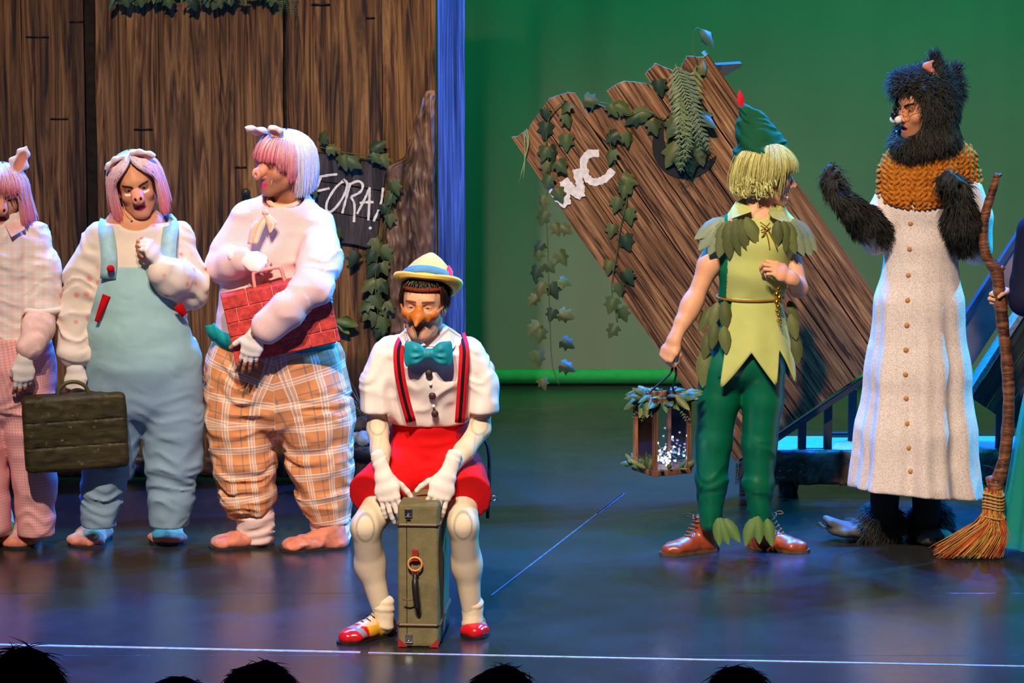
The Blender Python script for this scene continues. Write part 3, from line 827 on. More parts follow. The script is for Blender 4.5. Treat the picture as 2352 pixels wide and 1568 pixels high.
# dark shrub at the foot
sh = empty('potted_shrub', gnd(1810, 1128), 'dark green fern shrub at the foot of the tilted outhouse', 'plant')
for i in range(26):
    c = at(rnd.uniform(1785, 1848), rnd.uniform(1062, 1108), PY - 0.05)
    frond(c, V(rnd.uniform(-1, 1), -.5, rnd.uniform(-.2, 1)), 0.09, 0.6, srgb(36, 60, 34), sh, n=8, w=.3)
M().add(*lathe_vf([(0.03, 0), (0.042, 0.05), (0.045, 0.055)], gnd(1818, 1134) + V(0, .06, 0), seg=16)).build('pot', black_m, sh)
sg2 = empty('hanging_sprig', at(1695, 1090, OY - .03), 'dark leaf sprig hanging below the outhouse corner', 'plant')
for i in range(7): frond(at(1690 + 4 * i, 1064, OY - .03), V(rnd.uniform(-.4, .4), -.2, -1), 0.085, 0.1, srgb(26, 36, 28), sg2, n=8, w=.25)

# ivy on the outhouse and hanging from it
YO = lambda x, y: OY - 0.014
ivy([(1300, 225), (1262, 270), (1255, 330), (1262, 400), (1255, 470), (1258, 560), (1262, 700), (1268, 830), (1284, 884)], YO, 'long ivy garland hanging free below the left edge of the outhouse',
    [(1250, 262, 10), (1298, 246, -40), (1306, 274, 20), (1253, 298, -10), (1300, 326, 0), (1249, 352, -20), (1290, 382, 40), (1258, 385, -15), (1257, 416, -20), (1284, 446, 25), (1243, 462, -10), (1246, 500, -20), (1280, 525, 30), (1300, 525, 60), (1236, 566, -40), (1236, 584, -5), (1293, 590, 35), (1228, 625, -20), (1263, 614, 40), (1298, 645, 70), (1238, 662, -20), (1268, 668, 20), (1226, 690, -40), (1266, 722, -20), (1298, 726, 70), (1228, 755, -45), (1240, 770, -10), (1303, 788, 60), (1238, 822, 10), (1303, 840, 70), (1248, 880, 20), (1268, 350, 20)], size=33)
ivy([(1350, 232), (1400, 240), (1440, 265), (1480, 255), (1530, 275)], YO, 'short ivy garland along the broken top of the outhouse', [(1358, 230, 80), (1408, 252, 30), (1432, 246, 60), (1455, 270, -60), (1476, 262, 100), (1504, 292, 20), (1512, 200, 10), (1618, 160, 170)], size=36)
ivy([(1400, 290), (1402, 330), (1420, 400), (1440, 450), (1425, 520), (1415, 590), (1405, 660), (1418, 740)], YO, 'middle ivy garland running down the outhouse planks', [(1404, 310, -60), (1444, 318, 10), (1400, 358, -20), (1442, 424, 20), (1432, 438, -10), (1444, 412, 70), (1418, 470, -20), (1442, 496, 10), (1406, 528, -10), (1438, 556, 20), (1396, 612, -15), (1440, 638, 30), (1424, 664, 10), (1404, 700, -20), (1430, 722, 20), (1406, 760, -30)], size=34)
fb = empty('fern_bunch', at(1575, 160, OY - .03), 'bushy green fern bunch with ivy leaves over the crescent moon', 'plant')
for i in range(15):
    x = rnd.uniform(1545, 1600); frond(at(x, rnd.uniform(140, 190), OY - .03 - .03 * rnd.random()), V((1572 - x) / 90 + rnd.uniform(-.15, .3), -.25, -1), rnd.uniform(.2, .42), 0.02, srgb(*rnd.choice([(84, 106, 62), (70, 96, 72), (104, 120, 66)])), fb, n=18, w=.17)
for x, y, a in ((1560, 360, 0), (1600, 320, 40), (1545, 350, -30), (1618, 270, 60), (1550, 290, -40), (1610, 345, 20), (1588, 370, 10), (1572, 320, 0)):
    u_ = V(math.sin(math.radians(a)), -.3, -math.cos(math.radians(a))); place_leaf(ivy_me[(x + y) % 4], at(x, y, OY - .07) - u_ * 0.04, u_, V(rnd.uniform(-.5, .5), -1, .5), 0.105, fb)
o = M(); o.add(*tube_vf(spline([at(x, y, OY - .02) for x, y in ((1602, 140), (1590, 112), (1594, 76), (1602, 64), (1612, 70))], 20), 0.0022, 5)); o.build('stem', stem_m, fb)
place_leaf(long_me[2], at(1608, 66, OY - .02), V(.7, -.1, -.75), V(.3, -1, .3), 0.105, fb, sx=1.5)
dr = empty('dry_grass_tuft', at(1200, 360, OY - .02), 'thin dry grass blades hanging from the outhouse corner', 'grass')
for q in (((1205, 300), (1212, 330), (1204, 372), (1192, 420)), ((1209, 296), (1214, 320), (1210, 350), (1196, 400)), ((1204, 305), (1206, 345), (1204, 385), (1202, 410))):
    v, f = strands_vf(np.array([spline([at(x, y, OY - .015) for x, y in q], 10)]), 0.004, 0.0004, 3); m = M(); m.add(v, f, col=srgb(150, 160, 110)); m.build('grass_blade', leaf_m, dr)

# second tilted set piece at the right edge
g2 = empty('tilted_cabin', at(2300, 1000, PY + .3), 'dark tilted plank cabin with blue-lit roof edge at the right', 'set piece')
dk_m = wood_mat('dark_green_wood', srgb(20, 22, 18), srgb(52, 50, 38), srgb(92, 86, 66), 18, 1.4, 0.6, bump=0.8, attr='pat')
E2a, E2b, E2c = np.array([2232.0, 914.0]), np.array([2452.0, 573.0]), np.array([2440.0, 1056.0])
KY = PY + 0.10
nst = 6
for i in range(nst):
    t0, t1 = i / nst + 0.008, (i + 1) / nst - 0.008
    q = [E2a + (E2c - E2a) * t0, E2a + (E2c - E2a) * t1]; up = (E2b - E2a)
    pxs = [q[0] + up * 0.0, q[0] + up * 1.0, q[1] + up * 1.0, q[1]]
    vs = [at(*p, KY - 0.004 * (i % 2)) for p in pxs]; vs2 = [p + V(0, 0.03, 0) for p in vs]
    pat = np.array([(i * .3 + (0 if k in (0, 1) else .07), 0, (0 if k in (0, 3) else .75)) for k in range(4)] * 2)
    M().add(vs + vs2, [[0, 1, 2, 3], [7, 6, 5, 4]] + [[k, 4 + k, 4 + (k + 1) % 4, (k + 1) % 4] for k in range(4)], pat=pat).build('plank', dk_m, g2, False)
n_ = nrm(np.array([-(E2b - E2a)[1], (E2b - E2a)[0]])) * -1
for nm, w0, w1, Ya, Yb, mt in (('roof_edge', 2, 13, KY - .02, KY + .14, plain('rough_roof_edge', (0.25, 0.27, 0.3), 0.7, 0.3, var=.4, vs=60, bump=1.0)), ('rear_panel', 40, 104, KY + .24, KY + .27, plain('mauve_panel', srgb(140, 112, 110), 0.5, 0.4, var=.3, vs=9)), ('rear_beam', 104, 116, KY + .22, KY + .29, plain('blue_black_beam', (0.05, 0.06, 0.12), 0.5, 0.4))):
    sgn = 1 if (n_[1] < 0) else -1
    a_ = E2a + n_ * sgn * w0; b_ = E2b + n_ * sgn * w0; c_ = E2b + n_ * sgn * w1; d_ = E2a + n_ * sgn * w1
    if nm != 'roof_edge': a_ = a_ + (b_ - a_) * .09; d_ = d_ + (c_ - d_) * .06
    slab([a_, b_, c_, d_], Ya, Yb, nm, mt, g2)
bar(V(at(2296, 980, PY + .12)[0], PY + .12, pz), V(at(2296, 980, PY + .12)[0], PY + .12, at(2296, 950, PY + .12)[2]), 0.034, 0.034, 'post', g2)
sh2 = empty('low_shrub', gnd(2300, 1135), 'low dark shrub beside the broom under the tilted cabin', 'plant')
for i in range(18): frond(at(rnd.uniform(2250, 2350), rnd.uniform(1060, 1110), PY - .05), V(rnd.uniform(-1, 1), -.5, rnd.uniform(-.2, 1)), 0.09, 0.6, srgb(30, 46, 34), sh2, n=8, w=.3)

# ------------------------------------------------------------------ figure toolkit
def rot_head(yaw=0, pitch=0, roll=0):
    """Columns: person's right, face direction, up. yaw>0 turns to the viewer's right, pitch>0 looks down, roll>0 tips clockwise."""
    y, p, r = [math.radians(q) for q in (yaw, pitch, roll)]
    f = V(math.sin(y) * math.cos(p), -math.cos(y) * math.cos(p), -math.sin(p))
    u = V(math.sin(y) * math.sin(p), -math.cos(y) * math.sin(p), math.cos(p))
    x = np.cross(f, u)
    x2 = x * math.cos(r) + u * math.sin(r); u2 = u * math.cos(r) - x * math.sin(r)
    return np.stack([x2, f, u2], 1)
class Fig:
    def __init__(s, Y): s.Y = Y; s.k = S(Y)
    def P(s, px, py, dy=0.0): return at(px, py, s.Y + dy)
    def r(s, px): return px / s.k
    def PP(s, pts): return [s.P(*q) for q in pts]
def sstep(a, b, x): t = np.clip((x - a) / (b - a), 0, 1); return t * t * (3 - 2 * t)
def blend(c, m, d): return c * (1 - m[:, None]) + np.asarray(d) * m[:, None]

def head_field(w=1.0, jaw=1.0, nose=1.0, mouth='closed', brow=0.0, lid=0.5, neck=0.05, neck_to=(0, -0.045, -0.2), male=0.0):
    F = Field(0.018)
    F.ell((0, -0.012, 0.040), (0.074 * w, 0.094, 0.080))
    F.ell((0, 0.024, -0.012), (0.062 * w, 0.064, 0.094), k=0.03)
    F.cap((-0.03 * w, 0.066, 0.034), (0.03 * w, 0.066, 0.034), 0.016, 0.016, k=0.02)
    for s_ in (1, -1):
        F.cap((s_ * 0.052 * w * jaw, 0.005, -0.055), (s_ * 0.020 * jaw, 0.062, -0.096), 0.018, 0.016, k=0.03)
        F.ell((s_ * 0.043 * w, 0.052, -0.022), (0.022, 0.022, 0.020), k=0.02)
    F.ell((0, 0.070, -0.097), (0.020 * jaw, 0.017, 0.016), k=0.02)
    F.ell((0, 0.066, -0.066), (0.028, 0.021, 0.026), k=0.02)
    for s_ in (1, -1):
        F.ell((s_ * 0.031, 0.094, 0.011), (0.021, 0.020, 0.0135), 'd', 0.014)
    # nose
    if nose > 0:
        F.cap((0, 0.080, 0.018), (0, 0.084 + 0.020 * nose, -0.022), 0.007, 0.010, k=0.010)
        F.ell((0, 0.086 + 0.019 * nose, -0.029), (0.0105, 0.011, 0.010), k=0.008)
        for s_ in (1, -1):
            F.ell((s_ * 0.0115, 0.088, -0.033), (0.008, 0.012, 0.0085), k=0.006)
            F.ell((s_ * 0.006, 0.098, -0.041), (0.0035, 0.006, 0.003), 'd', 0.003)
    # eyelids: a ball in each socket, opened by an almond cut
    for s_ in (1, -1):
        F.ell((s_ * 0.031, 0.0655, 0.010), (0.0155, 0.0150, 0.0140), k=0.005)
        F.ell((s_ * 0.031, 0.084, 0.0085 - 0.002 * (1 - lid)), (0.0125, 0.010, 0.0015 + 0.0062 * lid), 'd', 0.0015)
        # brow
        F.cap((s_ * 0.014, 0.080, 0.028 - brow), (s_ * 0.046, 0.066, 0.033 + brow * 0.4), 0.0055, 0.0035, k=0.008)
    # mouth
    zc = -0.067
    if mouth == 'open':
        F.cap((-0.017, 0.083, zc + .008), (0.017, 0.083, zc + .008), 0.0055, 0.0055, k=0.006)
        F.cap((-0.013, 0.080, zc - 0.013), (0.013, 0.080, zc - 0.013), 0.0065, 0.0065, k=0.006)
        F.ell((0, 0.088, zc - 0.001), (0.019, 0.016, 0.0075), 'd', 0.003)
    else:
        dz = -0.005 if mouth == 'frown' else 0.0
        for s_ in (1, -1):
            F.cap((0, 0.0855, zc + 0.0055), (s_ * 0.021, 0.077, zc + 0.002 + dz), 0.0058, 0.0035, k=0.005)
            F.cap((0, 0.0845, zc - 0.0065), (s_ * 0.017, 0.078, zc - 0.003 + dz), 0.0068, 0.004, k=0.005)
            F.cap((0, 0.0945, zc - 0.0002), (s_ * 0.024, 0.083, zc - 0.001 + dz), 0.0016, 0.0012, 'd', 0.003)
    # ears and neck
    for s_ in (1, -1):
        F.ell((s_ * 0.076 * w, -0.012, -0.004), (0.008, 0.019, 0.031), k=0.008)
        F.ell((s_ * 0.085 * w, -0.006, 0.0), (0.006, 0.010, 0.017), 'd', 0.005)
    F.tube([(0, -0.02, -0.05), (0, -0.03, -0.12), neck_to], [neck, neck, neck * 1.12], [neck * 1.05, neck, neck * 1.05], k=0.03)
    return F
def face_color(P, skin, lip=None, brow=None, brow_tilt=0.0, shadow=None, blush=0.0, stubble=0.0, under=None, lipw=0.025, brow_z=0.031, brow_w=0.0042):
    x, y, z = P.T; ax = np.abs(x); front = sstep(0.045, 0.07, y)
    c = np.tile(np.asarray(skin, float), (len(P), 1))
    if stubble:
        m = sstep(-0.030, -0.06, z) * sstep(0.0, 0.03, y + 0.02) * stubble; c = blend(c, m, np.array(skin) * 0.35)
    if blush:
        m = np.exp(-(((ax - 0.042) / 0.02) ** 2 + ((z + 0.028) / 0.018) ** 2)) * front * blush; c = blend(c, m, (0.62, 0.16, 0.12))
    if shadow is not None:
        m = front * sstep(0.0235, 0.016, np.hypot((ax - 0.031), (z - 0.014) * 1.25)); c = blend(c, m * shadow[1], shadow[0])
    if under is not None:
        zc = -0.0065 + 9.0 * (ax - 0.031) ** 2
        m = front * sstep(.0062, .0032, np.abs(z - zc)) * sstep(.021, .017, np.abs(ax - 0.031)); c = blend(c, m, under)
    if lip is not None:
        e = ((z + 0.067) / 0.0105) ** 2 + (x / lipw) ** 2
        c = blend(c, front * sstep(1.15, 0.85, e), lip)
    if brow is not None:
        zb = brow_z + brow_tilt * (ax - 0.03) - 5.0 * (ax - 0.032) ** 2
        m = front * sstep(brow_w + 0.0018, brow_w - 0.0012, np.abs(z - zb) + 0.02 * np.maximum(ax - 0.03, 0)) * ((ax > 0.011) & (ax < 0.053)); c = blend(c, m, brow)
    return c
def eyes(c, R, gaze=(0, 0), iris=srgb(60, 40, 25), parent=None, size=0.0128):
    for s_ in (1, -1):
        o = c + R @ V(s_ * 0.031, 0.0655, 0.010)
        g = nrm(R @ V(gaze[0], 1, gaze[1])); F = M()
        v, f = lathe_vf([(math.sin(a) * size, -math.cos(a) * size) for a in np.linspace(0.001, math.pi - 0.001, 15)], o, g, 18)
        d = ((v - o) @ g) / size
        cc = np.where(d[:, None] > 0.93, V(0.004, 0.004, 0.004), np.where(d[:, None] > 0.78, V(*iris), V(0.72, 0.68, 0.64)))
        F.add(v, f, cc); F.build('eye', eye_m, parent)
FINGERS = [(0.028, 0.088, 0.040, 0.025, 0.020, 0.0088), (0.0095, 0.092, 0.045, 0.028, 0.021, 0.0090), (-0.0095, 0.088, 0.041, 0.027, 0.020, 0.0086), (-0.027, 0.080, 0.032, 0.020, 0.018, 0.0078)]
def hand_joints(side, wrist, fwd, back, curl, thumb=(35, 20, 25, 20), spread=3.0, sc=1.0):
    """World joints of a hand. side +1 left hand, -1 right hand; 'back' is the direction the back of the hand faces.
    curl: one triple or four triples of degrees; thumb: (out, towards palm, bend, bend)."""
    y = nrm(fwd); z = nrm(np.asarray(back, float) - y * np.dot(back, y)); x = np.cross(y, z) * side   # x towards the thumb
    w = lambda a, b, c: wrist + sc * (a * x + b * y + c * z)
    if not isinstance(curl[0], (tuple, list)): curl = [curl] * 4
    fs = []
    for i, (fx, fy, l1, l2, l3, r) in enumerate(FINGERS):
        sp_ = math.radians((1.5 - i) * spread); d = nrm(y * math.cos(sp_) + x * math.sin(sp_)); n = z; p = w(fx, fy, 0.0); J = [p]
        for L, a in zip((l1, l2, l3), curl[i]):
            a = math.radians(a); d, n = d * math.cos(a) - n * math.sin(a), n * math.cos(a) + d * math.sin(a)
            p = p + d * L * sc; J.append(p)
        fs.append((J, r * sc))
    o_, pl, b1, b2 = [math.radians(q) for q in thumb]
    d = nrm(y * math.cos(o_) + x * math.sin(o_)); d = nrm(d * math.cos(pl) - z * math.sin(pl)); p = w(0.022, 0.020, -0.006); J = [p]
    ax = nrm(np.cross(d, z) if abs(np.dot(d, z)) < .95 else y)
    inw = nrm(y * math.cos(o_) * 1.0 - x * math.sin(o_) - z * math.sin(pl) * 0.8); inw = nrm(inw - d * np.dot(inw, d))
    for L, a in zip((0.042, 0.032, 0.024), (0, b1, b2)):
        d, inw = nrm(d * math.cos(a) + inw * math.sin(a)), nrm(inw * math.cos(a) - d * math.sin(a)); p = p + d * L * sc; J.append(p)
    return dict(f=fs, t=(J, 0.0105 * sc), w=w, x=x, y=y, z=z, wrist=np.asarray(wrist, float), sc=sc)
def hand_field(H, infl=0.0, tips=True, F=None, cuff=0.0):
    F = F or Field(0.010); w, sc = H['w'], H['sc']; i_ = infl
    F.tube([w(0, -0.02 - cuff, 0), w(0, 0.01, 0), w(0.002, 0.05, 0), w(0.0, 0.083, 0)], np.array([0.026, 0.027, 0.037, 0.040]) * sc + i_, np.array([0.019, 0.018, 0.0165, 0.013]) * sc + i_, H['x'], k=0.012)
    F.ell(w(0.022, 0.034, -0.010), np.array([0.019, 0.026, 0.015]) * sc + i_, k=0.012, R=np.stack([H['x'], H['y'], H['z']], 1))
    for J, r in H['f']:
        F.cap(J[0] - H['y'] * 0.03 * sc, J[0], r * .95 + i_, r * 1.06 + i_, k=0.009)
        n = 3 if tips else 1
        for k in range(n):
            ra, rb = r * (1.0 - 0.09 * k), r * (0.93 - 0.09 * k)
            q = J[k + 1] if tips else J[k] + (J[k + 1] - J[k]) * 0.72
            F.cap(J[k], q, ra + i_, rb + i_, k=0.0035)
    J, r = H['t']
    for k in range(3 if tips else 2): F.cap(J[k], J[k + 1], (r * (1.15 - .12 * k)) + i_, (r * (1.0 - .1 * k)) + i_, k=0.007 if k == 0 else 0.004)
    return F
def nails(m, H, col):
    for J, r in H['f'] + [H['t']]:
        d = nrm(J[3] - J[2]); b = J[2] - J[1]; n = nrm(np.cross(np.cross(d, H['x']), d)); n = n if np.dot(n, H['z']) > 0 or np.dot(nrm(np.cross(H['x'], d)), n) < 0 else -n
def add_surf(m, F, h, col=None, it=1, clip=None, patf=None):
    v, q = F.surf(h, clip)
    if it: v = relax(v, q, it, 0.5)
    c = None
    if col is not None: c = col(v) if callable(col) else col
    m.add(v, q, c, patf(v) if patf else None)
    return m
def folds(a, b, amp, freq=(55, 14), seed=0, fade=None):
    """Cloth folds across the axis a-b."""
    d = nrm(np.asarray(b) - np.asarray(a)); a = np.asarray(a)
    def fn(P, v):
        s_ = (P - a) @ d; q = P - a - s_[..., None] * d
        X = np.stack([s_ * freq[0] + 2.0 * vnoise(P * 9, seed + 3), q[..., 0] * freq[1] + seed, (q[..., 1] + q[..., 2] * .3) * freq[1]], -1)
        w = 1 - 2 * np.abs(vnoise(X, seed))
        k = amp if fade is None else amp * fade(P)
        return v - k * (w - 0.2)
    return fn
def rumple(amp, freq, seed=0, stretch=(1, 1, 1)):
    st = np.asarray(stretch) * freq
    return lambda P, v: v - amp * (1 - 2 * np.abs(vnoise(P * st, seed)) - .3)
def limb_pat(axes, r=None, side=(1, 0, 0)):
    """Pattern coordinates wrapped round limbs: x round the limb, z along it (metres)."""
    axes = [np.asarray(a, float) for a in axes]
    def fn(P):
        best = np.full(len(P), 9e9); out = np.zeros((len(P), 3))
        for ia, A in enumerate(axes):
            acc = 0.0
            for i in range(len(A) - 1):
                a, b = A[i], A[i + 1]; L = np.linalg.norm(b - a); d = (b - a) / L
                s_ = np.clip((P - a) @ d, 0, L); q = P - a - s_[:, None] * d; dist = np.linalg.norm(q, axis=1)
                xs_ = nrm(np.asarray(side) - d * np.dot(side, d)); ys_ = np.cross(d, xs_)
                rr = r if r else np.median(dist)
                u = np.arctan2(q @ xs_, -(q @ ys_) if ys_[1] > 0 else (q @ ys_)) * rr
                k = dist < best; best[k] = dist[k]
                out[k] = np.stack([u + ia * .31, dist, acc + ((P - a) @ d)], 1)[k]; acc += L
        return out
    return fn
def planar_pat(c, rot=0.0):
    ca, sa = math.cos(rot), math.sin(rot)
    return lambda P: np.stack([(P[:, 0] - c[0]) * ca + (P[:, 2] - c[2]) * sa, P[:, 1] - c[1], (P[:, 2] - c[2]) * ca - (P[:, 0] - c[0]) * sa], 1)
def head_local(v, c, R): return (v - c) @ R
def make_head(F, c, R, colf, h=0.0026, it=1):
    v, q = F.surf(h); v = relax(v, q, it, 0.4); return c + v @ R.T, q, colf(v)
# wigs -------------------------------------------------------------------
def wig_paths(n, rng, fn, K=12):
    return np.array([fn(rng.random(), rng.random(), rng.random()) for _ in range(n)])
def bob(rng, n, end, A=(0.089, 0.108, 0.102), C=(0, -0.012, 0.036), part=0.0, push=None, flare=0.01, start=(0.1, 0.5), K=10, jit=0.006, phir=(-math.pi, math.pi), curl=0.0, arc=92):
    """Strands from the crown down over an ellipsoid, then hanging to z=end(phi). phi=0 is the face."""
    out = []
    for _ in range(n):
        ph = rng.uniform(*phir); lay = rng.random(); th0 = rng.uniform(*start); e = end(ph) + rng.uniform(-.012, .012) * 1.4
        a = [q * (1 - 0.10 * lay) for q in A]; pts = []
        sidep = 0
        p1 = push(ph) if push else ph
        L1 = 0.14; tz = a[2] * math.cos(math.radians(arc)) + C[2]
        L2 = max(0.0, tz - e); tot = L1 + L2
        if e > tz:                                   # short: stops on the ellipsoid
            thm = math.acos(max(-1, min(1, (e - C[2]) / a[2])))
        else: thm = math.radians(arc)
        jx, jy, jz = rng.gauss(0, jit), rng.gauss(0, jit), rng.gauss(0, jit * .5)
        for k in range(K):
            t = k / (K - 1); s_ = t * tot if e <= tz else t * L1
            if s_ <= L1 or e > tz:
                th = th0 + (thm - th0) * min(1, s_ / L1); ff = ph + (p1 - ph) * min(1, s_ / L1) ** 1.5
                p = (C[0] + part * (1 - s_ / L1) + a[0] * math.sin(th) * math.sin(ff), C[1] + a[1] * math.sin(th) * math.cos(ff), C[2] + a[2] * math.cos(th))
            else:
                u = (s_ - L1); w = u / max(L2, 1e-6); fl = flare * w - curl * w * w
                r_ = 1 + fl / A[0]
                p = (C[0] + a[0] * math.sin(thm) * math.sin(p1) * r_, C[1] + a[1] * math.sin(thm) * math.cos(p1) * r_, tz - u)
            pts.append((p[0] + jx * t, p[1] + jy * t, p[2] + jz * t))
        out.append(pts)
    return np.array(out)
def hair_obj(name, paths, c, R, colf, rad, parent, sides=3):
    """colf(root point, tip point, index) -> colours at root and tip."""
    N_, K, _ = paths.shape
    v, f = strands_vf(c + paths @ R.T, rad, 0.0006, sides)
    cc = np.zeros((N_, K, sides, 3))
    for i in range(N_):
        c0, c1 = colf(paths[i, 0], paths[i, -1], i)
        t = np.linspace(0, 1, K)[:, None]; cc[i] = (np.asarray(c0) * (1 - t) + np.asarray(c1) * t)[:, None, :]
    m = M(); m.add(v, f, cc.reshape(-1, 3)); return m.build(name, hair_m, parent)
def fur_on(v, q, n, rng, L, lie, lift=0.6, rad=0.0016, col=None, K=5, wild=0.35, mask=None):
    """Fur strands rooted on a quad surface, lying along 'lie' (vector or function of points)."""
    cen = v[q].mean(1); nn = np.cross(v[q[:, 2]] - v[q[:, 0]], v[q[:, 3]] - v[q[:, 1]]); ar = np.linalg.norm(nn, axis=1); nn /= ar[:, None] + 1e-12
    if mask is not None: ar = ar * mask(cen)
    idx = rng.choice(len(q), n, p=ar / ar.sum()); w = rng.random((n, 4)); w /= w.sum(1, keepdims=True)
    p = (v[q[idx]] * w[:, :, None]).sum(1); nrmv = nn[idx]
    ld = lie(p) if callable(lie) else np.broadcast_to(np.asarray(lie, float), p.shape)
    ld = ld + rng.normal(0, wild, p.shape); ld -= nrmv * (ld * nrmv).sum(1, keepdims=True) * 0.9; ld /= np.linalg.norm(ld, axis=1, keepdims=True) + 1e-9
    d0 = nrmv * lift + ld; d0 /= np.linalg.norm(d0, axis=1, keepdims=True)
    LL = (L * rng.uniform(0.6, 1.2, n))[:, None]
    t = np.linspace(0, 1, K)
    bend = ld * 0.5 + V(0, 0, -0.35)
    paths = p[:, None] - nrmv[:, None] * 0.003 + LL[:, None] * (d0[:, None] * t[None, :, None] + bend[:, None] * (t ** 2)[None, :, None] * 0.55)
    vv, ff = strands_vf(paths, rad, 0.0003, 3)
    base = np.asarray(col if col is not None else (0.02, 0.02, 0.02)); br = rng.uniform(0.5, 1.6, n)
    cc = np.repeat((base[None] * br[:, None])[:, None], K * 3, 1).reshape(-1, 3)
    return vv, ff, cc
# shoes ------------------------------------------------------------------
def shoe_field(pos, d, L=0.27, W=0.048, H=0.07, toe=1.0, infl=0.0):
    """pos: ground point under the heel; d: toe direction on the ground."""
    d = nrm(V(d[0], d[1], 0)); s_ = V(-d[1], d[0], 0); z = V(0, 0, 1)
    w = lambda a, b, c: pos + d * a + s_ * b + z * c
    F = Field(0.02); i_ = infl
    F.tube([w(0.03, 0, 0.028), w(L * .5, 0, 0.026), w(L * .78, 0, 0.024), w(L - 0.03, 0, 0.022)], np.array([W * .72, W * .78, W, W * .72 * toe]) + i_, np.array([0.030, 0.028, 0.026, 0.024]) + i_, s_, k=0.02)
    F.tube([w(0.045, 0, 0.03), w(0.05, 0, H)], [W * .72 + i_, W * .68 + i_], [0.045 + i_, 0.04 + i_], s_, k=0.03)
    F.tube([w(0.06, 0, H * .85), w(L * .62, 0, 0.04)], [W * .6 + i_, W * .7 + i_], [0.03 + i_, 0.02 + i_], s_, k=0.03)
    F.cut(lambda P, v: np.maximum(v, 0.002 - P[..., 2]))
    return F, w
def sole_obj(pos, d, L, W, mat, parent, t=0.012, heel=0.0, name='sole'):
    d = nrm(V(d[0], d[1], 0)); s_ = V(-d[1], d[0], 0)
    prof = [(-0.002, .45), (0.02, .76), (0.07, .80), (L * .45, .80), (L * .7, 1.06), (L * .85, 1.0), (L * .95, .72), (L + .004, .3)]
    poly = [(a, W * b) for a, b in prof] + [(a, -W * b) for a, b in prof[::-1]]
    v, f = prism_vf(poly, pos + V(0, 0, 0.0005), d, s_, V(0, 0, 1), 0, t)
    o = M().add(v, f).build(name, mat, parent, False)
    if heel:
        hp = [(-0.002, .45), (0.02, .76), (0.075, .8), (0.075, -.8), (0.02, -.76), (-0.002, -.45)]
    return o

# ------------------------------------------------------------------ person in blue overalls (second from left)
rng = random.Random(11); nrg = np.random.default_rng(5)
SK_TAN = srgb(212, 146, 108); SK_DARK = srgb(190, 124, 90); SK_FAIR = srgb(224, 170, 138)
WHITE_C = srgb(238, 226, 218); pink_hair = srgb(242, 132, 138); hot_pink = srgb(238, 92, 146); white_hair = srgb(226, 220, 236)
pig_skin = srgb(228, 150, 118)
def ear_obj(base, tip, width, depth_dir, parent, droop=0.25):
    """Pig ear of a headband: padded leaf shape with a pink inner side."""
    base, tip = np.asarray(base, float), np.asarray(tip, float); d = tip - base; L = np.linalg.norm(d); d = d / L
    zf = nrm(np.asarray(depth_dir, float) - d * np.dot(depth_dir, d)); x = np.cross(d, zf)
    F = Field(0.01)
    F.tube([base, base + d * L * .35, base + d * L * .75, tip - d * .008], [width * .8, width, width * .62, width * .18], [0.010, 0.011, 0.009, 0.006], x)
    F.ell(base + d * L * .42 + zf * 0.014, (width * .62, 0.010, L * .36), 'd', 0.006, R=np.stack([x, zf, d], 1))
    v, q = F.surf(0.004); v = relax(v, q, 1)
    loc = (v - base); a = loc @ d / L; b = (loc @ x) / width; e = loc @ zf
    inn = ((((a - .42) / .40) ** 2 + (b / .66) ** 2) < 1) & (e > -0.003)
    col = np.where(inn[:, None], V(*srgb(235, 150, 130)), V(*srgb(238, 226, 226)))
    m = M(); m.add(v, q, col); return m.build('pig_ear', cloth_m, parent)
def snout_obj(c, R, tip, parent, r=0.026, L=0.03, col=pig_skin):
    """Pig snout worn on the nose: local to the head."""
    F = Field(0.012); tip = np.asarray(tip, float)
    F.cap(tip + V(0, -L - .01, 0.010), tip + V(0, -0.012, 0), r * .82, r * .86)
    F.ell(tip + V(0, -0.006, 0), (r, 0.009, r * .86), k=0.008)
    F.ell(tip + V(0, -L - .012, .020), (0.024, 0.016, 0.022), k=0.018)
    for s_ in (1, -1): F.ell(tip + V(s_ * r * .40, 0.002, -0.001), (0.0050, 0.010, 0.0085), 'd', 0.003)
    v, q = F.surf(0.0022); v = relax(v, q, 1)
    col_ = np.tile(np.asarray(col), (len(v), 1)); d = np.minimum(np.hypot((v[:, 0] - tip[0] - r * .4) / .0052, (v[:, 2] - tip[2]) / .0088), np.hypot((v[:, 0] - tip[0] + r * .4) / .0052, (v[:, 2] - tip[2]) / .0088))
    col_ = blend(col_, ((d < 1.0) & (v[:, 1] < tip[1] - .0015)).astype(float), np.array(col) * .15)
    m = M(); m.add(c + v @ R.T, q, col_); return m.build('snout', skin_m, parent)
def headset(pts, parent, bead=True):
    m = M(); m.add(*tube_vf(spline(pts, 16), 0.0013, 5)); p = np.asarray(pts[-1]); v, f = lathe_vf([(math.sin(a) * .0045, -math.cos(a) * .0045) for a in np.linspace(.01, 3.13, 7)], p, (1, 0, 0), 8); m.add(v, f)
    return m.build('headset_microphone', plain('beige_plastic', srgb(222, 196, 170), .5, .3), parent)

g = Fig(0.0)
who = empty('person', gnd(305, 1250), 'person in pale blue overalls and white jumper with pig snout, holding the dark suitcase', 'person', 'actors in pig costume')
hc = g.P(314, 431, -0.03); hR = rot_head(6, 6, -11)
body = M()
F = head_field(w=0.98, mouth='frown', brow=0.004, lid=.75, nose=0.4, neck=0.050)
v, q, c = make_head(F, hc, hR, lambda P: face_color(P, SK_TAN, lip=srgb(165, 24, 80), brow=srgb(50, 28, 20), brow_tilt=0.30, shadow=(srgb(120, 62, 44), .75), blush=.35, under=srgb(250, 240, 236), brow_z=.027, brow_w=.0048))
body.add(v, q, c)
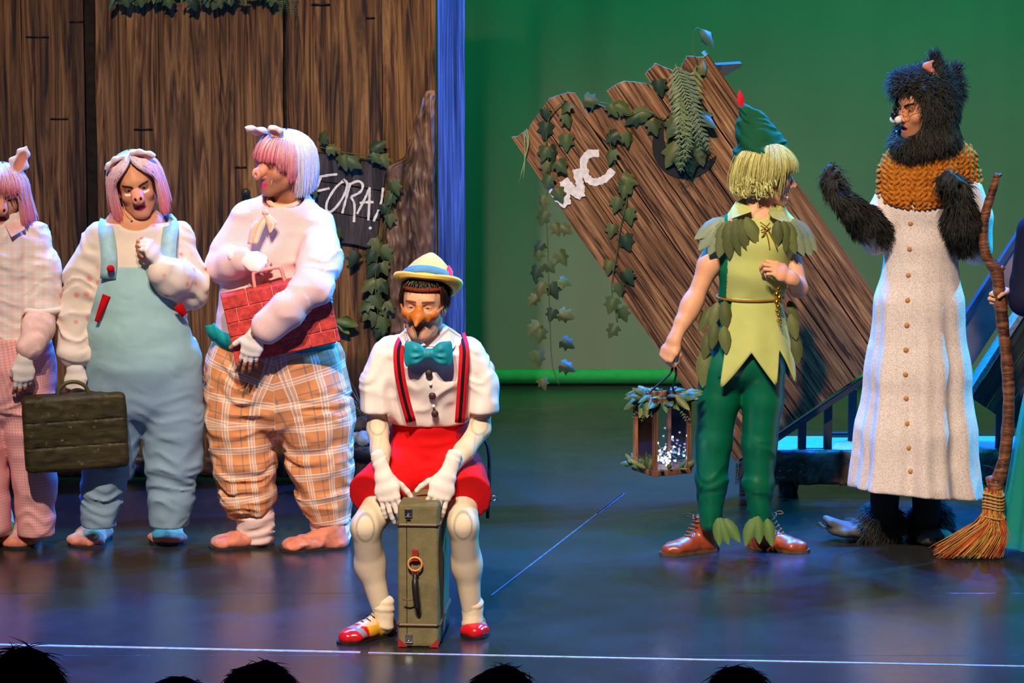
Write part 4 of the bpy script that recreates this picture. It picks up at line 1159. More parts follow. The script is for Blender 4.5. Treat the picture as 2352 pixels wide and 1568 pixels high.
# hidden trunk, arms and legs under the costume, then the hands
F = Field(0.05)
F.tube(g.PP([(312, 520), (312, 640), (315, 800), (320, 880)]), [.13, .14, .15, .16], [.09, .11, .12, .11])
for hip, kn, an in (((272, 890), (248, 1040), (228, 1190)), ((372, 890), (392, 1040), (390, 1190))): F.cap(g.P(*hip), g.P(*kn), .07, .05); F.cap(g.P(*kn), g.P(*an), .05, .035)
F.cap(g.P(240, 545), g.P(182, 690), .042, .036); F.cap(g.P(182, 690), g.P(172, 830, -.06), .034, .026)
F.cap(g.P(398, 545), g.P(445, 655), .042, .036); F.cap(g.P(445, 655, -.03), g.P(366, 606, -.20), .034, .026)
add_surf(body, F, 0.012, SK_TAN)
H1 = hand_joints(-1, g.P(172, 842, -.09), (0.03, -0.05, -1), (-0.10, -1, 0.1), (70, 85, 50), thumb=(20, 45, 30, 30))
H2 = hand_joints(1, g.P(366, 604, -.20), (-0.42, -.18, 0.75), (0.75, -.45, 0.40), [(50, 70, 40), (58, 75, 40), (62, 80, 45), (66, 80, 45)], thumb=(30, 45, 25, 25))
for H in (H1, H2): add_surf(body, hand_field(H), 0.0026, SK_TAN)
body.build('body', skin_m, who)
for H in (H1, H2):
    m = M(); add_surf(m, hand_field(H, 0.0016, tips=False, cuff=.02), 0.0028); m.build('glove', glove_m, who)
eyes(hc, hR, (-.15, .05), parent=who)
snout_obj(hc, hR, (0, 0.117, -0.024), who, r=.0265, L=.016)
# jumper
jump_c = srgb(230, 214, 200)
def spots(P):
    c = np.tile(np.array(jump_c), (len(P), 1))
    i = np.floor(P / .055); j = np.stack([vnoise(i * 7.3 + 3.1, 2), vnoise(i * 5.1 + 9.7, 4), vnoise(i * 3.3 + 1.7, 6)], -1) * .35 + .5
    d = np.linalg.norm((P / .055 - i) - j, axis=1); return blend(c, sstep(.28, .16, d) * (vnoise(i * 2.7 + .4, 9) > -.1), srgb(236, 150, 140))
F = Field(0.035)
F.tube(g.PP([(312, 528), (312, 600), (314, 700), (318, 800)]), [g.r(72), g.r(96), g.r(108), g.r(122)], [.105, .135, .165, .18])
F.tube(g.PP([(312, 505), (312, 525)]), [g.r(46), g.r(70)], [.07, .09])
sl1 = g.PP([(238, 545), (196, 640), (176, 730, -.02), (170, 812, -.07)]); F.tube(sl1, [g.r(46), g.r(47), g.r(42), g.r(37)], [.075, .078, .07, .06])
sl2 = g.PP([(398, 545), (436, 640, -.02), (440, 668, -.05)]); F.tube(sl2, [g.r(45), g.r(43), g.r(40)], [.075, .075, .07])
sl3 = g.PP([(438, 660, -.06), (395, 640, -.16), (372, 622, -.20)]); F.tube(sl3, [g.r(42), g.r(42), g.r(36)], [.07, .066, .055], wdir=(.5, 0, 1), k=.02)
zc = g.P(312, 516)[2]
xc_ = g.P(312, 600)[0]; F.mod(folds(sl1[0], sl1[3], .009, (30, 7), 1, lambda P: sstep(.12, .20, np.abs(P[..., 0] - xc_)))); F.mod(rumple(.0025, 8, 3))
F.cut(lambda P, v: np.maximum(v, (P[..., 2] - (zc + .012)) + 0.0 * v))
F.ell(g.P(313, 505, -.05), (g.r(40), .09, .045), 'd', .01)
m = M(); add_surf(m, F, 0.0075, spots, 1); m.build('jumper', cloth_m, who)
# overalls: legs, belly, bib
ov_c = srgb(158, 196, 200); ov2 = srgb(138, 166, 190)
F = Field(0.03)
F.tube(g.PP([(312, 590), (313, 680), (318, 760), (328, 830), (330, 890)]), [g.r(98), g.r(111), g.r(122), g.r(132), g.r(132)], [.150, .180, .198, .200, .175])
l1 = g.PP([(268, 880), (262, 960), (252, 1060), (234, 1130), (228, 1204)]); l2 = g.PP([(392, 880), (398, 960), (398, 1060), (393, 1130), (389, 1200)])
F.tube(l1, [g.r(70), g.r(70), g.r(58), g.r(48), g.r(39)], [.15, .14, .11, .09, .075], k=.02); F.tube(l2, [g.r(72), g.r(72), g.r(65), g.r(54), g.r(43)], [.15, .14, .115, .095, .08], k=.02)
bx0, bx1 = g.P(240, 620)[0], g.P(392, 600)[0]; bz = g.P(312, 614, -.15)[2]; wz = g.P(312, 775)[2]
def bibcut(P, v):
    x, y, z = P[..., 0], P[..., 1], P[..., 2]
    t = np.clip((z - wz) / (bz - wz), -.2, 1.2)
    half = (bx1 - bx0) / 2 + 0.10 * np.clip(1 - t, 0, 1) ** 1.4
    cutx = np.abs(x - (bx0 + bx1) / 2) - half
    back = np.where(z > wz, y - (g.Y - 0.02 - .10 * t), -1)
    return np.maximum.reduce([v, z - bz, np.where(z > wz + .0, cutx, -1), back])
F.mod(folds(l1[0], l1[-1], .010, (30, 8), 21, lambda P: sstep(.75, .2, P[..., 2]) * .9 + .15)); F.mod(rumple(.003, 7, 5, (1, 1, 1.6)))
F.cut(bibcut)
hz = g.P(312, 1208)[2]; F.cut(lambda P, v: np.maximum(v, hz - P[..., 2] + .0))
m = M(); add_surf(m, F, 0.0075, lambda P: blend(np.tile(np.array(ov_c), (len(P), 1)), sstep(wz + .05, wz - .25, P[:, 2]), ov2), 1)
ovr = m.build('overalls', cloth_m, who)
def ribbon(pts, w, t, mat, parent, name, nrmdir=(0, -1, 0), n=18, taper=None):
    P = spline(pts, n); T = np.gradient(P, axis=0); m = M(); vs = []
    for i in range(n):
        tt = nrm(T[i]); nd = nrmdir[0] * 0 if False else np.asarray(nrmdir if not callable(nrmdir) else nrmdir(P[i]), float); nd = nrm(nd - tt * np.dot(nd, tt)); s_ = np.cross(tt, nd); ww = w * (taper[0] + (taper[1] - taper[0]) * i / (n - 1)) if taper else w
        vs += [P[i] + s_ * ww / 2 + nd * t, P[i] - s_ * ww / 2 + nd * t, P[i] - s_ * ww / 2 - nd * t, P[i] + s_ * ww / 2 - nd * t]
    f = [[i * 4 + k, i * 4 + 4 + k, i * 4 + 4 + (k + 1) % 4, i * 4 + (k + 1) % 4] for i in range(n - 1) for k in range(4)] + [[0, 1, 2, 3], [(n - 1) * 4 + k for k in (3, 2, 1, 0)]]
    m.add(vs, f); return m.build(name, mat, parent)
strap_m = plain('pale_blue_cloth', ov_c, .9, .1)
ribbon(g.PP([(248, 640, -.155), (250, 600, -.155), (248, 560, -.125), (243, 525, -.08), (248, 508, .0), (255, 520, .09)]), g.r(36), .003, strap_m, ovr, 'strap')
ribbon(g.PP([(386, 640, -.155), (386, 595, -.155), (388, 555, -.125), (392, 524, -.08), (388, 507, 0), (380, 520, .09)]), g.r(36), .003, strap_m, ovr, 'strap')
red_m = plain('red_felt', srgb(190, 14, 22), .9, .1)
bp_ = g.P(254, 617, -.185); v, f = lathe_vf([(math.sin(a) * .016, -math.cos(a) * .016) for a in np.linspace(.01, 3.13, 9)], bp_, (0, -1, 0), 14); M().add(v, f).build('button', red_m, ovr)
def patch_on(fig_field_obj, pxs, Y, off, mat, parent, name):
    """A cloth patch laid on a surface by casting along the view onto its mesh."""
    pass
ribbon(g.PP([(245, 678, -.165), (234, 705, -.175), (222, 738, -.170)]), g.r(17), .004, red_m, ovr, 'pocket_trim', taper=(1.1, .55), nrmdir=(-.35, -1, .0))
ribbon(g.PP([(408, 700, -.15), (416, 712, -.145), (424, 722, -.13)]), g.r(20), .004, red_m, ovr, 'pocket_trim', taper=(1.1, .8), nrmdir=(.45, -1, .0))
# slippers
slip_m = plain('pink_slipper', srgb(214, 132, 110), .8, .2, var=.25, vs=30, bump=.3)
dark_sole = plain('dark_sole', (0.03, 0.025, 0.025), .7, .2)
for (px, py, d) in ((232, 1238, (-.25, -1)), (388, 1232, (.02, -1))):
    pos = gnd(px, py) + V(0, .06, 0); F, w = shoe_field(pos, d, .26, .068, .092, 1.25); F.mod(rumple(.004, 22, 8))
    F.cap(w(.05, 0, .06), w(.05, 0, .12), .045, .04)
    m = M(); add_surf(m, F, .006); so = m.build('slipper', slip_m, who); sole_obj(pos, d, .258, .070, dark_sole, so, .010)
# wig: parted in the middle, pink to the front, white behind
def endz(ph):
    a = abs(ph); return -0.062 - 0.045 * max(0, math.cos(a * 1.2 - .9)) if a < 1.9 else -0.085
pt = bob(rng, 3000, endz, A=(.114, .122, .120), push=lambda ph: math.copysign(max(abs(ph), 0.95 + .25 * rng.random()), ph if abs(ph) > .02 else rng.choice((-1, 1))), flare=.012, start=(.05, .55), curl=.012)
hair_obj('wig', pt, hc, hR, lambda a, b, i: ((white_hair, pink_hair) if b[1] > -0.010 else (white_hair, white_hair)) if rng.random() > .12 else (white_hair, hot_pink if b[1] > -.02 else white_hair), .0020, who)
band = M(); band.add(*tube_vf([hc + hR @ V(0.112 * math.cos(a), 0.012, 0.036 + .113 * math.sin(a)) for a in np.linspace(.1, math.pi - .1, 20)], .005, 6)); hb = band.build('headband', plain('white_band', WHITE_C, .8, .2), who)
ear_obj(hc + hR @ V(.026, .04, .140), g.P(239, 390, -.10), .027, (0.1, -.6, -.8), who); ear_obj(hc + hR @ V(-.012, .04, .148), g.P(360, 357, -.10), .027, (-.1, -.6, -.8), who)
headset([hc + hR @ V(.066, .02, -.03), hc + hR @ V(.062, .055, -.085), hc + hR @ V(.044, .085, -.098)], who)
# dark suitcase in the left hand
sc_ = Fig(-0.16)
case = empty('suitcase', sc_.P(174, 1080), 'dark green-brown wood-look suitcase with three plank bands, held by person in overalls', 'suitcase')
ctr = sc_.P(173, 990); ux = nrm(V(1, 0.16, 0.045)); uz = nrm(V(-.045, 0, 1)); uy = np.cross(uz, ux)
dk = N('blackened_green_wood', .55, .35); dv = dk.coord((6, 6, 30)); dn = dk.noise(dv, 1, 5, .65, 1); dm = dk.noise(dk.coord(), 26, 6, .75)
dk.col(dk.mix(dk.ramp(dm, [(.62, (0, 0, 0)), (.74, (1, 1, 1))]), dk.ramp(dn, [(.3, srgb(24, 20, 12)), (.6, srgb(62, 54, 26)), (.75, srgb(84, 74, 40))]), srgb(150, 140, 110))); dk.bump(dm, .4, .006)
bodym = M(); hw, hh, hd = sc_.r(119), sc_.r(88), .062
F = Field(.01); F.rbox(ctr, (hw, hd, hh), .022, np.stack([ux, uy, uz], 1))
for zz in (hh / 3, -hh / 3):
    F.rbox(ctr + uz * zz, (hw + .05, hd + .05, .0022), .001, np.stack([ux, uy, uz], 1), 'd', .003); F.rbox(ctr + uz * zz, (hw - .006, hd - .006, .01), .004, np.stack([ux, uy, uz], 1), k=0)
F.mod(rumple(.0022, 26, 4)); v, q = F.surf(.0042); v = relax(v, q, 1); M().add(v, q).build('body', dk.m, case)
hp = [ctr + ux * a + uz * (hh + b) for a, b in ((-.062, -.006), (-.052, .024), (-.02, .046), (.02, .046), (.052, .026), (.064, -.006))]
m = M(); m.add(*tube_vf(spline(hp, 24), .008, 8)); m.build('handle', plain('olive_leather', srgb(80, 74, 44), .5, .3), case)

# ------------------------------------------------------------------ person in orange checked trousers (third from left)
g = Fig(0.05)
who = empty('person', gnd(640, 1262), 'tall person in orange plaid trousers and pink jumper with pig snout, hugging brick suitcase', 'person', 'actors in pig costume')
hc = g.P(645, 383, -0.02); hR = rot_head(-52, 2, 5)
body = M()
F = head_field(w=1.02, mouth='closed', brow=0.003, lid=.35, nose=.4, neck=.056, jaw=1.1, neck_to=(0.01, -.06, -.19))
v, q, c = make_head(F, hc, hR, lambda P: face_color(P, SK_DARK, lip=srgb(214, 40, 110), brow=srgb(40, 24, 18), stubble=.55, shadow=(srgb(110, 60, 44), .6), blush=.2))
body.add(v, q, c)
F = Field(.05)
F.tube(g.PP([(650, 520), (640, 650), (635, 800), (640, 900)]), [.15, .15, .16, .16], [.11, .12, .13, .12])
for hip, kn, an in (((585, 900), (565, 1040), (585, 1225)), ((700, 900), (730, 1040), (760, 1225))): F.cap(g.P(*hip), g.P(*kn), .08, .055); F.cap(g.P(*kn), g.P(*an), .055, .04)
F.cap(g.P(570, 525), g.P(512, 610), .045, .038); F.cap(g.P(512, 610, -.04), g.P(556, 592, -.18), .036, .028)
F.cap(g.P(725, 530), g.P(712, 660, -.30), .048, .04); F.cap(g.P(712, 660, -.30), g.P(650, 722, -.325), .038, .034); F.cap(g.P(650, 722, -.325), g.P(590, 765, -.36), .034, .028)
add_surf(body, F, .012, SK_DARK)
H1 = hand_joints(-1, g.P(556, 592, -.20), (1, -.15, -.30), (-.25, -.75, .75), (55, 75, 40), thumb=(25, 30, 20, 20))
H2 = hand_joints(1, g.P(588, 766, -.345), (-.30, .10, -1), (-.15, -1, -.05), [(12, 14, 8), (10, 14, 8), (12, 16, 8), (16, 18, 10)], thumb=(48, 5, 8, 8), spread=5)
for H in (H1, H2): add_surf(body, hand_field(H), .0026, SK_DARK)
body.build('body', skin_m, who)
for H in (H1, H2):
    m = M(); add_surf(m, hand_field(H, .0018, tips=False, cuff=.02), .0028); m.build('glove', glove_m, who)
eyes(hc, hR, (.0, -.3), parent=who)
snout_obj(hc, hR, (0, .126, -.018), who, r=.027, L=.026)
m = M(); m.add(*tube_vf([hc + hR @ V(-.0405 + .006 * math.cos(a), .077 - .012 * (0.5 + .5 * math.cos(a)), -.052 + .012 * math.sin(a)) for a in np.linspace(0, 6.28, 14)], .0011, 4)); m.build('face_paint', plain('cream_paint', srgb(236, 206, 180), .7, .2), who)
# jumper: pale pink rib
rib = weave('pink_waffle_knit', srgb(222, 178, 176), [(0, .0068, .0030, 0, srgb(240, 212, 210), .55), (2, .0068, .0030, 0, srgb(240, 212, 210), .55)])
F = Field(.035)
F.tube(g.PP([(655, 500), (648, 580), (632, 680), (630, 770)]), [g.r(82), g.r(104), g.r(124), g.r(138)], [.12, .145, .155, .165])
F.tube(g.PP([(655, 475), (655, 500)]), [g.r(52), g.r(80)], [.075, .1])
sa = g.PP([(572, 505), (530, 570, -.02), (508, 612, -.05)]); F.tube(sa, [g.r(44), g.r(42), g.r(38)], [.08, .075, .065])
sb = g.PP([(508, 612, -.05), (535, 604, -.13), (553, 596, -.18)]); F.tube(sb, [g.r(34), g.r(36), g.r(30)], [.06, .058, .05], wdir=(0, 0, 1), k=.02)
sc2 = g.PP([(722, 528), (734, 595, -.16), (716, 660, -.30)]); F.tube(sc2, [g.r(50), g.r(50), g.r(48)], [.085, .085, .08])
sd = g.PP([(714, 660, -.30), (658, 713, -.36), (608, 756, -.365)]); F.tube(sd, [g.r(46), g.r(43), g.r(37)], [.075, .062, .05], wdir=(.65, 0, .75), k=.02)
F.ell(g.P(652, 462, -.03), (g.r(46), .075, .05), 'd', .01)
F.mod(rumple(.005, 9, 13, (1, 1, 1.8))); F.mod(folds(sc2[0], sd[2], .007, (26, 8), 4, lambda P: sstep(g.P(690, 600)[0], g.P(725, 600)[0], P[..., 0])))
wz3 = g.P(620, 790)[2]; F.cut(lambda P, v: np.maximum(v, wz3 - P[..., 2]))
m = M(); add_surf(m, F, .0075, patf=planar_pat(g.P(640, 600), .1)); m.build('jumper', rib, who)
# neckerchief
kc = weave('peach_plaid', srgb(232, 190, 160), [(0, .05, .006, 0, srgb(200, 206, 200), .7), (2, .05, .006, 0, srgb(200, 206, 200), .7), (0, .05, .012, .3, srgb(246, 226, 206), .6)])
m = M(); nk = [hc + V(.062 * math.cos(a) + .012, .070 * math.sin(a) + .0, -.138 + .02 * math.sin(a)) for a in np.linspace(0, 6.283, 24)]
m.add(*tube_vf(nk, .012, 8, False), pat=np.zeros(3)); ks = m.build('neckerchief', kc, who)
def cloth_tail(pts, ws, parent, mat, name):
    P = spline(pts, 14); W_ = np.interp(np.linspace(0, 1, 14), np.linspace(0, 1, len(ws)), ws); m = M(); vs = []; pa = []
    for i in range(14):
        for k, u in enumerate(np.linspace(-1, 1, 7)): vs.append(P[i] + V(u * W_[i], -.010 * (1 - u * u) + .004 * math.sin(u * 5), 0)); pa.append((u * W_[i], 0, P[i][2]))
    n = len(vs); vs += [p + V(0, .004, 0) for p in vs]; pa += pa
    f = [[i * 7 + k, (i + 1) * 7 + k, (i + 1) * 7 + k + 1, i * 7 + k + 1] for i in range(13) for k in range(6)]; f += [[n + a for a in q][::-1] for q in f[:]]
    rim = list(range(7)) + [i * 7 + 6 for i in range(1, 14)] + [13 * 7 + k for k in range(5, -1, -1)] + [i * 7 for i in range(12, 0, -1)]
    f += [[a, b, b + n, a + n] for a, b in zip(rim, rim[1:] + rim[:1])]
    m.add(vs, f, pat=np.array(pa)); return m.build(name, mat, parent)
cloth_tail(g.PP([(612, 488, -.17), (592, 520, -.185), (580, 560, -.19)]), [.012, .030, .022], ks, kc, 'tail'); cloth_tail(g.PP([(608, 488, -.175), (622, 510, -.185), (620, 535, -.19)]), [.012, .026, .004], ks, kc, 'tail')
M().add(*lathe_vf([(math.sin(a) * .014, -math.cos(a) * .014) for a in np.linspace(.01, 3.13, 8)], g.P(610, 488, -.178), (0, 0, 1), 12), pat=V(0, 0, 0)).build('knot', kc, ks)
# plaid trousers
plaid = weave('orange_plaid', srgb(222, 146, 96), [(0, .105, .006, .42, srgb(150, 122, 112), .8), (2, .105, .006, .42, srgb(150, 122, 112), .8),
    (0, .105, .030, 0, srgb(232, 200, 178), .45), (2, .105, .030, 0, srgb(232, 200, 178), .45), (0, .0092, .0030, 0, srgb(250, 238, 228), .0),
    (0, .105, .0022, .12, srgb(252, 240, 230), .85), (0, .105, .0022, .0, srgb(252, 240, 230), .85), (0, .105, .0022, -.12, srgb(252, 240, 230), .85), (2, .105, .0022, .12, srgb(252, 240, 230), .85), (2, .105, .0022, 0, srgb(252, 240, 230), .85), (2, .105, .0022, -.12, srgb(252, 240, 230), .85), (0, .105, .002, .06, srgb(130, 120, 130), .6), (2, .105, .002, .06, srgb(130, 120, 130), .6)])
F = Field(.03)
F.tube(g.PP([(630, 770), (632, 840), (634, 900)]), [g.r(138), g.r(158), g.r(160)], [.19, .205, .19])
l1 = g.PP([(560, 890), (552, 960), (560, 1060), (568, 1130), (580, 1190)]); l2 = g.PP([(712, 890), (724, 960), (734, 1060), (744, 1130), (756, 1196)])
F.tube(l1, [g.r(92), g.r(80), g.r(72), g.r(62), g.r(46)], [.165, .15, .13, .115, .085], k=.015); F.tube(l2, [g.r(94), g.r(88), g.r(74), g.r(62), g.r(46)], [.17, .16, .135, .115, .085], k=.015)
F.mod(folds(l1[0], l1[-1], .013, (26, 6), 31, lambda P: sstep(.95, .45, P[..., 2]) * .8 + .2)); F.mod(rumple(.004, 10, 15, (1, 1, 2)))
tz3 = g.P(620, 772)[2]; hz3, hz4, xm3 = g.P(580, 1190)[2], g.P(756, 1200)[2], g.P(668, 1100)[0]; F.cut(lambda P, v: np.maximum(np.maximum(v, P[..., 2] - tz3), np.where(P[..., 0] < xm3, hz3, hz4) - P[..., 2]))
m = M(); add_surf(m, F, .0075, patf=limb_pat([[g.P(600, 770)] + l1, [g.P(680, 770)] + l2], .15)); m.build('trousers', plaid, who)
# crumpled cuffs
cuff_m = plain('pink_white_cuff', srgb(236, 204, 200), .9, .1, var=.08)
for (a, b, s_) in (((584, 1190), (588, 1222), 1), ((758, 1196), (764, 1226), 2)):
    F = Field(.01); F.tube(g.PP([a, b]), [g.r(46), g.r(42)], [.082, .07]); F.mod(folds(g.P(*a), g.P(*b), .008, (60, 9), s_)); m = M(); add_surf(m, F, .006); m.build('trouser_cuff', cuff_m, who)
# teal sash
teal_m = plain('teal_cloth', srgb(20, 150, 150), .7, .2)
ribbon(g.PP([(490, 758, -.06), (503, 774, -.12), (540, 790, -.17), (590, 796, -.19), (650, 796, -.19), (720, 790, -.16), (768, 780, -.08)]), g.r(36), .003, teal_m, who, 'sash', nrmdir=lambda p: (p[0] - g.P(630, 800)[0], p[1] - g.Y, 0), n=30)
ribbon(g.PP([(498, 780, -.10), (486, 764, -.12), (481, 746, -.12)]), g.r(22), .003, teal_m, who, 'sash_end', nrmdir=(-.3, -1, 0), n=8)
for (px, py, d, L) in ((608, 1252, (-1, -.35), .265), (778, 1258, (-1, -.30), .275)):
    pos = gnd(px, py) + V(.03, .02, 0); F, w = shoe_field(pos, d, L, .062, .08, 1.25); F.mod(rumple(.004, 20, 9)); F.cap(w(.06, 0, .06), w(.06, 0, .11), .05, .045)
    m = M(); add_surf(m, F, .006); so = m.build('slipper', slip_m, who); sole_obj(pos, d, L, .064, dark_sole, so, .010)
def endz3(ph):
    a = abs(ph); return .042 if a < .75 else (.012 if a < 1.12 else (-.035 if a < 1.4 else (-.098 if a < 2.0 else -.085)))
pt = bob(rng, 3200, endz3, A=(.118, .130, .118), flare=.012, start=(.05, .6), curl=.02, C=(0, -.025, .036), push=lambda ph: ph * 1.12 if abs(ph) < .5 else ph)
hair_obj('wig', pt, hc, hR, lambda a, b, i: (white_hair, pink_hair if rng.random() > .2 else hot_pink) if b[1] > .012 else ((white_hair, hot_pink) if b[1] > -.005 and rng.random() > .5 else (white_hair, white_hair)), .0020, who)
ear_obj(hc + hR @ V(.045, .035, .135), g.P(561, 292, -.10), .027, (-.2, -.5, -.8), who); ear_obj(hc + hR @ V(-.04, .035, .140), g.P(618, 290, -.12), .027, (-.1, -.6, -.75), who)
# brick suitcase
bc = Fig(-0.17)
case = empty('brick_suitcase', bc.P(650, 800), 'red suitcase painted as a brick wall, hugged by the tall person in plaid', 'suitcase')
ctr = bc.P(644, 729); ux = nrm(V(1, .10, .21)); uz = nrm(V(-.21, -.02, 1)); uy = np.cross(uz, ux); uz = np.cross(ux, uy)
Rb = np.stack([ux, uy, uz], 1); hw, hh, hd = bc.r(124), bc.r(80), .055
mort = plain('pink_mortar', srgb(226, 150, 140), .8, .2); brick_m = plain('brick_red', srgb(196, 62, 56), .65, .3, var=.4, vs=40, bump=.4)
F = Field(.01); F.rbox(ctr, (hw - .004, hd - .003, hh - .004), .015, Rb); v, q = F.surf(.007); M().add(v, q).build('body', mort, case)
rows = 5; bh = hh * 2 / rows
for side in (-1, 1):
    for r_ in range(rows):
        zb = -hh + bh * (r_ + .5); L = .105; x_ = -hw - (L / 2 if r_ % 2 else 0)
        while x_ < hw - .005:
            a, b = max(x_, -hw + .001) + .0014, min(x_ + L, hw - .001) - .0014; x_ += L
            if b - a < .012: continue
            c_ = ctr + ux * (a + b) / 2 + uz * zb + uy * side * (hd - .004)
            me = M().add(*box_vf(c_, ux * (b - a) / 2, uy * .0065, uz * (bh / 2 - .0014))).mesh('brick', brick_m, False); bevel_me(me, .003, 1); link('brick', me, case)
for zb, nm in ((hh, 'top'), (-hh, 'bottom')):
    x_ = -hw
    while x_ < hw - .01:
        a, b = x_ + .0016, min(x_ + .105, hw) - .0016; x_ += .105
        me = M().add(*box_vf(ctr + ux * (a + b) / 2 + uz * (zb - math.copysign(.004, zb)), ux * (b - a) / 2, uy * (hd - .010), uz * .0065)).mesh('brick', brick_m, False); bevel_me(me, .003, 1); link('brick', me, case)
hp = [ctr + ux * a + uz * (hh + b) for a, b in ((-.075, -.01), (-.07, .05), (-.055, .062), (.03, .062), (.045, .05), (.05, -.01))]
m = M(); m.add(*tube_vf(spline(hp, 26), .0075, 8)); m.build('handle', plain('pink_handle', srgb(226, 150, 140), .6, .3), case)

# ------------------------------------------------------------------ person in pink gingham at the left edge
g = Fig(0.02)
who = empty('person', gnd(40, 1250), 'person in pink gingham trousers and pale checked shirt with pig snout at left edge', 'person', 'actors in pig costume')
hc = g.P(3, 454, -.03); hR = rot_head(8, 8, 3)
body = M()
F = head_field(mouth='frown', brow=.004, lid=.6, nose=.4)
v, q, c = make_head(F, hc, hR, lambda P: face_color(P, SK_FAIR, lip=srgb(130, 16, 26), brow=srgb(110, 70, 50), brow_tilt=.2, shadow=(srgb(150, 92, 72), .6), blush=.4, brow_z=.027))
body.add(v, q, c)
F = Field(.05)
F.tube(g.PP([(4, 530), (6, 650), (10, 800), (14, 880)]), [.13, .14, .15, .16], [.09, .11, .12, .11])
for hip, kn, an in (((-30, 890), (-20, 1040), (-5, 1215)), ((55, 890), (76, 1040), (84, 1225))): F.cap(g.P(*hip), g.P(*kn), .07, .05); F.cap(g.P(*kn), g.P(*an), .05, .035)
F.cap(g.P(74, 548), g.P(98, 690, -.05), .045, .038); F.cap(g.P(98, 690, -.05), g.P(60, 815, -.21), .036, .026); F.cap(g.P(-68, 548), g.P(-92, 690), .045, .038); F.cap(g.P(-92, 690), g.P(-84, 830, -.05), .036, .026)
add_surf(body, F, .012, SK_FAIR)
H1 = hand_joints(1, g.P(56, 822, -.215), (-.06, -.05, -1), (.25, -1, .1), [(18, 30, 20), (24, 34, 20), (28, 36, 22), (30, 38, 24)], thumb=(28, 35, 15, 15))
H2 = hand_joints(-1, g.P(-82, 830, -.06), (.05, -.05, -1), (-.5, -1, 0), (25, 35, 20))
for H in (H1, H2): add_surf(body, hand_field(H), .0026, SK_DARK if H is H1 else SK_FAIR)
body.build('body', skin_m, who)
for H in (H1, H2): m = M(); add_surf(m, hand_field(H, .0018, tips=False, cuff=.03), .0028); m.build('glove', glove_m, who)
eyes(hc, hR, (-.1, 0), parent=who); snout_obj(hc, hR, (0, .116, -.024), who, r=.027, L=.016)
under_m = plain('pink_jersey', srgb(236, 196, 184), .9, .1)
F = Field(.02); ar = g.PP([(97, 668, -.01), (96, 712, -.045), (88, 752, -.13), (68, 798, -.20)]); F.tube(ar, [g.r(30), g.r(34), g.r(36), g.r(31)], [.05, .055, .06, .052]); F.mod(folds(ar[0], ar[2], .004, (40, 8), 2)); m = M(); add_surf(m, F, .007); m.build('undersleeve', under_m, who)
F = Field(.02); ar = g.PP([(-90, 680), (-92, 740, -.02), (-84, 810, -.04)]); F.tube(ar, [g.r(38), g.r(38), g.r(31)], [.066, .06, .052]); m = M(); add_surf(m, F, .008); m.build('undersleeve', under_m, who)
shirt_m = weave('pale_check', srgb(244, 230, 222), [(0, .042, .018, 0, srgb(240, 206, 200), .55), (2, .042, .018, 0, srgb(240, 206, 200), .55), (0, .042, .004, .4, srgb(210, 222, 228), .6), (2, .042, .004, .4, srgb(210, 222, 228), .6)])
F = Field(.035)
F.tube(g.PP([(4, 525), (4, 600), (6, 700), (10, 800)]), [g.r(66), g.r(74), g.r(82), g.r(94)], [.11, .13, .15, .165]); F.tube(g.PP([(3, 508), (4, 525)]), [g.r(48), g.r(70)], [.075, .095])
for s_, sl in ((1, g.PP([(72, 550), (93, 630, -.02), (95, 704, -.05)])), (-1, g.PP([(-64, 550), (-84, 630), (-88, 704, -.01)]))):
    F.tube(sl, [g.r(46), g.r(46), g.r(45)], [.08, .082, .078], k=.012); F.mod(folds(sl[0], sl[2], .006, (30, 7), 6 + s_))
F.ell(g.P(3, 505, -.03), (g.r(40), .07, .04), 'd', .01)
szc = g.P(94, 714)[2]; xin = g.P(46, 700)[0]; F.mod(rumple(.003, 8, 4)); F.cut(lambda P, v: np.where(np.abs(P[..., 0] - g.P(4, 700)[0]) > xin - g.P(4, 700)[0] + .02, np.maximum(v, szc - P[..., 2]), v))
m = M(); add_surf(m, F, .0075, patf=planar_pat(g.P(0, 600))); sh_ = m.build('shirt', shirt_m, who)
M().add(*tube_vf([g.P(95, 709, -.05) + V(g.r(46) * math.cos(a), .078 * math.sin(a), 0) for a in np.linspace(0, 6.283, 26)], .013, 8, False), pat=V(0, 0, 0)).build('sleeve_cuff', shirt_m, sh_)
for s_ in (1, -1):
    pts = [(4 + s_ * 4, 512, -.105), (4 + s_ * 40, 494, -.055), (4 + s_ * 54, 526, -.10), (4 + s_ * 22, 544, -.135)]
    vs = g.PP(pts); vs2 = [p + V(0, .006, -.002) for p in vs]; M().add(vs + vs2, [[0, 1, 2, 3], [7, 6, 5, 4]] + [[k, 4 + k, 4 + (k + 1) % 4, (k + 1) % 4] for k in range(4)]).build('collar', plain('pink_collar', srgb(238, 190, 184), .9, .1), sh_, False)
ging = weave('pink_gingham', srgb(246, 196, 194), [(0, .012, .006, 0, srgb(232, 142, 148), .5), (2, .012, .006, 0, srgb(232, 142, 148), .5)])
F = Field(.03)
F.tube(g.PP([(8, 780), (12, 840), (14, 890)]), [g.r(106), g.r(112), g.r(110)], [.172, .18, .165])
l1 = g.PP([(-38, 880), (-36, 980), (-24, 1100), (-8, 1205)]); l2 = g.PP([(62, 880), (68, 980), (80, 1100), (83, 1212)])
F.tube(l1, [g.r(62), g.r(50), g.r(42), g.r(32)], [.15, .13, .10, .085], k=.015); F.tube(l2, [g.r(66), g.r(58), g.r(50), g.r(41)], [.15, .13, .105, .09], k=.015)
F.mod(folds(l1[0], l1[-1], .006, (18, 6), 41)); F.mod(rumple(.004, 7, 16, (1, 1, 1.6)))
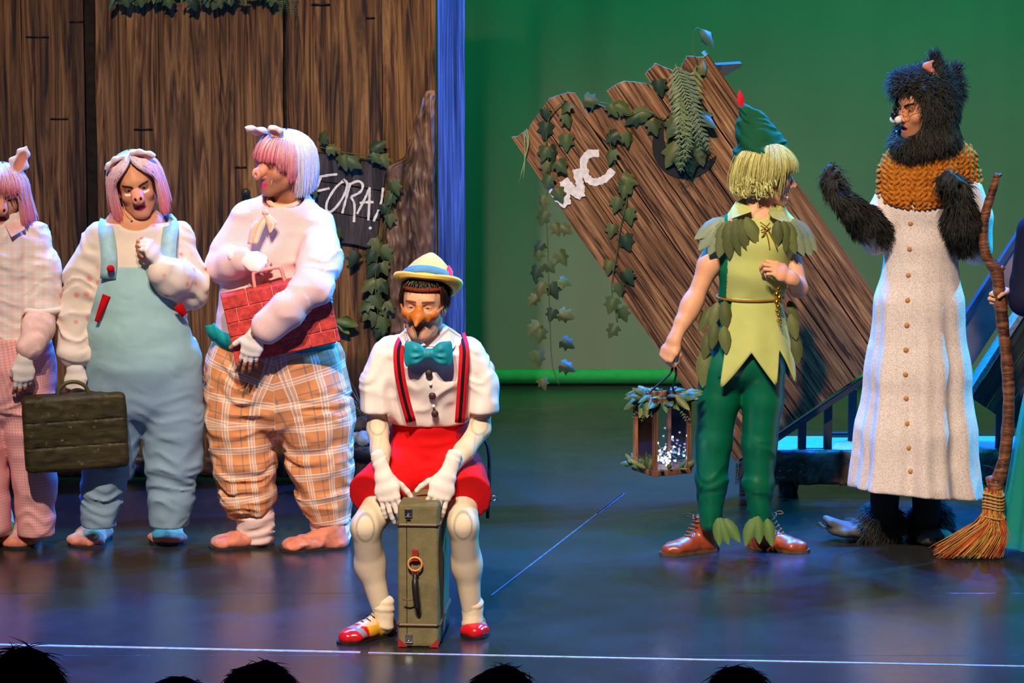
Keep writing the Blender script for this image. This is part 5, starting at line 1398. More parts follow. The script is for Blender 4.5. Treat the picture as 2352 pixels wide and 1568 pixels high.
t0_, b0_ = g.P(0, 768)[2], g.P(80, 1228)[2]; F.cut(lambda P, v: np.maximum(np.maximum(v, P[..., 2] - t0_), b0_ - P[..., 2]))
m = M(); add_surf(m, F, .0075, patf=limb_pat([[g.P(-20, 770)] + l1, [g.P(40, 770)] + l2], .12)); m.build('trousers', ging, who)
for (px, py, d) in ((68, 1240, (-.15, -1)), (-6, 1232, (.3, -1))):
    pos = gnd(px, py) + V(0, .05, 0); F, w = shoe_field(pos, d, .25, .064, .088, 1.25); F.mod(rumple(.004, 22, 8)); F.cap(w(.05, 0, .06), w(.05, 0, .12), .045, .04)
    m = M(); add_surf(m, F, .006); so = m.build('slipper', slip_m, who); sole_obj(pos, d, .248, .066, dark_sole, so, .010)
pt = bob(rng, 2800, lambda ph: 0.046 if abs(ph) < .72 else -.07 - .02 * rng.random(), A=(.112, .118, .108), flare=.030, start=(.05, .55))
hair_obj('wig', pt, hc, hR, lambda a, b, i: (white_hair, pink_hair) if b[1] > .03 else ((white_hair, hot_pink) if b[1] > .012 else (white_hair, white_hair)), .0020, who)
for s_, tip in ((1, (-46, 340)), (-1, (62, 334))): ear_obj(hc + hR @ V(s_ * .050, .02, .112), g.P(*tip, -.06), .032, (-s_ * .25, -1, -.15), who)

# ------------------------------------------------------------------ seated person in red shorts, on the upright suitcase
g = Fig(-1.50)
who = empty('person', gnd(985, 1470), 'seated person in red shorts, white shirt, teal bow tie and yellow hat, beaked nose mask', 'person')
tights = srgb(222, 204, 178)
hc = g.P(973, 703, -.06); hR = rot_head(-10, 4, 2)
body = M(); F = head_field(w=1.0, mouth='closed', lid=.42, neck=.052, nose=.8, neck_to=(0, -.06, -.19))
v, q, c = make_head(F, hc, hR, lambda P: face_color(P, srgb(222, 164, 128), lip=srgb(190, 110, 100), brow=srgb(120, 74, 50), shadow=(srgb(196, 138, 108), .5), blush=.2, brow_z=.033))
body.add(v, q, c)
F = Field(.05); F.tube(g.PP([(985, 800, 0), (985, 880, .05), (988, 980, .13), (990, 1060, .17)]), [.13, .12, .12, .14], [.09, .10, .10, .11]); add_surf(body, F, .012, SK_FAIR)
body.build('body', skin_m, who); eyes(hc, hR, (.1, .35), srgb(96, 66, 44), parent=who)
# tights and sleeves with drawn wooden joints
kn1, kn2 = g.P(840, 1205, -.20), g.P(1064, 1200, -.20)
el1, el2 = g.P(868, 985, .0), g.P(1102, 985, .0)
def joint_col(P):
    c = np.tile(np.array(tights), (len(P), 1)); dk_ = np.array(tights) * .45
    for o in (kn1 + V(0, -.04, -.005), kn2 + V(0, -.04, -.005)):
        d = np.hypot((P[:, 0] - o[0]) / .9, (P[:, 2] - o[2]) / 1.35); c = blend(c, sstep(.0055, .002, np.abs(d - .036)) * (P[:, 1] < o[1] + .06) * .7, dk_); c = blend(c, sstep(.012, .0, np.abs(d - .058)) * (P[:, 2] > o[2] - .06) * .35, dk_)
    for o in (el1, el2):
        d = np.hypot(P[:, 0] - o[0], (P[:, 2] - o[2] - .02)); c = blend(c, sstep(.005, .001, np.abs(d - .030)) * (P[:, 2] > o[2] - .012) * .6, dk_)
        for dx in (-.014, .016): c = blend(c, sstep(.0035, .001, np.abs(P[:, 0] - o[0] - dx - .10 * (P[:, 2] - o[2]))) * (P[:, 2] < o[2]) * (P[:, 2] > o[2] - .12) * .4, dk_)
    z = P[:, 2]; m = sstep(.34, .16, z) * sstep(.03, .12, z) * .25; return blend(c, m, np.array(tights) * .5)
F = Field(.03)
for hip, kn, mid, an in ((g.P(930, 1085, .10), kn1, g.P(850, 1300, -.13), g.P(882, 1420, -.135)), (g.P(1045, 1085, .10), kn2, g.P(1072, 1300, -.12), g.P(1085, 1420, -.10))):
    F.cap(hip, kn + V(0, .02, -.01), .075, .058); F.cap(kn + V(0, .0, -.01), mid, .052, .052, k=.02); F.ell(mid + V(0, .02, .03), (.050, .056, .08), k=.03); F.cap(mid, an, .050, .033)
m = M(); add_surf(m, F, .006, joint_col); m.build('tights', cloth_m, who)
w1, w2 = g.P(880, 1090, -.17), g.P(1028, 1088, -.18)
for sh, el, wr in ((g.P(868, 850, .02), el1, w1), (g.P(1108, 850, .02), el2, w2)):
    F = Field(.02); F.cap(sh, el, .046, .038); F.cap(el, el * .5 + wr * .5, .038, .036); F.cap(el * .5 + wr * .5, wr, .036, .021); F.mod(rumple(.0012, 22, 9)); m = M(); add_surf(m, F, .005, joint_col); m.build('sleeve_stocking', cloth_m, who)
# socks, shoes
sock_m = plain('cream_sock', tights, .9, .1)
for an in (g.P(881, 1408, -.135), g.P(1085, 1404, -.10)):
    F = Field(.01); F.cap(an + V(0, 0, .03), an + V(0, 0, -.045), .0415, .038); F.mod(folds(an, an + V(0, 0, 1), .004, (75, 8), 3)); m = M(); add_surf(m, F, .0045); m.build('sock', sock_m, who)
shoe_m = vcol('patent_leather', .18, .6, 0, .1)
for nm, pos, d in (('l', gnd(893, 1456), gnd(800, 1476) - gnd(893, 1456)), ('r', gnd(1084, 1436), gnd(1096, 1482) - gnd(1084, 1436))):
    d = nrm(d); d[2] = 0; L = .265; pos = pos - d * .02; F, w = shoe_field(pos, d, L, .047, .075, .95)
    def sc_(P, pos=pos, d=d):
        a = (P - pos) @ d; z = P[:, 2]; c = np.tile(np.array(srgb(200, 24, 34)), (len(P), 1))
        c = blend(c, (a < .16).astype(float), srgb(226, 170, 40)); c = blend(c, (a < .085).astype(float), srgb(96, 40, 26)); s2 = a - .45 * z; c = blend(c, ((s2 > .158) & (s2 < .188)).astype(float), srgb(150, 140, 160)); c = blend(c, ((a > .11) & (a < .17) & (z > .058)).astype(float), srgb(236, 190, 150)); c = blend(c, ((z < .022)).astype(float) * (a > .1), srgb(200, 24, 34)); return c
    m = M(); add_surf(m, F, .0045, sc_); so = m.build('shoe', shoe_m, who); sole_obj(pos, d, L - .002, .049, plain('black_sole', (.015, .012, .012), .5, .3), so, .010)
    lm = plain('dark_lace', srgb(60, 30, 20), .7, .2)
    for k in range(4):
        a = .11 + .020 * k; sd = V(-d[1], d[0], 0); zt = .092 - .010 * k
        M().add(*tube_vf([pos + d * a - sd * .022 + V(0, 0, zt - .012), pos + d * (a + .004) + V(0, 0, zt), pos + d * a + sd * .022 + V(0, 0, zt - .012)], .0022, 5)).build('lace', lm, so)
# gloves
Hl = hand_joints(-1, w1, (.26, -.22, -1), (-.30, -1, .18), [(14, 18, 10), (16, 22, 12), (10, 16, 10), (8, 14, 10)], thumb=(38, 25, 12, 10), spread=5, sc=1.06)
Hr = hand_joints(1, w2, (-.38, -.30, -1), (.18, -1, .32), [(30, 26, 14), (20, 20, 10), (16, 18, 10), (14, 16, 10)], thumb=(48, 25, 12, 10), spread=6, sc=1.06)
for H in (Hl, Hr): m = M(); F = hand_field(H, .001, True, cuff=.05); F.mod(folds(H['wrist'], H['wrist'] + H['y'], .0022, (70, 20), 3, lambda P, H=H: sstep(.03, -.02, (P - H['wrist']) @ H['y']))); add_surf(m, F, .0026); m.build('glove', glove_m, who)
# shirt
shirtw = plain('white_shirt', srgb(238, 228, 222), .9, .12, var=.04)
F = Field(.03); F.tube(g.PP([(985, 810, .0), (985, 860, .02), (985, 930, .07), (985, 975, .11)]), [g.r(88), g.r(98), g.r(94), g.r(86)], [.10, .118, .118, .11]); F.tube(g.PP([(985, 782, .0), (985, 808, .0)]), [g.r(58), g.r(92)], [.07, .09])
for sl in (g.PP([(895, 815, .01), (868, 880, .01), (866, 938, .0)]), g.PP([(1075, 815, .01), (1104, 880, .01), (1108, 938, .0)])):
    F.tube(sl, [g.r(40), g.r(38), g.r(37)], [.072, .07, .066]); F.mod(folds(sl[0], sl[2], .004, (16, 10), 8))
sz = g.P(866, 947)[2]; sx = g.P(985, 900)[0]; tz_ = g.P(985, 972, .05)[2]; F.cut(lambda P, v: np.maximum(v, tz_ - P[..., 2])); F.mod(rumple(.004, 11, 23, (1.6, 1, 1)))
F.cut(lambda P, v: np.where(np.abs(P[..., 0] - sx) > .155, np.maximum(v, sz - P[..., 2]), v)); F.ell(g.P(975, 768, -.05), (.055, .07, .05), 'd', .008)
m = M(); add_surf(m, F, .006); sh_ = m.build('shirt', shirtw, who)
for s_, pts in ((1, [(978, 792, -.13), (940, 752, -.075), (918, 772, -.03), (935, 800, -.10)]), (-1, [(984, 794, -.13), (1030, 752, -.075), (1062, 775, -.02), (1040, 800, -.09)])):
    vs = g.PP(pts); vs2 = [p + V(0, .006, -.004) for p in vs]; M().add(vs + vs2, [[0, 1, 2, 3], [7, 6, 5, 4]] + [[k, 4 + k, 4 + (k + 1) % 4, (k + 1) % 4] for k in range(4)]).build('collar', shirtw, sh_, False)
btn_m = plain('dark_button', srgb(56, 30, 36), .5, .3)
for x, y, dy, r_ in ((985, 857, -.118, .0135), (993, 909, -.092, .0135), (999, 950, -.068, .0135), (989, 882, -.106, .006), (996, 932, -.078, .006)): M().add(*lathe_vf([(r_ * .95, 0), (r_, .003), (r_ * .8, .006), (.001, .0055)], g.P(x, y, dy), (0, -1, .15), 16)).build('button', btn_m if r_ > .01 else shirtw, sh_)
# bow tie
bow_m = plain('teal_satin', srgb(20, 140, 160), .55, .35)
F = Field(.012); bc_ = g.P(984, 812, -.145)
for s_ in (1, -1):
    F.tube([bc_ + V(s_ * .008, 0, 0), bc_ + V(s_ * .045, -.006, 0), bc_ + V(s_ * .080, 0, 0)], [.016, .036, .050], [.014, .022, .010], wdir=(0, 0, 1)); F.cap(bc_ + V(s_ * .02, -.03, .004), bc_ + V(s_ * .055, -.032, .006), .003, .009, 'd', .01); F.cap(bc_ + V(s_ * .02, -.024, -.012), bc_ + V(s_ * .06, -.03, -.022), .003, .006, 'd', .01)
F.ell(bc_ + V(0, -.008, 0), (.014, .016, .018)); m = M(); add_surf(m, F, .004); m.build('bow_tie', bow_m, who)
# shorts
red_c = plain('red_cloth', srgb(222, 22, 26), .85, .15, var=.08)
F = Field(.035); F.tube(g.PP([(988, 960, .10), (988, 1010, .13), (988, 1070, .15)]), [g.r(84), g.r(92), g.r(100)], [.130, .135, .14])
for a, b, r0, r1 in ((g.P(935, 1080, .10), g.P(856, 1138, -.10), .115, .098), (g.P(1040, 1080, .10), g.P(1068, 1140, -.11), .118, .105)): F.tube([a, b], [r0, r1 * .95], [r0, r1], k=.03)
F.mod(rumple(.003, 10, 33, (1, 1, 2.2)))
za_ = g.P(985, 952)[2]; F.cut(lambda P, v: np.maximum(v, P[..., 2] - za_))
ka = nrm(kn1 - g.P(935, 1080, .10)); kb = nrm(kn2 - g.P(1040, 1080, .10)); c1_ = g.P(853, 1142, -.11); c2_ = g.P(1066, 1150, -.12)
F.cut(lambda P, v: np.where(P[..., 0] < sx, np.maximum(v, (P - c1_) @ ka), np.maximum(v, (P - c2_) @ kb)))
m = M(); add_surf(m, F, .006); m.build('shorts', red_c, who)
# braces: red band with a dark centre line
brc = plain('red_elastic', srgb(216, 26, 40), .8, .15); brk = plain('black_elastic', srgb(30, 22, 30), .8, .15)
for pts in ([(930, 770, .02), (916, 800, -.085), (917, 850, -.105), (928, 910, -.085), (944, 968, -.055)], [(1058, 768, .02), (1066, 800, -.075), (1064, 850, -.095), (1060, 910, -.075), (1056, 970, -.045)]):
    b_ = ribbon(g.PP(pts), g.r(23), .003, brc, who, 'brace'); ribbon([p + V(0, -.004, .001) for p in g.PP(pts)], g.r(7), .002, brk, b_, 'brace_stripe')
# hanging rear brace with its hook
hk = ribbon(g.PP([(1085, 985, .22), (1118, 1020, .16), (1124, 1090, .10), (1120, 1190, .06)]), g.r(10), .003, brk, who, 'rear_brace', nrmdir=(1, -.6, 0))
M().add(*tube_vf([g.P(1122, 1143, .08), g.P(1136, 1138, .08), g.P(1141, 1145, .08), g.P(1134, 1150, .08), g.P(1126, 1150, .08)], .0028, 6)).build('hook', steel_m, hk)
# beaked nose mask
F = Field(.010); mask_m = plain('orange_leather', srgb(186, 104, 32), .5, .35, var=.15)
lc = lambda x, y, z: hc + hR @ V(x, y, z)
F.tube([lc(0, .088, .010), lc(0, .104, -.018), lc(.002, .132, -.045)], [.016, .021, .007], [.012, .014, .007], wdir=hR[:, 0])
for s_ in (1, -1): F.tube([lc(s_ * .010, .100, -.022), lc(s_ * .034, .092, -.026), lc(s_ * .060, .070, -.012), lc(s_ * .080, .030, .008)], [.013, .009, .007, .007], [.006, .005, .004, .004], wdir=hR[:, 2])
m = M(); add_surf(m, F, .003); m.build('nose_mask', mask_m, who)
# headset, hair, hat
headset([lc(.064, .03, -.05), lc(.060, .055, -.075), lc(.050, .075, -.082)], who)
pt = bob(rng, 700, lambda ph: .078 if math.cos(ph) > .45 else .01, A=(.086, .102, .098), start=(.2, .9)); hair_obj('hair', pt, hc, hR, lambda a, b, i: (srgb(40, 22, 14),) * 2, .0034, who)
hat_m = plain('yellow_felt', srgb(238, 196, 90), .85, .15, var=.08, vs=12)
ho = lc(-.006, -.036, .072); hd_ = nrm(V(.12, .50, .88)); hx, hy, _ = frame_of(hd_, (0, -1, 0)); seg = 48; m = M(); vs = []
prof = [(.092, -.010), (.100, -.002), (.096, .03), (.080, .065), (.052, .098), (.020, .122), (.004, .128)]
hs = np.arange(seg) * 2 * math.pi / seg
fr_ = nrm(V(-.1, -1, 0) - hd_ * np.dot(V(-.1, -1, 0), hd_)); sd_ = np.cross(hd_, fr_)
def hatp(r_, h, a):   # a=0 front; the crown is pinched, the brim turned up at the sides and back
    return ho + hd_ * h + fr_ * (r_ * 1.12 * math.cos(a)) + sd_ * (r_ * math.sin(a))
rings = []
for r_, h in [(.129, -.004), (.126, -.012), (.114, -.018), (.100, -.012)]:
    rings.append([hatp(r_ * (1 if r_ < .11 else (.88 + .12 * abs(math.sin(a)))), h + (max(0, r_ - .10) * (.95 * abs(math.sin(a)) ** 2 - .15 * max(0, math.cos(a)) + .55 * max(0, -math.cos(a)))), a) for a in hs])
for r_, h in [(.099, .02), (.088, .05), (.068, .08), (.040, .108), (.014, .126), (.002, .129)]:
    rings.append([hatp(r_ * (1 - .18 * (h / .13) * abs(math.cos(a)) ** .5), h, a) for a in hs])
inner = [[p - nrm((p - ho) - hd_ * np.dot(p - ho, hd_)) * .004 + (hd_ * -.004 if k < 3 else hd_ * -.003) for p in R_] for k, R_ in enumerate(rings)]
allr = inner[::-1] + rings; v = np.array([p for R_ in allr for p in R_]); f = [[i * seg + k, i * seg + (k + 1) % seg, (i + 1) * seg + (k + 1) % seg, (i + 1) * seg + k] for i in range(len(allr) - 1) for k in range(seg)]
f += [[(len(allr) - 1) * seg + k for k in range(seg)], list(range(seg))[::-1]]
m.add(v, f); hat = m.build('hat', hat_m, who)
M().add(np.array([p for r_, h in ((.1025, .006), (.1015, .034), (.0985, .034), (.0995, .006)) for p in [hatp(r_ * (1 - .10 * (h / .13)), h, a) for a in hs]]), [[i * seg + k, i * seg + (k + 1) % seg, ((i + 1) % 4) * seg + (k + 1) % seg, ((i + 1) % 4) * seg + k] for i in range(4) for k in range(seg)]).build('hat_band', plain('blue_ribbon', srgb(90, 150, 215), .7, .2), hat)
place_leaf(leaf_mesh('feather', BROAD, -.1, .1, srgb(226, 60, 110), srgb(226, 60, 110)), hatp(.105, .015, -1.0 if sd_[0] < 0 else 1.0), hd_ + V(-.2, 0, 0), V(.6, -1, .2), .05, hat, 'feather')
m = M(); m.add(*tube_vf([lc(.072 * math.sin(a), -.012 + .092 * math.cos(a), .070 + .006 * math.cos(a)) for a in np.linspace(-1.3, 1.3, 16)], .009, 6)); m.build('hair_net', plain('russet_band', srgb(120, 44, 24), .8, .2), who)
# upright suitcase he sits on
case = empty('suitcase', gnd(965, 1487), 'upright olive green suitcase with black handle and brass ring under the seated person', 'suitcase')
fl = gnd(914, 1486); frr = gnd(1012, 1492); ux = nrm(V(frr[0] - fl[0], -.012, 0)); uy = nrm(V(.17, 1, 0)); uy = uy - ux * np.dot(uy, ux); uz = V(0, 0, 1)
wid = .150; dep = .44; hgt = at(965, 1158, fl[1])[2]
cc_ = V(fl[0], fl[1], 0) + ux * wid / 2 + uy * dep / 2 + uz * hgt / 2; Rc = np.stack([ux, nrm(uy), uz], 1)
ol = plain('olive_canvas', srgb(112, 104, 72), .8, .2, var=.2, vs=18, bump=.3)
me = M().add(*box_vf(cc_, ux * wid / 2, nrm(uy) * dep / 2, uz * (hgt / 2 - .0))).mesh('body', ol, False); bevel_me(me, .016, 3); link('body', me, case)
corner = lambda a, b, c: cc_ + ux * a * wid / 2 + nrm(uy) * b * dep / 2 + uz * (c - hgt / 2)
rimm = plain('brown_leather_rim', srgb(92, 66, 44), .5, .35); 
for z in (.085, hgt - .075):
    loop = [corner(a * 1.01, b * 1.005, z) for a, b in ((-.9, -1), (.9, -1), (1, -.96), (1, .96), (.9, 1), (-.9, 1), (-1, .96), (-1, -.96), (-.9, -1))]
    M().add(*tube_vf(loop, .0065, 6)).build('rim', rimm, case, False)
M().add(*box_vf(corner(-.55, -1.002, hgt / 2), ux * .0012, nrm(uy) * .001, uz * (hgt / 2 - .02))).build('lid_seam', black_m, case, False)
for z in (.035, hgt - .03):
    lt = link('latch', bevel_me(M().add(*box_vf(corner(-.45, -1.01, z), ux * .014, nrm(uy) * .005, uz * .016)).mesh('latch', steel_m, False), .003), case); M().add(*tube_vf([corner(-.55, -1.09, z - .006), corner(-.35, -1.09, z - .006)], .003, 6)).build('latch_bar', steel_m, lt)
redl = plain('red_leather', srgb(150, 34, 36), .5, .35)
for s_ in (-1, 1): M().add(*prism_vf([(0, 0), (.034, 0), (0, .034)], corner(s_ * .99, -1.012, .003), ux * -s_, uz, nrm(uy), -.002, .004)).build('corner_guard', redl, case, False)
rc_ = corner(-.12, -1.06, .315)
link('ring_tab', bevel_me(M().add(*box_vf(rc_ + uz * .032, ux * .011, nrm(uy) * .004, uz * .022)).mesh('ring_tab', redl, False), .003), case)
M().add(*tube_vf([rc_ + ux * .025 * math.cos(a) + uz * .025 * math.sin(a) - nrm(uy) * .004 for a in np.linspace(0, 6.283, 24)], .0042, 7, False)).build('ring', plain('brass_wood_ring', srgb(214, 150, 80), .4, .4), case)
M().add(*box_vf(rc_ - uz * .030, ux * .012, nrm(uy) * .004, uz * .010)).build('ring_tab', redl, case, False)
M().add(*tube_vf(spline([rc_ - uz * .035, rc_ + V(0, -.022, -.08), rc_ + V(.006, -.02, -.14), rc_ + V(.012, .004, -.185)], 16), [.009] * 3 + [.012] * 10 + [.009] * 3, 8)).build('handle', plain('black_leather', (.012, .011, .011), .45, .4), case)
m = M(); m.add(*tube_vf(spline([rc_ + V(.002, -.012, -.125), rc_ + V(-.02, -.016, -.132), rc_ + V(-.045, -.012, -.13)], 8), .003, 5)); m.build('luggage_strap', rimm, case)

# ------------------------------------------------------------------ person in the green leaf tunic
g = Fig(-0.13)
who = empty('person', gnd(1685, 1272), 'person in green leaf tunic and leggings with pointed hat, holding the lantern', 'person')
hc = g.P(1766, 406, -.02); hR = rot_head(98, 6, 0)
skp = srgb(224, 164, 124)
body = M(); F = head_field(mouth='open', lid=.5, nose=1.1, neck=.050, w=.97, neck_to=(.01, -.06, -.17))
v, q, c = make_head(F, hc, hR, lambda P: face_color(P, skp, lip=srgb(190, 100, 86), brow=srgb(60, 36, 26), shadow=(srgb(150, 96, 70), .6), blush=.3))
body.add(v, q, c)
F = Field(.05); F.tube(g.PP([(1738, 530), (1732, 610), (1725, 690), (1712, 830)]), [.14, .12, .11, .13], [.09, .09, .085, .10]); F.cap(g.P(1744, 520, .0), g.P(1748, 470, .01), .06, .05)
for ch in ((1665, 880, 1642, 1010, 1632, 1200), (1752, 880, 1744, 1020, 1745, 1200)): F.cap(g.P(*ch[:2]), g.P(*ch[2:4]), .06, .045); F.cap(g.P(*ch[2:4]), g.P(*ch[4:]), .045, .032)
F.tube(g.PP([(1745, 470, .0), (1744, 505, -.03), (1748, 540, -.06)]), [.05, .09, .08], [.05, .06, .04])
add_surf(body, F, .009, skp)
A1 = g.PP([(1648, 560, 0), (1628, 610, -.02), (1594, 690, -.05), (1568, 740, -.09), (1549, 780, -.12)])
Hn = hand_joints(-1, A1[-1], (-.42, -.14, -.9), (-.55, -.62, .25), (72, 88, 50), thumb=(22, 40, 30, 30), sc=.95)
F = hand_field(Hn); F.cap(A1[0], A1[1], .045, .043, k=.02); F.cap(A1[1], A1[2], .043, .034, k=.03); F.ell(A1[2] * .6 + A1[3] * .4, (.038, .038, .05), k=.03); F.cap(A1[2], A1[3], .036, .031, k=.03); F.cap(A1[3], A1[4], .031, .023, k=.02)
add_surf(body, F, .0032, skp)
B1 = g.PP([(1812, 570, .02), (1830, 640, -.02), (1834, 662, -.05), (1818, 640, -.17)])
Hm = hand_joints(1, B1[-1], (-.85, -.22, .55), (.35, -.75, .65), [(32, 55, 30), (36, 58, 32), (40, 60, 34), (44, 62, 36)], thumb=(25, 40, 15, 15), sc=.95)
F = hand_field(Hm); F.cap(B1[0], B1[2], .043, .036, k=.03); F.cap(B1[2], B1[3], .035, .023, k=.02); add_surf(body, F, .0032, skp)
body.build('body', skin_m, who); eyes(hc, hR, (0, 0), parent=who)
# leggings
satin = plain('green_satin', srgb(0, 96, 66), .38, .5, var=.08, vs=8)
F = Field(.02)
L1 = g.PP([(1656, 850), (1650, 920), (1640, 1010), (1635, 1100), (1631, 1196)]); L2 = g.PP([(1752, 850), (1752, 920), (1744, 1020), (1742, 1110), (1746, 1192)])
F.tube(L1, [g.r(52), g.r(48), g.r(41), g.r(37), g.r(26)], [.10, .092, .08, .075, .055]); F.tube(L2, [g.r(52), g.r(47), g.r(40), g.r(36), g.r(26)], [.10, .092, .078, .072, .055]); F.ell(g.P(1704, 830), (g.r(92), .12, .11))
F.mod(folds(L1[2], L1[4] + V(.03, 0, 0), .004, (20, 9), 51, lambda P: sstep(.65, .3, P[..., 2]))); tz5 = g.P(1700, 780)[2]; F.cut(lambda P, v: np.maximum(v, P[..., 2] - tz5))
m = M(); add_surf(m, F, .006); m.build('leggings', satin, who)
# tunic body
lime_m = plain('lime_cloth', srgb(186, 192, 112), .85, .15, var=.07, vs=12); dgreen_m = plain('dark_green_cloth', srgb(10, 104, 74), .8, .2, var=.1)
F = Field(.03)
F.tube(g.PP([(1742, 505), (1740, 560, -.01), (1732, 620, -.015), (1726, 676)]), [g.r(70), g.r(82), g.r(76), g.r(74)], [.10, .128, .118, .105]); F.cap(g.P(1668, 522), g.P(1676, 560), .05, .055); F.cap(g.P(1806, 522, .01), g.P(1800, 560, .01), .05, .055)
F.ell(g.P(1746, 478, -.03), (.060, .085, .06), 'd', .01); F.cap(g.P(1748, 480, -.12), g.P(1757, 512, -.13), .03, .008, 'd', .01)
F.mod(rumple(.005, 10, 61, (1.5, 1, .8))); za5 = g.P(1726, 690)[2]; F.cut(lambda P, v: np.maximum(v, za5 - P[..., 2]))
xl = g.P(1668, 620)[0]
m = M(); add_surf(m, F, .006, lambda P: np.where((P[:, 0] < xl - .0 + .02 * (P[:, 2] - 1.2))[:, None], V(*srgb(10, 104, 74)), V(*srgb(186, 192, 112)))); tun = m.build('tunic', cloth_m, who)
def skirt(cpx, rw, rd, hemf, a0, a1, mat, parent, name, wrw, wrd, zt, n=64, rows=14, fold_=.006, seed=0):
    """A flared skirt panel between two angles (0 faces the camera), hem height from hemf(angle)."""
    c = g.P(*cpx); m = M(); vs = []
    for j in range(rows):
        t = j / (rows - 1)
        for i in range(n):
            a = a0 + (a1 - a0) * i / (n - 1); z = zt + (hemf(a) - zt) * t; k = max(0, (zt - z)) / .36
            f_ = fold_ * k * math.sin(a * 9 + seed); x = c[0] + (wrw + (rw - wrw) * k + f_) * math.sin(a); y = c[1] - (wrd + (rd - wrd) * k + f_) * math.cos(a); vs.append((x, y, z))
    nn = len(vs); cen = V(c[0], c[1], 0); ins = [(p[0] + (cen[0] - p[0]) * .035, p[1] + (cen[1] - p[1]) * .035, p[2]) for p in vs]
    f = [[j * n + i, (j + 1) * n + i, (j + 1) * n + i + 1, j * n + i + 1] for j in range(rows - 1) for i in range(n - 1)]; f += [[q + nn for q in fc][::-1] for fc in f[:]]
    rim = list(range(n)) + [j * n + n - 1 for j in range(1, rows)] + [(rows - 1) * n + i for i in range(n - 2, -1, -1)] + [j * n for j in range(rows - 2, 0, -1)]
    f += [[a, b, b + nn, a + nn] for a, b in zip(rim, rim[1:] + rim[:1])]
    m.add(vs + ins, f); return m.build(name, mat, parent)
wz5 = g.P(1726, 678)[2]; tipz = g.P(1700, 884, -.1)[2]; notz = g.P(1726, 806, -.1)[2]
def zig(pts): xs_ = [p[0] for p in pts]; ys_ = [p[1] for p in pts]; return lambda a: float(np.interp(a, xs_, ys_))
skirt((1722, 678), .215, .172, zig([(-1.0, notz), (-.62, tipz - .0), (-.56, tipz), (.0, notz), (.52, tipz), (.68, notz + .01), (1.15, tipz), (1.35, notz)]), -.62, 1.25, lime_m, tun, 'front_skirt', .132, .108, wz5, seed=1)
skirt((1722, 678), .195, .150, zig([(-3.2, notz), (-2.6, tipz), (-2.1, notz), (-1.55, tipz - .01), (-1.2, notz + .03), (-.8, tipz + .02), (-.3, notz), (.3, notz), (.9, notz), (1.3, notz - .03), (1.5, notz + .06), (2.0, tipz), (2.6, notz), (3.2, tipz)]), -3.14, 3.14, dgreen_m, tun, 'under_skirt', .122, .098, wz5, n=120)
belt_m = plain('amber_cord', srgb(140, 96, 30), .5, .3)
bc5 = g.P(1723, 681); M().add(*tube_vf([bc5 + V(.136 * math.cos(a), .113 * math.sin(a), .004 * math.sin(a)) for a in np.linspace(0, 6.283, 40)], .0055, 7, False)).build('belt', belt_m, tun)
# collar flaps and lacing
for pts in ([(1690, 462, -.02), (1680, 478, -.06), (1680, 502, -.125), (1726, 486, -.135), (1722, 474, -.10)], [(1768, 474, -.10), (1764, 488, -.135), (1775, 500, -.14), (1812, 516, -.10), (1800, 484, -.04)]):
    vs = g.PP(pts); n = len(vs); vs2 = [p + V(0, .005, -.003) for p in vs]; M().add(vs + vs2, [list(range(n)), [n + k for k in range(n)][::-1]] + [[k, n + k, n + (k + 1) % n, (k + 1) % n] for k in range(n)]).build('collar', lime_m, tun, False)
for a, b in (((1746, 510), (1768, 528)), ((1768, 512), (1748, 530)), ((1757, 526), (1768, 574)), ((1764, 526), (1785, 572)), ((1757, 526), (1750, 545))): M().add(*tube_vf(spline(g.PP([(*a, -.135), ((a[0] + b[0]) / 2 + 2, (a[1] + b[1]) / 2, -.145), (*b, -.140)]), 8), .0026, 5)).build('lace', belt_m, tun)
# leaf epaulettes and hip leaves
lf = [leaf_mesh('cloth_leaf', BROAD, -.2, .25, c, tuple(q * 1.3 for q in c)) for c in (srgb(84, 92, 52), srgb(104, 112, 66), srgb(128, 142, 112))]
def leaves(spec, parent):
    for x, y, dy, ang, L, k in spec:
        a = math.radians(ang); u_ = V(math.sin(a), -.25, -math.cos(a)); place_leaf(lf[k], g.P(x, y, dy), u_, V(.6 * math.sin(a), -1, .35), g.r(L), parent, 'cloth_leaf', .85)
leaves([(1664, 500, -.06, -62, 82, 2), (1660, 506, -.07, -46, 86, 2), (1664, 508, -.085, -30, 84, 2), (1668, 508, -.10, -14, 84, 1), (1676, 506, -.11, 0, 86, 0), (1690, 504, -.125, 10, 82, 0), (1700, 502, -.13, 22, 84, 0), (1712, 498, -.135, 34, 76, 1), (1662, 500, -.04, -54, 70, 2), (1690, 500, -.12, -6, 60, 1),
        (1800, 506, -.115, 6, 70, 0), (1808, 508, -.105, 18, 76, 1), (1814, 508, -.09, 28, 84, 2), (1818, 506, -.07, 36, 92, 2), (1820, 502, -.05, 44, 92, 2), (1786, 506, -.13, 0, 60, 0), (1816, 510, -.08, 22, 80, 2)], tun)
leaves([(1648, 694, -.09, -18, 60, 1), (1664, 690, -.11, 4, 68, 0), (1636, 704, -.06, -34, 64, 0), (1642, 740, -.12, -8, 62, 0), (1662, 748, -.135, 8, 64, 1), (1630, 760, -.08, -14, 66, 0), (1622, 800, -.07, -6, 90, 1), (1812, 690, -.06, 24, 60, 0), (1816, 720, -.07, 16, 62, 1), (1826, 770, -.06, 10, 64, 0)], tun)
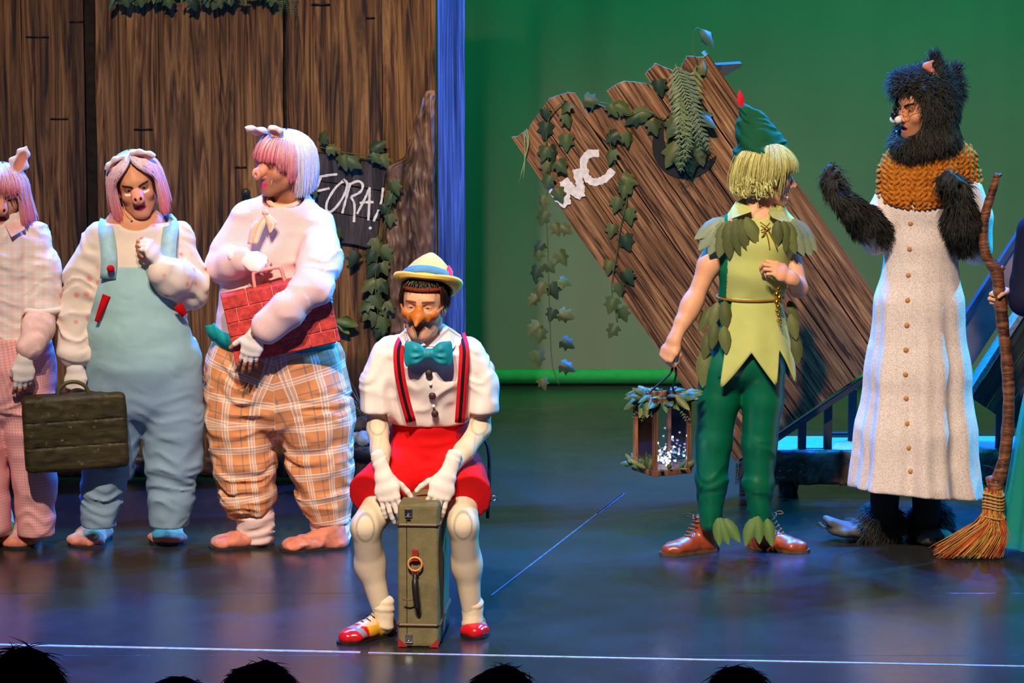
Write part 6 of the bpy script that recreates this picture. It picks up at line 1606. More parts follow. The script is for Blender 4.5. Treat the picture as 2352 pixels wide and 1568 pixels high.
# gold charm on the belt
ch = M()
for i, (x, y, r_) in enumerate(((1788, 664, .010), (1784, 676, .012), (1790, 684, .012), (1784, 694, .011), (1787, 704, .009), (1785, 714, .008), (1788, 724, .0075), (1791, 733, .0065), (1794, 741, .005))): ch.add(*lathe_vf([(math.sin(a) * r_, -math.cos(a) * r_ * 1.2) for a in np.linspace(.01, 3.13, 7)], g.P(x, y, -.145), (0, 0, 1), 9))
ch.build('gold_charm', gold_m, tun)
# boots
boot_m = plain('brown_leather', srgb(150, 66, 34), .35, .5, var=.2, vs=20); bsole = plain('brown_sole', srgb(90, 66, 44), .7, .2)
for pos, d, lv in ((gnd(1646, 1264), V(-1, -.55, 0), ((1654, 1188, 18), (1664, 1190, 34), (1650, 1188, 2))), (gnd(1722, 1258), V(1, -.52, 0), ((1738, 1186, -22), (1740, 1184, 4), (1728, 1190, -14), (1762, 1190, 10)))):
    d = nrm(d); pos = pos + V(0, .02, 0); F, w = shoe_field(pos, d, .265, .046, .08, .95); F.tube([w(.05, 0, .06), w(.055, 0, .10), w(.05, 0, .135)], [.042, .040, .046], [.046, .042, .046], k=.02); zb_ = .150; F.cut(lambda P, v: np.maximum(v, P[..., 2] - zb_)); F.mod(rumple(.0015, 22, 3))
    m = M(); add_surf(m, F, .0045); bo = m.build('boot', boot_m, who); sole_obj(pos, d, .263, .048, bsole, bo, .014)
    sd = V(-d[1], d[0], 0); lm = plain('tan_lace', srgb(170, 100, 50), .7, .2)
    for k in range(6):
        a = .150 - .010 * k; z = .070 + .014 * k; M().add(*tube_vf([w(a - .012, -.024, z - .006), w(a + .004, 0, z + .006), w(a - .012, .024, z + .004)], .0026, 5)).build('lace', lm, bo)
    for s_ in (1, -1): M().add(*tube_vf(spline([w(.10, 0, .148), w(.125, s_ * .02, .160), w(.135, s_ * .036, .148), w(.118, s_ * .02, .146)], 12), .0022, 5)).build('lace_bow', lm, bo)
    gl = leaf_mesh('felt_leaf', BROAD, -.15, .15, srgb(84, 120, 60), srgb(110, 140, 80))
    for x, y, ang in lv: a = math.radians(ang); u_ = V(math.sin(a), -.25, -math.cos(a)); place_leaf(gl, g.P(x, y, -.09), u_, V(0, -1, .2), g.r(66), bo, 'felt_leaf', .8)
# wig and hat
bl = srgb(206, 202, 130); bl2 = srgb(166, 160, 84)
pt = bob(rng, 3200, lambda ph: (.045 if abs(ph) < .75 else (.034 if abs(ph) < 1.05 else (.014 if abs(ph) < 1.3 else (-.018 if abs(ph) < 1.65 else (-.05 if abs(ph) < 2.1 else -.070))))) - (.07 if 1.06 < abs(ph) < 1.14 else 0), A=(.100, .128, .110), C=(0, -.020, .034), start=(.05, .6), curl=.020, flare=.016)
hw_ = hair_obj('wig', pt, hc, hR, lambda a, b, i: (bl, bl) if rng.random() > .3 else (bl2, bl2), .0020, who)
m = M()
for i in range(150):
    ph = rng.uniform(1.45, 4.83); zz = rng.uniform(-.075, -.005); rr = rng.uniform(.009, .016); A_ = (.100, .122)
    o = V(A_[0] * math.sin(ph), -.018 + A_[1] * math.cos(ph), zz); n_ = nrm(V(o[0], o[1] + .018, 0)); tg = np.cross(n_, V(0, 0, 1)); a0 = rng.uniform(0, 6)
    P_ = [o + n_ * rr * math.cos(a0 + t * 7.5) * .8 + V(0, 0, rr) * math.sin(a0 + t * 7.5) + tg * (t - .5) * .034 for t in np.linspace(0, 1, 16)]
    m.add(*tube_vf(hc + np.array(P_) @ hR.T, np.linspace(.0042, .0018, 16), 5), col=bl if i % 3 else bl2)
setp(m.build('curls', hair_m, hw_), kind='stuff')
felt = plain('green_felt', srgb(10, 76, 48), .8, .2, var=.15, vs=14)
F = Field(.03); F.tube(g.PP([(1744, 352, .02), (1738, 318, .02), (1728, 285, .02), (1712, 256, .02), (1706, 244, .02)]), [g.r(54), g.r(48), g.r(33), g.r(14), g.r(6)], [.105, .088, .055, .025, .010]); F.tube(g.PP([(1702, 362, .02), (1744, 352, .02), (1790, 330, .02)]), [.030, .034, .024], [.05, .105, .05], wdir=(0, 0, 1)); F.mod(rumple(.009, 17, 71, (.6, .6, 1.5)))
F.mod(folds(g.P(1700, 380), g.P(1720, 280), .006, (40, 8), 5)); m = M(); add_surf(m, F, .005); ht = m.build('hat', felt, who)
place_leaf(leaf_mesh('feather', BROAD, -.1, .1, srgb(210, 16, 40), srgb(210, 16, 40)), g.P(1703, 246, .0), V(-.12, -.05, 1), V(0, -1, .1), g.r(40), ht, 'feather', .75)
headset([hc + hR @ V(.070, -.01, -.045), hc + hR @ V(.066, .03, -.058), hc + hR @ V(.048, .075, -.072)], who)

# ------------------------------------------------------------------ lantern
g = Fig(-0.26)
lan = empty('lantern', g.P(1520, 1092), 'wooden lantern with glass panes, fairy lights and leaves, held by person in green tunic', 'lantern')
ctr = g.P(1520, 1076); th = math.radians(28); ex = V(math.cos(th), math.sin(th), 0); ey = V(-math.sin(th), math.cos(th), 0); ez = V(0, 0, 1); hs_ = .078; Hh = g.r(166) / CP
tw_m = wood_mat('lantern_wood', srgb(70, 44, 30), srgb(130, 84, 58), srgb(164, 112, 80), 30, 3, .6, bump=.6)
c0 = ctr
link('base', bevel_me(M().add(*box_vf(c0, ex * (hs_ + .012), ey * (hs_ + .012), ez * .012)).mesh('base', tw_m, False), .004), lan)
for a, b in ((-1, -1), (1, -1), (1, 1), (-1, 1)): link('post', bevel_me(M().add(*box_vf(c0 + ex * a * hs_ + ey * b * hs_ + ez * Hh / 2, ex * .009, ey * .009, ez * (Hh / 2 - .01))).mesh('post', tw_m, False), .003), lan)
for a, b, L in ((0, -1, ex), (0, 1, ex), (-1, 0, ey), (1, 0, ey)): M().add(*box_vf(c0 + ex * a * hs_ + ey * b * hs_ + ez * (Hh + .0), L * (hs_ + .012), (ey if L is ex else ex) * .010, ez * .010)).build('top_rail', tw_m, lan, False)
gl_ = N('lantern_glass', .04, .5); gl_.b.inputs['Transmission Weight'].default_value = 1.0; gl_.b.inputs['IOR'].default_value = 1.4; gl_.col((.85, .92, 1.0))
for a, b, L in ((0, -1, ex), (0, 1, ex), (-1, 0, ey), (1, 0, ey)): M().add(*box_vf(c0 + ex * a * hs_ + ey * b * hs_ + ez * Hh / 2, L * (hs_ - .009), (ey if L is ex else ex) * .0012, ez * (Hh / 2 - .012))).build('glass_pane', gl_.m, lan, False)
led = N('led', .4, .3); led.b.inputs['Emission Color'].default_value = (.72, .78, 1.0, 1); led.b.inputs['Emission Strength'].default_value = 14.0; led.col((.8, .85, 1))
sph = lathe_vf([(math.sin(a), -math.cos(a)) for a in np.linspace(.02, 3.12, 7)], V(0, 0, 0), seg=8); led_me = M().add(*sph).mesh('led', led.m)
wire = []
for i in range(34):
    t = rnd.random(); p = c0 + ex * rnd.gauss(-.005, .028) + ey * rnd.gauss(0, .025) + ez * (.02 + abs(rnd.gauss(0, .035)) + (.06 if i % 9 == 0 else 0)); wire.append(p)
    o = link('led', led_me, lan); o.matrix_basis = Matrix.Translation(p) @ Matrix.Scale(.0042, 4)
M().add(*tube_vf(spline(wire, 120), .0007, 4)).build('wire', steel_m, lan)
htop = (Hn['f'][1][0][1] + Hn['f'][1][0][3]) / 2; tc = c0 + ez * Hh
M().add(*tube_vf(spline([tc + ex * .075, tc + ex * .05 + ez * .03, htop + V(.012, 0, -.05), htop, htop + V(-.012, 0, -.05), tc - ex * .05 + ez * .03, tc - ex * .075], 40), .0045, 7)).build('handle', iron_m, lan)
for i in range(64):
    a = rnd.uniform(0, 6.28); rr_ = hs_ * rnd.uniform(.8, 1.2); p = tc + ex * rr_ * math.cos(a) + ey * rr_ * math.sin(a) + ez * rnd.uniform(-.01, .02); out = ex * math.cos(a) + ey * math.sin(a)
    place_leaf(long_me[i % 3], p, out + V(rnd.uniform(-.5, .5), rnd.uniform(-.4, .2), rnd.uniform(-1.1, .7)), V(rnd.uniform(-.4, .4), -1, .8), rnd.uniform(.04, .09), lan, sx=1.3)
for i in range(6): a = rnd.uniform(0, 6.28); out = ex * math.cos(a) + ey * math.sin(a); frond(tc + out * hs_, out * .5 + V(0, -.1, -1), .10, 0, srgb(86, 100, 56), lan, n=9, w=.25)
for i in range(34):
    a = rnd.uniform(0, 6.28); k = max(abs(math.cos(a)), abs(math.sin(a))); p = c0 + (ex * math.cos(a) + ey * math.sin(a)) * hs_ / k * 1.12 + ez * .012; out = ex * math.cos(a) + ey * math.sin(a)
    place_leaf(long_me[i % 3], p, out * .6 + V(rnd.uniform(-.6, .6), rnd.uniform(-.3, .1), rnd.uniform(.0, 1.0)), V(0, -1, .5), rnd.uniform(.03, .06), lan, sx=1.4)
for i in range(5): frond(c0 + ex * rnd.choice((-1, 1)) * hs_ + ez * .03, V(rnd.uniform(-.8, .8), -.2, .7), .075, .2, srgb(120, 128, 70), lan, n=8, w=.3)

# ------------------------------------------------------------------ person in wolf fur and nightgown
g = Fig(0.0)
who = empty('person', gnd(2100, 1240), 'person in black wolf fur hood and speckled white nightgown with orange knitted shawl', 'person')
hc = g.P(2114, 252, -.05); hR = rot_head(-60, 4, 2); skw = srgb(222, 148, 106)
body = M(); F = head_field(mouth='open', lid=.5, nose=.6, brow=.003, jaw=1.1, neck=.056)
v, q, c = make_head(F, hc, hR, lambda P: face_color(P, skw, lip=srgb(170, 70, 60), brow=srgb(24, 14, 12), brow_tilt=.35, stubble=.7, shadow=(srgb(110, 60, 40), .6), brow_w=.005))
body.add(v, q, c)
F = Field(.05); F.tube(g.PP([(2120, 430), (2118, 560), (2115, 700), (2112, 800)]), [.15, .14, .14, .15], [.10, .10, .10, .11])
for hip, an in (((2065, 820), (2032, 1130, .10)), ((2150, 820), (2128, 1135, .15))): F.cap(g.P(*hip), g.P(*an), .075, .045)
sA, eA, wA = g.P(2050, 450), g.P(2008, 545, -.06), g.P(1950, 470, -.20); sB, eB, wB = g.P(2220, 450), g.P(2222, 560, -.06), g.P(2205, 480, -.22)
for s_, e_, w_ in ((sA, eA, wA), (sB, eB, wB)): F.cap(s_, e_, .05, .042); F.cap(e_, w_, .04, .03)
add_surf(body, F, .012, skw); body.build('body', skin_m, who); eyes(hc, hR, (.0, .0), parent=who)
M().add(*box_vf(hc + hR @ V(0, .074, -.060), hR[:, 0] * .013, hR[:, 1] * .004, hR[:, 2] * .0035)).build('teeth', plain('teeth', srgb(236, 224, 200), .3, .5), who, False)
# fur hood with mane
BLK = srgb(56, 56, 50); fcol = lambda P: np.tile(np.array(BLK) * .6, (len(P), 1))
F = Field(.04); cx = lambda x, y, dy=0: g.P(x, y, dy)
F.ell(cx(2130, 240, -.02), (g.r(66), .135, g.r(84))); F.ell(cx(2128, 312, -.02), (g.r(70), .125, g.r(52))); F.ell(cx(2100, 330, -.08), (g.r(44), .08, g.r(34)))
F.ell(cx(2085, 195, -.06), (g.r(36), .08, g.r(30)))
F.cap(cx(2150, 180, -.03), cx(2146, 135, -.05), .045, .016)
F.cap(cx(2185, 205, .03), cx(2190, 165, .03), .04, .02)
F.ell(hc + hR @ V(.0, .09, -.012), (.082, .108, .108), 'd', .012, R=hR)
v, q = F.surf(.006); v = relax(v, q, 1); m = M(); m.add(v, q, fcol(v)); hood = m.build('fur_hood', fur_m, who)
lie = lambda p: np.stack([(p[:, 0] - hc[0]) * 4, (p[:, 1] - hc[1]) * 3, np.clip((p[:, 2] - hc[2] - .09) * 14, -1.0, 1.2)], 1)
msk = lambda p: (np.linalg.norm(((p - hc - hR @ V(0, .07, -.012)) @ hR) / V(.084, .11, .108), axis=1) > 1.0).astype(float)
vv, ff, cc = fur_on(v, q, 10000, nrg, .042, lie, .6, .0015, BLK, mask=msk); m = M(); m.add(vv, ff, cc); setp(m.build('fur', fur_m, hood), kind='stuff')
F = Field(.01); F.tube([cx(2148, 172, -.085), cx(2128, 152, -.085), cx(2143, 140, -.08)], [.014, .012, .005], [.012, .012, .006]); m = M(); add_surf(m, F, .004); m.build('inner_ear', plain('pink_felt', srgb(226, 140, 120), .9, .1), hood)
# prop nose and spectacles
lc = lambda x, y, z: hc + hR @ V(x, y, z)
pn = M(); pn.add(*lathe_vf([(math.sin(a) * .017, -math.cos(a) * .017) for a in np.linspace(.01, 3.13, 10)], lc(0, .128, -.008), (0, 0, 1), 16)); pn.build('prop_nose', plain('glossy_black', (.01, .01, .02), .12, .6), who)
for s_, z in ((1, -.028), (-1, -.026)): M().add(*lathe_vf([(math.sin(a) * .0165, -math.cos(a) * .0165) for a in np.linspace(.01, 3.13, 10)], lc(s_ * .016, .122, z), (0, 0, 1), 16)).build('whisker_pad', plain('white_felt', srgb(236, 228, 226), .8, .2), who)
sp_ = None; gm_ = plain('gold_wire', srgb(190, 140, 70), .25, .5, .9)
m = M()
m.add(*tube_vf([lc(0.018, .108, .004), lc(0, .114, .008), lc(-.018, .108, .004)], .0012, 5))
spx = m.build('spectacles', gm_, who)
for s_ in (1, -1):
    M().add(*tube_vf([lc(s_ * .034 + .021 * math.cos(a), .103 - .004 * abs(math.cos(a)), .004 + .018 * math.sin(a)) for a in np.linspace(0, 6.283, 24)], .0012, 5, False)).build('lens_rim', gm_, spx)
    M().add(*tube_vf([lc(s_ * .055, .100, .008), lc(s_ * .074, .05, .010), lc(s_ * .08, .0, .006)], .0012, 5)).build('temple', gm_, spx)
headset([lc(.06, .05, -.07), lc(.05, .08, -.08), lc(.036, .095, -.082)], who)
# nightgown
ga = N('speckled_flannel', .92, .1); gv = ga.coord(); vo = ga.n('ShaderNodeTexVoronoi'); vo.inputs['Scale'].default_value = 105.0; ga.l(gv, vo.inputs['Vector'])
gn = ga.noise(gv, 230, 2, .5); ga.col(ga.ramp(gn, [(.42, srgb(204, 184, 176)), (.54, srgb(230, 219, 213))])); ga.bump(gn, .1, .002); gown_m = ga.m
F = Field(.04)
G = g.PP([(2122, 400), (2118, 470), (2116, 560), (2112, 700), (2110, 850), (2108, 1000), (2106, 1150)])
F.tube(G, [g.r(84), g.r(88), g.r(82), g.r(100), g.r(116), g.r(133), g.r(152)], [.11, .125, .13, .16, .19, .22, .25], kseg=.03)
ang = lambda P: np.arctan2(P[..., 0] - G[3][0], -(P[..., 1] - G[3][1]))
def gfold(P, v):
    t = np.clip((G[2][2] - P[..., 2]) / 1.0, 0, 1); a = ang(P) + .25 * vnoise(P * V(1.5, 1.5, 2.5), 3)
    return v - .017 * t * np.sin(a * 6 + .8) - .009 * t * np.sin(a * 13 + 2)
F.mod(gfold)
hz0, hz1 = g.P(1957, 1120), g.P(2258, 1146)
F.cut(lambda P, v: np.maximum(v, hz0[2] + (P[..., 0] - hz0[0]) * (hz1[2] - hz0[2]) / (hz1[0] - hz0[0]) - P[..., 2] - .10 * (P[..., 1] - g.Y)))
s1 = g.PP([(2050, 440), (2020, 500), (2010, 552, -.05)]); F.tube(s1, [g.r(34), g.r(34), g.r(32)], [.07, .07, .065], k=.03); F.tube(g.PP([(2008, 550, -.06), (1998, 528, -.12)]), [g.r(28), g.r(28)], [.055, .055], k=.02)
s2 = g.PP([(2222, 440), (2242, 500), (2244, 570, -.04)]); F.tube(s2, [g.r(36), g.r(38), g.r(36)], [.075, .08, .075], k=.03); F.tube(g.PP([(2238, 572, -.06), (2218, 540, -.14)]), [g.r(34), g.r(32)], [.06, .06], k=.02)
F.mod(rumple(.003, 9, 81, (1.3, 1, 1)))
m = M(); add_surf(m, F, .008); gw = m.build('nightgown', gown_m, who)
wbtn = plain('wooden_button', srgb(190, 130, 70), .5, .3)
# buttons sit on the gown's front: find the front by sampling the field
def front_y(x, z, y0=-.6, y1=.1):
    ys_ = np.linspace(y0, y1, 240); P = np.stack([np.full(240, x), ys_, np.full(240, z)], -1); w = F.evaluate(P); k = np.argmax(w < 0); return ys_[k]
for x, y in ((2092, 513), (2090, 572), (2087, 632), (2085, 690), (2083, 747), (2081, 804), (2080, 860), (2081, 915), (2083, 973), (2087, 1028), (2092, 1082)):
    p = g.P(x, y, -.15); 
    for _ in range(3): yy = front_y(p[0], p[2]); p = at(x, y, yy)
    M().add(*lathe_vf([(.0105, -.004), (.0115, .001), (.009, .005), (.001, .006)], p, (0, -1, .05), 14)).build('button', wbtn, gw)
# knitted shawl
F = Field(.05)
F.tube(g.PP([(2122, 352), (2120, 400), (2116, 446)]), [g.r(76), g.r(96), g.r(98)], [.115, .140, .150]); F.cap(g.P(2068, 385), g.P(2058, 450), .075, .070); F.cap(g.P(2200, 372, .02), g.P(2216, 440, .02), .085, .080)
F.cut(lambda P, v: np.maximum(v, g.P(2095, 474)[2] + .9 * (P[..., 0] - g.P(2098, 474)[0]) ** 2 * 1.4 - P[..., 2]))
F.mod(lambda P, v: v - .012 * (np.abs(np.sin(P[..., 0] * 140 + .6 * np.sin(P[..., 2] * 150))) * (.25 + .75 * np.abs(np.sin(P[..., 2] * 150 + 2 * np.sin(P[..., 0] * 70)))) - .5) )
F.ell(g.P(2098, 482, -.16), (.006, .05, .03), 'd', .004)
sha = vcol('mustard_wool', .95, .1, 0, .3, 90, .4)
m = M(); add_surf(m, F, .0042, lambda P: blend(np.tile(np.array(srgb(196, 120, 40)), (len(P), 1)), sstep(-.1, .5, vnoise(P * 70, 4)) * .6, srgb(160, 84, 22)), 0); m.build('shawl', sha, who)
# fur gloves: a furry forearm and a hand with claws
def fur_arm(pts, radii, H, n, seed, parent):
    F = Field(.02)
    for a, b, r0, r1 in zip(pts, pts[1:], radii, radii[1:]): F.cap(a, b, r0, r1)
    hand_field(H, .006, True, F)
    v, q = F.surf(.0045); v = relax(v, q, 1); m = M(); m.add(v, q, fcol(v)); o = m.build('fur_glove', fur_m, parent)
    ax = nrm(pts[-1] - pts[0]); palm = -H['z']
    def mask(c_): return np.where(((c_ - H['wrist']) @ palm > .012) & ((c_ - H['wrist']) @ H['y'] > .0), .3, np.where((c_ - H['wrist']) @ H['y'] > .10, .9, 1.0))
    vv, ff, cc = fur_on(v, q, n, np.random.default_rng(seed), .042, ax * -.9 + V(0, 0, -.5), .6, .0016, BLK, mask=mask); m = M(); m.add(vv, ff, cc); setp(m.build('fur', fur_m, o), kind='stuff')
    for J, r in H['f'] + [H['t']]:
        d = nrm(J[3] - J[2]); M().add(*tube_vf(spline([J[3], J[3] + d * .014, J[3] + d * .024 - H['z'] * .008], 7), np.linspace(.0055, .0006, 7), 6)).build('claw', plain('horn_claw', srgb(34, 32, 34), .3, .5), o)
wA = g.P(1948, 468, -.22); HA = hand_joints(-1, wA, (-.62, -.20, .52), (-.45, .2, -.85), [(22, 30, 20), (26, 34, 22), (32, 40, 24), (38, 46, 28)], thumb=(40, 20, 15, 15), spread=6, sc=1.05)
fur_arm([g.P(2012, 528, -.09), g.P(1985, 505, -.14), wA], [.052, .056, .042], HA, 4200, 3, who)
wB = g.P(2206, 470, -.22); HB = hand_joints(1, wB, (-.12, -.12, 1), (.75, .5, .1), [(45, 70, 40), (48, 72, 40), (52, 75, 42), (56, 78, 44)], thumb=(30, 35, 20, 20), sc=1.1)
fur_arm([g.P(2216, 540, -.13), g.P(2208, 505, -.18), wB], [.060, .064, .048], HB, 4200, 4, who)
# fur feet
legm = plain('black_legging', (.012, .012, .013), .8, .2)
for a, b in (((2034, 1105, .09), (2030, 1196, .11)), ((2128, 1110, .13), (2128, 1198, .15))): F = Field(.01); F.cap(g.P(*a), g.P(*b), .064, .056); m = M(); add_surf(m, F, .01); m.build('legging', legm, who)
for pos, d, L, rise in ((gnd(2052, 1240), V(-1, -.16, 0), .29, .028), (gnd(2125, 1226), V(.12, -1, 0), .25, .0)):
    d = nrm(d); pos = pos + V(0, -.03, 0) if rise == 0 else pos; F, w = shoe_field(pos, d, L, .074, .10, 1.2); 
    F.ell(w(.05, 0, .075), (.078, .078, .075))
    for k in (-1.2, -.4, .4, 1.2): F.cap(w(L * .72, k * .030, .035), w(L - .01, k * .034, .028 + rise), .022, .017, k=.012)
    v, q = F.surf(.006); v = relax(v, q, 1)
    if rise: a_ = (v - pos) @ d; v[:, 2] += rise * np.clip(a_ - .06, 0, 1) / (L - .06) * 1.3
    m = M(); m.add(v, q, np.tile(np.array(srgb(86, 86, 80)), (len(v), 1))); ft = m.build('fur_slipper', fur_m, who)
    vv, ff, cc = fur_on(v, q, 2400, nrg, .045, lambda p: np.stack([(p[:, 0] - pos[0]) * 6, (p[:, 1] - pos[1]) * 6, -np.ones(len(p)) * .6], 1), .7, .0017, BLK, mask=lambda c_: (((c_ - pos) @ d < .15) & (c_[:, 2] > .025)).astype(float) + 1e-6)
    m = M(); m.add(vv, ff, cc); setp(m.build('fur', fur_m, ft), kind='stuff')
    for k in (-1.2, -.4, .4, 1.2):
        b_ = w(L + .004, k * .034, .034 + rise * 1.2); M().add(*tube_vf(spline([b_, b_ + d * .016 + V(0, 0, .006), b_ + d * .028 - V(0, 0, .002)], 7), np.linspace(.007, .0007, 7), 6)).build('claw', plain('horn_claw', srgb(34, 32, 34), .3, .5), ft)

# ------------------------------------------------------------------ broom and the person at the right edge
g = Fig(-0.20)
br = empty('broom', gnd(2240, 1284), 'crooked branch broom with straw bristles held upright at the right', 'broom')
stk = wood_mat('branch_bark', srgb(70, 40, 26), srgb(128, 76, 46), srgb(166, 110, 68), 8, 40, .45, spec=.45, bump=.6)
pts = g.PP([(2292, 398), (2279, 440), (2264, 490), (2259, 545), (2267, 592), (2288, 622), (2296, 680), (2302, 740), (2312, 820), (2317, 900), (2315, 980), (2307, 1050), (2296, 1092), (2283, 1130)])
P_ = spline(pts, 70); rr = np.interp(np.linspace(0, 1, 70), [0, .04, .3, .36, .6, .85, 1], [.012, .017, .021, .026, .025, .026, .03]); rr = rr * (1 + .06 * np.sin(np.arange(70) * 1.9) + .05 * np.cos(np.arange(70) * .7))
m = M(); m.add(*tube_vf(P_, rr, 12)); m.build('stick', stk, br)
for a, b, r_ in (((2286, 408), (2300, 400), .008), ((2290, 628), (2306, 612), .012), ((2282, 1124), (2271, 1094), .019)): m = M(); m.add(*tube_vf([g.P(*a), (g.P(*a) + g.P(*b)) / 2, g.P(*b)], [r_ * 1.1, r_, r_ * .8], 10)); m.build('branch_stub', stk, br)
top = g.P(2282, 1132); bt = gnd(2236, 1282); straw = []
cols = [srgb(196, 84, 44), srgb(220, 120, 60), srgb(214, 178, 84), srgb(170, 60, 36)]
N_ = 900; paths = []; scol = []
for i in range(N_):
    a = rnd.uniform(0, 6.283); r0 = .036 * math.sqrt(rnd.random()); sw = rnd.random() ** 1.2
    bx = bt[0] + (-.15 * sw + .115 * (1 - sw) * .9) + rnd.gauss(0, .012); by = bt[1] + .03 + .07 * math.sin(a)
    p0 = top + V(math.cos(a) * r0, math.sin(a) * r0, rnd.uniform(-.02, .02)); p3 = V(bx, by, rnd.uniform(.004, .035))
    p1 = top + V(math.cos(a) * r0 * 1.2, math.sin(a) * r0 * 1.2, -.08); p2 = (p1 * .45 + p3 * .55) + V(.02 * (1 - sw) + .02, 0, .01)
    paths.append(spline([p0, p1, p2, p3], 7)); scol.append(cols[2] if (.35 < sw < .6 and rnd.random() < .6) else rnd.choice(cols))
v, f = strands_vf(np.array(paths), .0024, .0010, 3); m = M(); m.add(v, f, np.repeat(np.array(scol), 21, 0)); setp(m.build('bristles', vcol('straw', .6, .3, 0, .2, 80), br), kind='stuff')
tw = plain('twine', srgb(186, 150, 96), .8, .2)
for z, r_ in ((-.005, .042), (-.020, .043), (-.034, .044), (-.048, .044), (-.06, .044), (-.098, .048)):
    M().add(*tube_vf([top + V(.000 + r_ * math.cos(a), r_ * math.sin(a), z + .006 * math.sin(a * 2)) for a in np.linspace(0, 6.283, 20)], .0042, 6, False)).build('twine', tw, br)
g = Fig(-0.16)
who = empty('person', gnd(2440, 1270), 'person in navy top and teal skirt cut by the right edge, gripping the broom', 'person')
body = M(); hc = g.P(2445, 420, 0); hR = rot_head(-30, 0, 0)
v, q, c = make_head(head_field(), hc, hR, lambda P: face_color(P, SK_FAIR, lip=srgb(180, 90, 90), brow=srgb(60, 40, 30)), .004); body.add(v, q, c)
F = Field(.05); F.tube(g.PP([(2440, 520), (2440, 640), (2440, 760), (2440, 860)]), [.13, .11, .12, .14], [.09, .085, .09, .1])
for dx in (-30, 34): F.cap(g.P(2440 + dx, 860), g.P(2440 + dx, 1050), .07, .05); F.cap(g.P(2440 + dx, 1050), g.P(2440 + dx, 1225), .05, .035)
F.cap(g.P(2516, 530), g.P(2530, 680), .042, .035); F.cap(g.P(2530, 680), g.P(2500, 800, -.06), .034, .025)
add_surf(body, F, .012, SK_FAIR)
bpt = at(2297, 690, -.20); wr = bpt + V(.066, .020, .012)
H = hand_joints(-1, wr, (-1, -.12, .05), (.12, -.25, .05) if False else (.05, 1, -.1), [(50, 78, 40)] * 4, thumb=(38, 62, 22, 18), sc=.93)
H = hand_joints(-1, wr + V(0, .020, 0), (-.9, .10, -.05), (.25, .9, .25), [(62, 82, 50), (62, 82, 50), (64, 82, 50), (66, 82, 50)], thumb=(40, 55, 20, 15), sc=.92)
add_surf(body, hand_field(H), .0026, srgb(230, 180, 150)); body.build('body', skin_m, who); eyes(hc, hR, (0, 0), parent=who)
navy = plain('navy_cloth', srgb(24, 30, 62), .8, .2)
F = Field(.03); F.tube(g.PP([(2440, 515), (2440, 600), (2440, 740), (2440, 860)]), [.15, .13, .13, .15], [.10, .105, .11, .12]); F.tube([g.P(2366, 530), g.P(2352, 650, -.02), g.P(2352, 690, -.04)], [.055, .055, .055], [.055, .055, .055]); F.tube([g.P(2354, 690, -.04), wr + V(.035, .018, 0)], [.060, .052], [.060, .052]); F.cap(g.P(2516, 530), g.P(2530, 680), .055, .05); F.cap(g.P(2530, 680), g.P(2504, 790, -.055), .05, .04)
m = M(); add_surf(m, F, .008); m.build('top', navy, who)
sk = N('teal_tulle', .6, .2); sk.col(srgb(40, 170, 150)); sk.b.inputs['Alpha'].default_value = .55
for k, (rw_, a0) in enumerate(((.24, 0), (.22, .8))):
    c = g.P(2440, 850); n, rows = 90, 14; vs = []
    zb_ = .05 + .02 * k
    for j in range(rows):
        t = j / (rows - 1)
        for i in range(n): a = 6.2832 * i / n; r_ = .13 + (rw_ - .13) * t ** .8 + .014 * t * math.sin(a * 13 + a0); vs.append((c[0] + r_ * math.cos(a), c[1] + r_ * .85 * math.sin(a), c[2] + (zb_ - c[2]) * t))
    f = [[j * n + i, j * n + (i + 1) % n, (j + 1) * n + (i + 1) % n, (j + 1) * n + i] for j in range(rows - 1) for i in range(n)]; M().add(vs, f).build('skirt_layer', sk.m, who)
F = Field(.02); F.tube([c, V(c[0], c[1], .35)], [.14, .16], [.12, .14]); m = M(); add_surf(m, F, .012); m.build('underskirt', plain('dark_teal_cloth', srgb(14, 60, 60), .8, .2), who)
for dx in (-30, 34):
    pos = gnd(2440 + dx, 1262) + V(0, .08, 0); F, w = shoe_field(pos, V(-.2, -1, 0), .24, .042, .05); m = M(); add_surf(m, F, .008); m.build('shoe', black_m, who)
pt = bob(rng, 500, lambda ph: .03 if abs(ph) < .7 else -.12, A=(.1, .115, .11)); hair_obj('hair', pt, hc, hR, lambda a, b, i: (srgb(70, 44, 28),) * 2, .004, who)

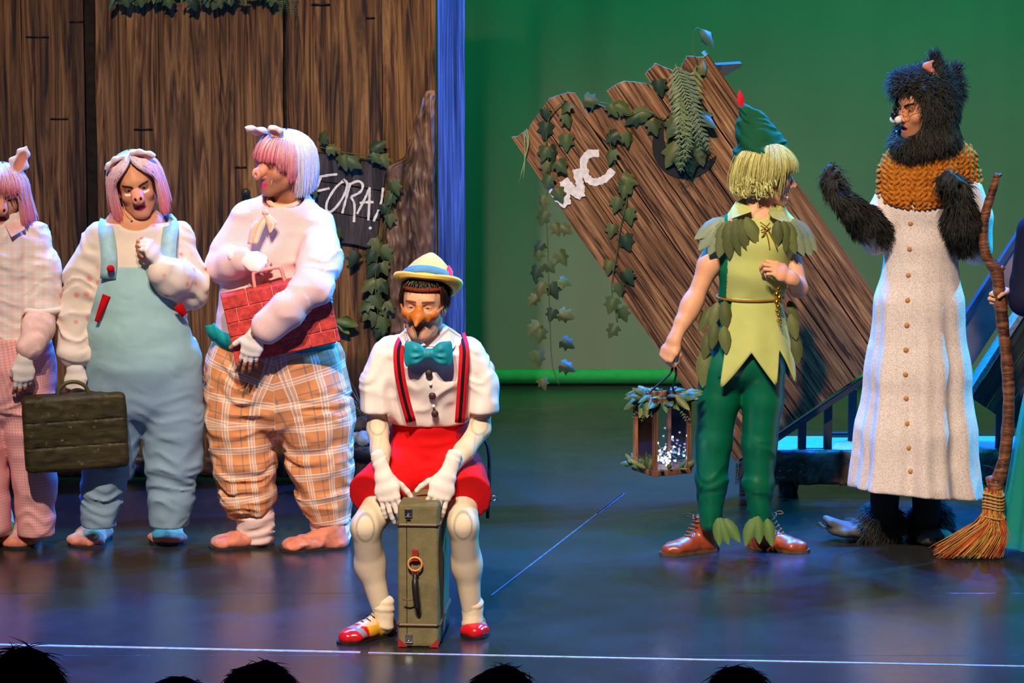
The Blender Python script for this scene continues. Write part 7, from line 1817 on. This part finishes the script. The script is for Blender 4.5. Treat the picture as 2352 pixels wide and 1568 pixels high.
# ------------------------------------------------------------------ spectators in the front rows, seen from behind
aud = box_obj('auditorium_floor', V(0, -7.0, -.95), V(6.5, 0, 0), V(0, 2.6, 0), V(0, 0, .05), black_m); setp(aud, 'dark auditorium floor in front of the stage', 'floor', kind='structure')
seat_m = plain('dark_seat_cloth', (.008, .007, .007), .9, .1); dcl = plain('dark_coat', (.0025, .0025, .003), 1.0, .0)
for px, py, wpx, YY, lab in ((52, 1487, 150, -6.4, 'spectator with bushy dark hair at the lower left corner'), (402, 1556, 150, -7.5, 'low spectator head just left of the widest spectator head'), (596, 1518, 196, -6.5, 'widest dark spectator head below the person in plaid'), (1152, 1530, 168, -6.5, 'dark spectator head below and right of the olive suitcase'), (1694, 1528, 164, -6.5, 'dark spectator head below the person in green tunic')):
    top = at(px, py, YY); c = top + V(0, 0, -.145); who = empty('person', (c[0], c[1], -.9), lab, 'person', 'spectators in the front rows'); R_ = rot_head(180, 0, 0)
    body = M(); v, q, cl = make_head(head_field(), c, R_, lambda P: face_color(P, srgb(150, 105, 80)), .006); body.add(v, q, cl)
    F = Field(.06); F.tube([c + V(0, 0, -.25), c + V(0, 0, -.5), V(c[0], c[1], -.42)], [.17, .17, .17], [.10, .12, .14]); F.cap(V(c[0] - .09, c[1], -.42), V(c[0] - .1, c[1] + .42, -.44), .075, .06); F.cap(V(c[0] + .09, c[1], -.42), V(c[0] + .1, c[1] + .42, -.44), .075, .06)
    for s_ in (-1, 1): F.cap(V(c[0] + s_ * .1, c[1] + .42, -.44), V(c[0] + s_ * .1, c[1] + .42, -.86), .055, .045); F.cap(c + V(s_ * .17, 0, -.27), c + V(s_ * .2, .02, -.52), .05, .045); F.cap(c + V(s_ * .2, .02, -.52), V(c[0] + s_ * .12, c[1] + .3, -.36), .042, .03)
    m = M(); add_surf(m, F, .014); body.build('body', skin_m, who); m.build('coat', dcl, who)
    A_ = wpx / 2 / S(YY, top[2]); F = Field(.02); F.ell(c + V(0, -.005, .02), (max(A_, .09), max(A_ * 1.15, .115), .125)); F.ell(c + V(0, -.03, -.05), (A_ * .95, A_, .09)); F.mod(rumple(.006, 18, 3)); v, q = F.surf(.008); m = M(); m.add(v, q, np.tile(np.array((.006, .005, .005)), (len(v), 1))); hh_ = m.build('hair', dcl, who)
    vv, ff, cc = fur_on(v, q, 900, nrg, .035 if px > 100 else .06, V(0, 0, -1), .4, .0014, (.008, .006, .005), wild=.5); m = M(); m.add(vv, ff, cc); setp(m.build('hair_strands', dcl, hh_), kind='stuff')
    st = empty('theatre_seat', (c[0], c[1], -.9), 'dark theatre seat under ' + lab.replace('spectator ', 'the spectator ', 1)[:70], 'seat', 'theatre seats')
    link('cushion', bevel_me(M().add(*box_vf(V(c[0], c[1] + .12, -.575), V(.24, 0, 0), V(0, .24, 0), V(0, 0, .045))).mesh('cushion', seat_m, False), .02), st); link('backrest', bevel_me(M().add(*box_vf(V(c[0], c[1] - .20, -.30), V(.24, 0, 0), V(0, .04, 0), V(0, 0, .34))).mesh('backrest', seat_m, False), .02), st)
    for s_ in (-1, 1): M().add(*box_vf(V(c[0] + s_ * .22, c[1] + .05, -.75), V(.02, 0, 0), V(0, .2, 0), V(0, 0, .15))).build('leg', iron_m, st, False)
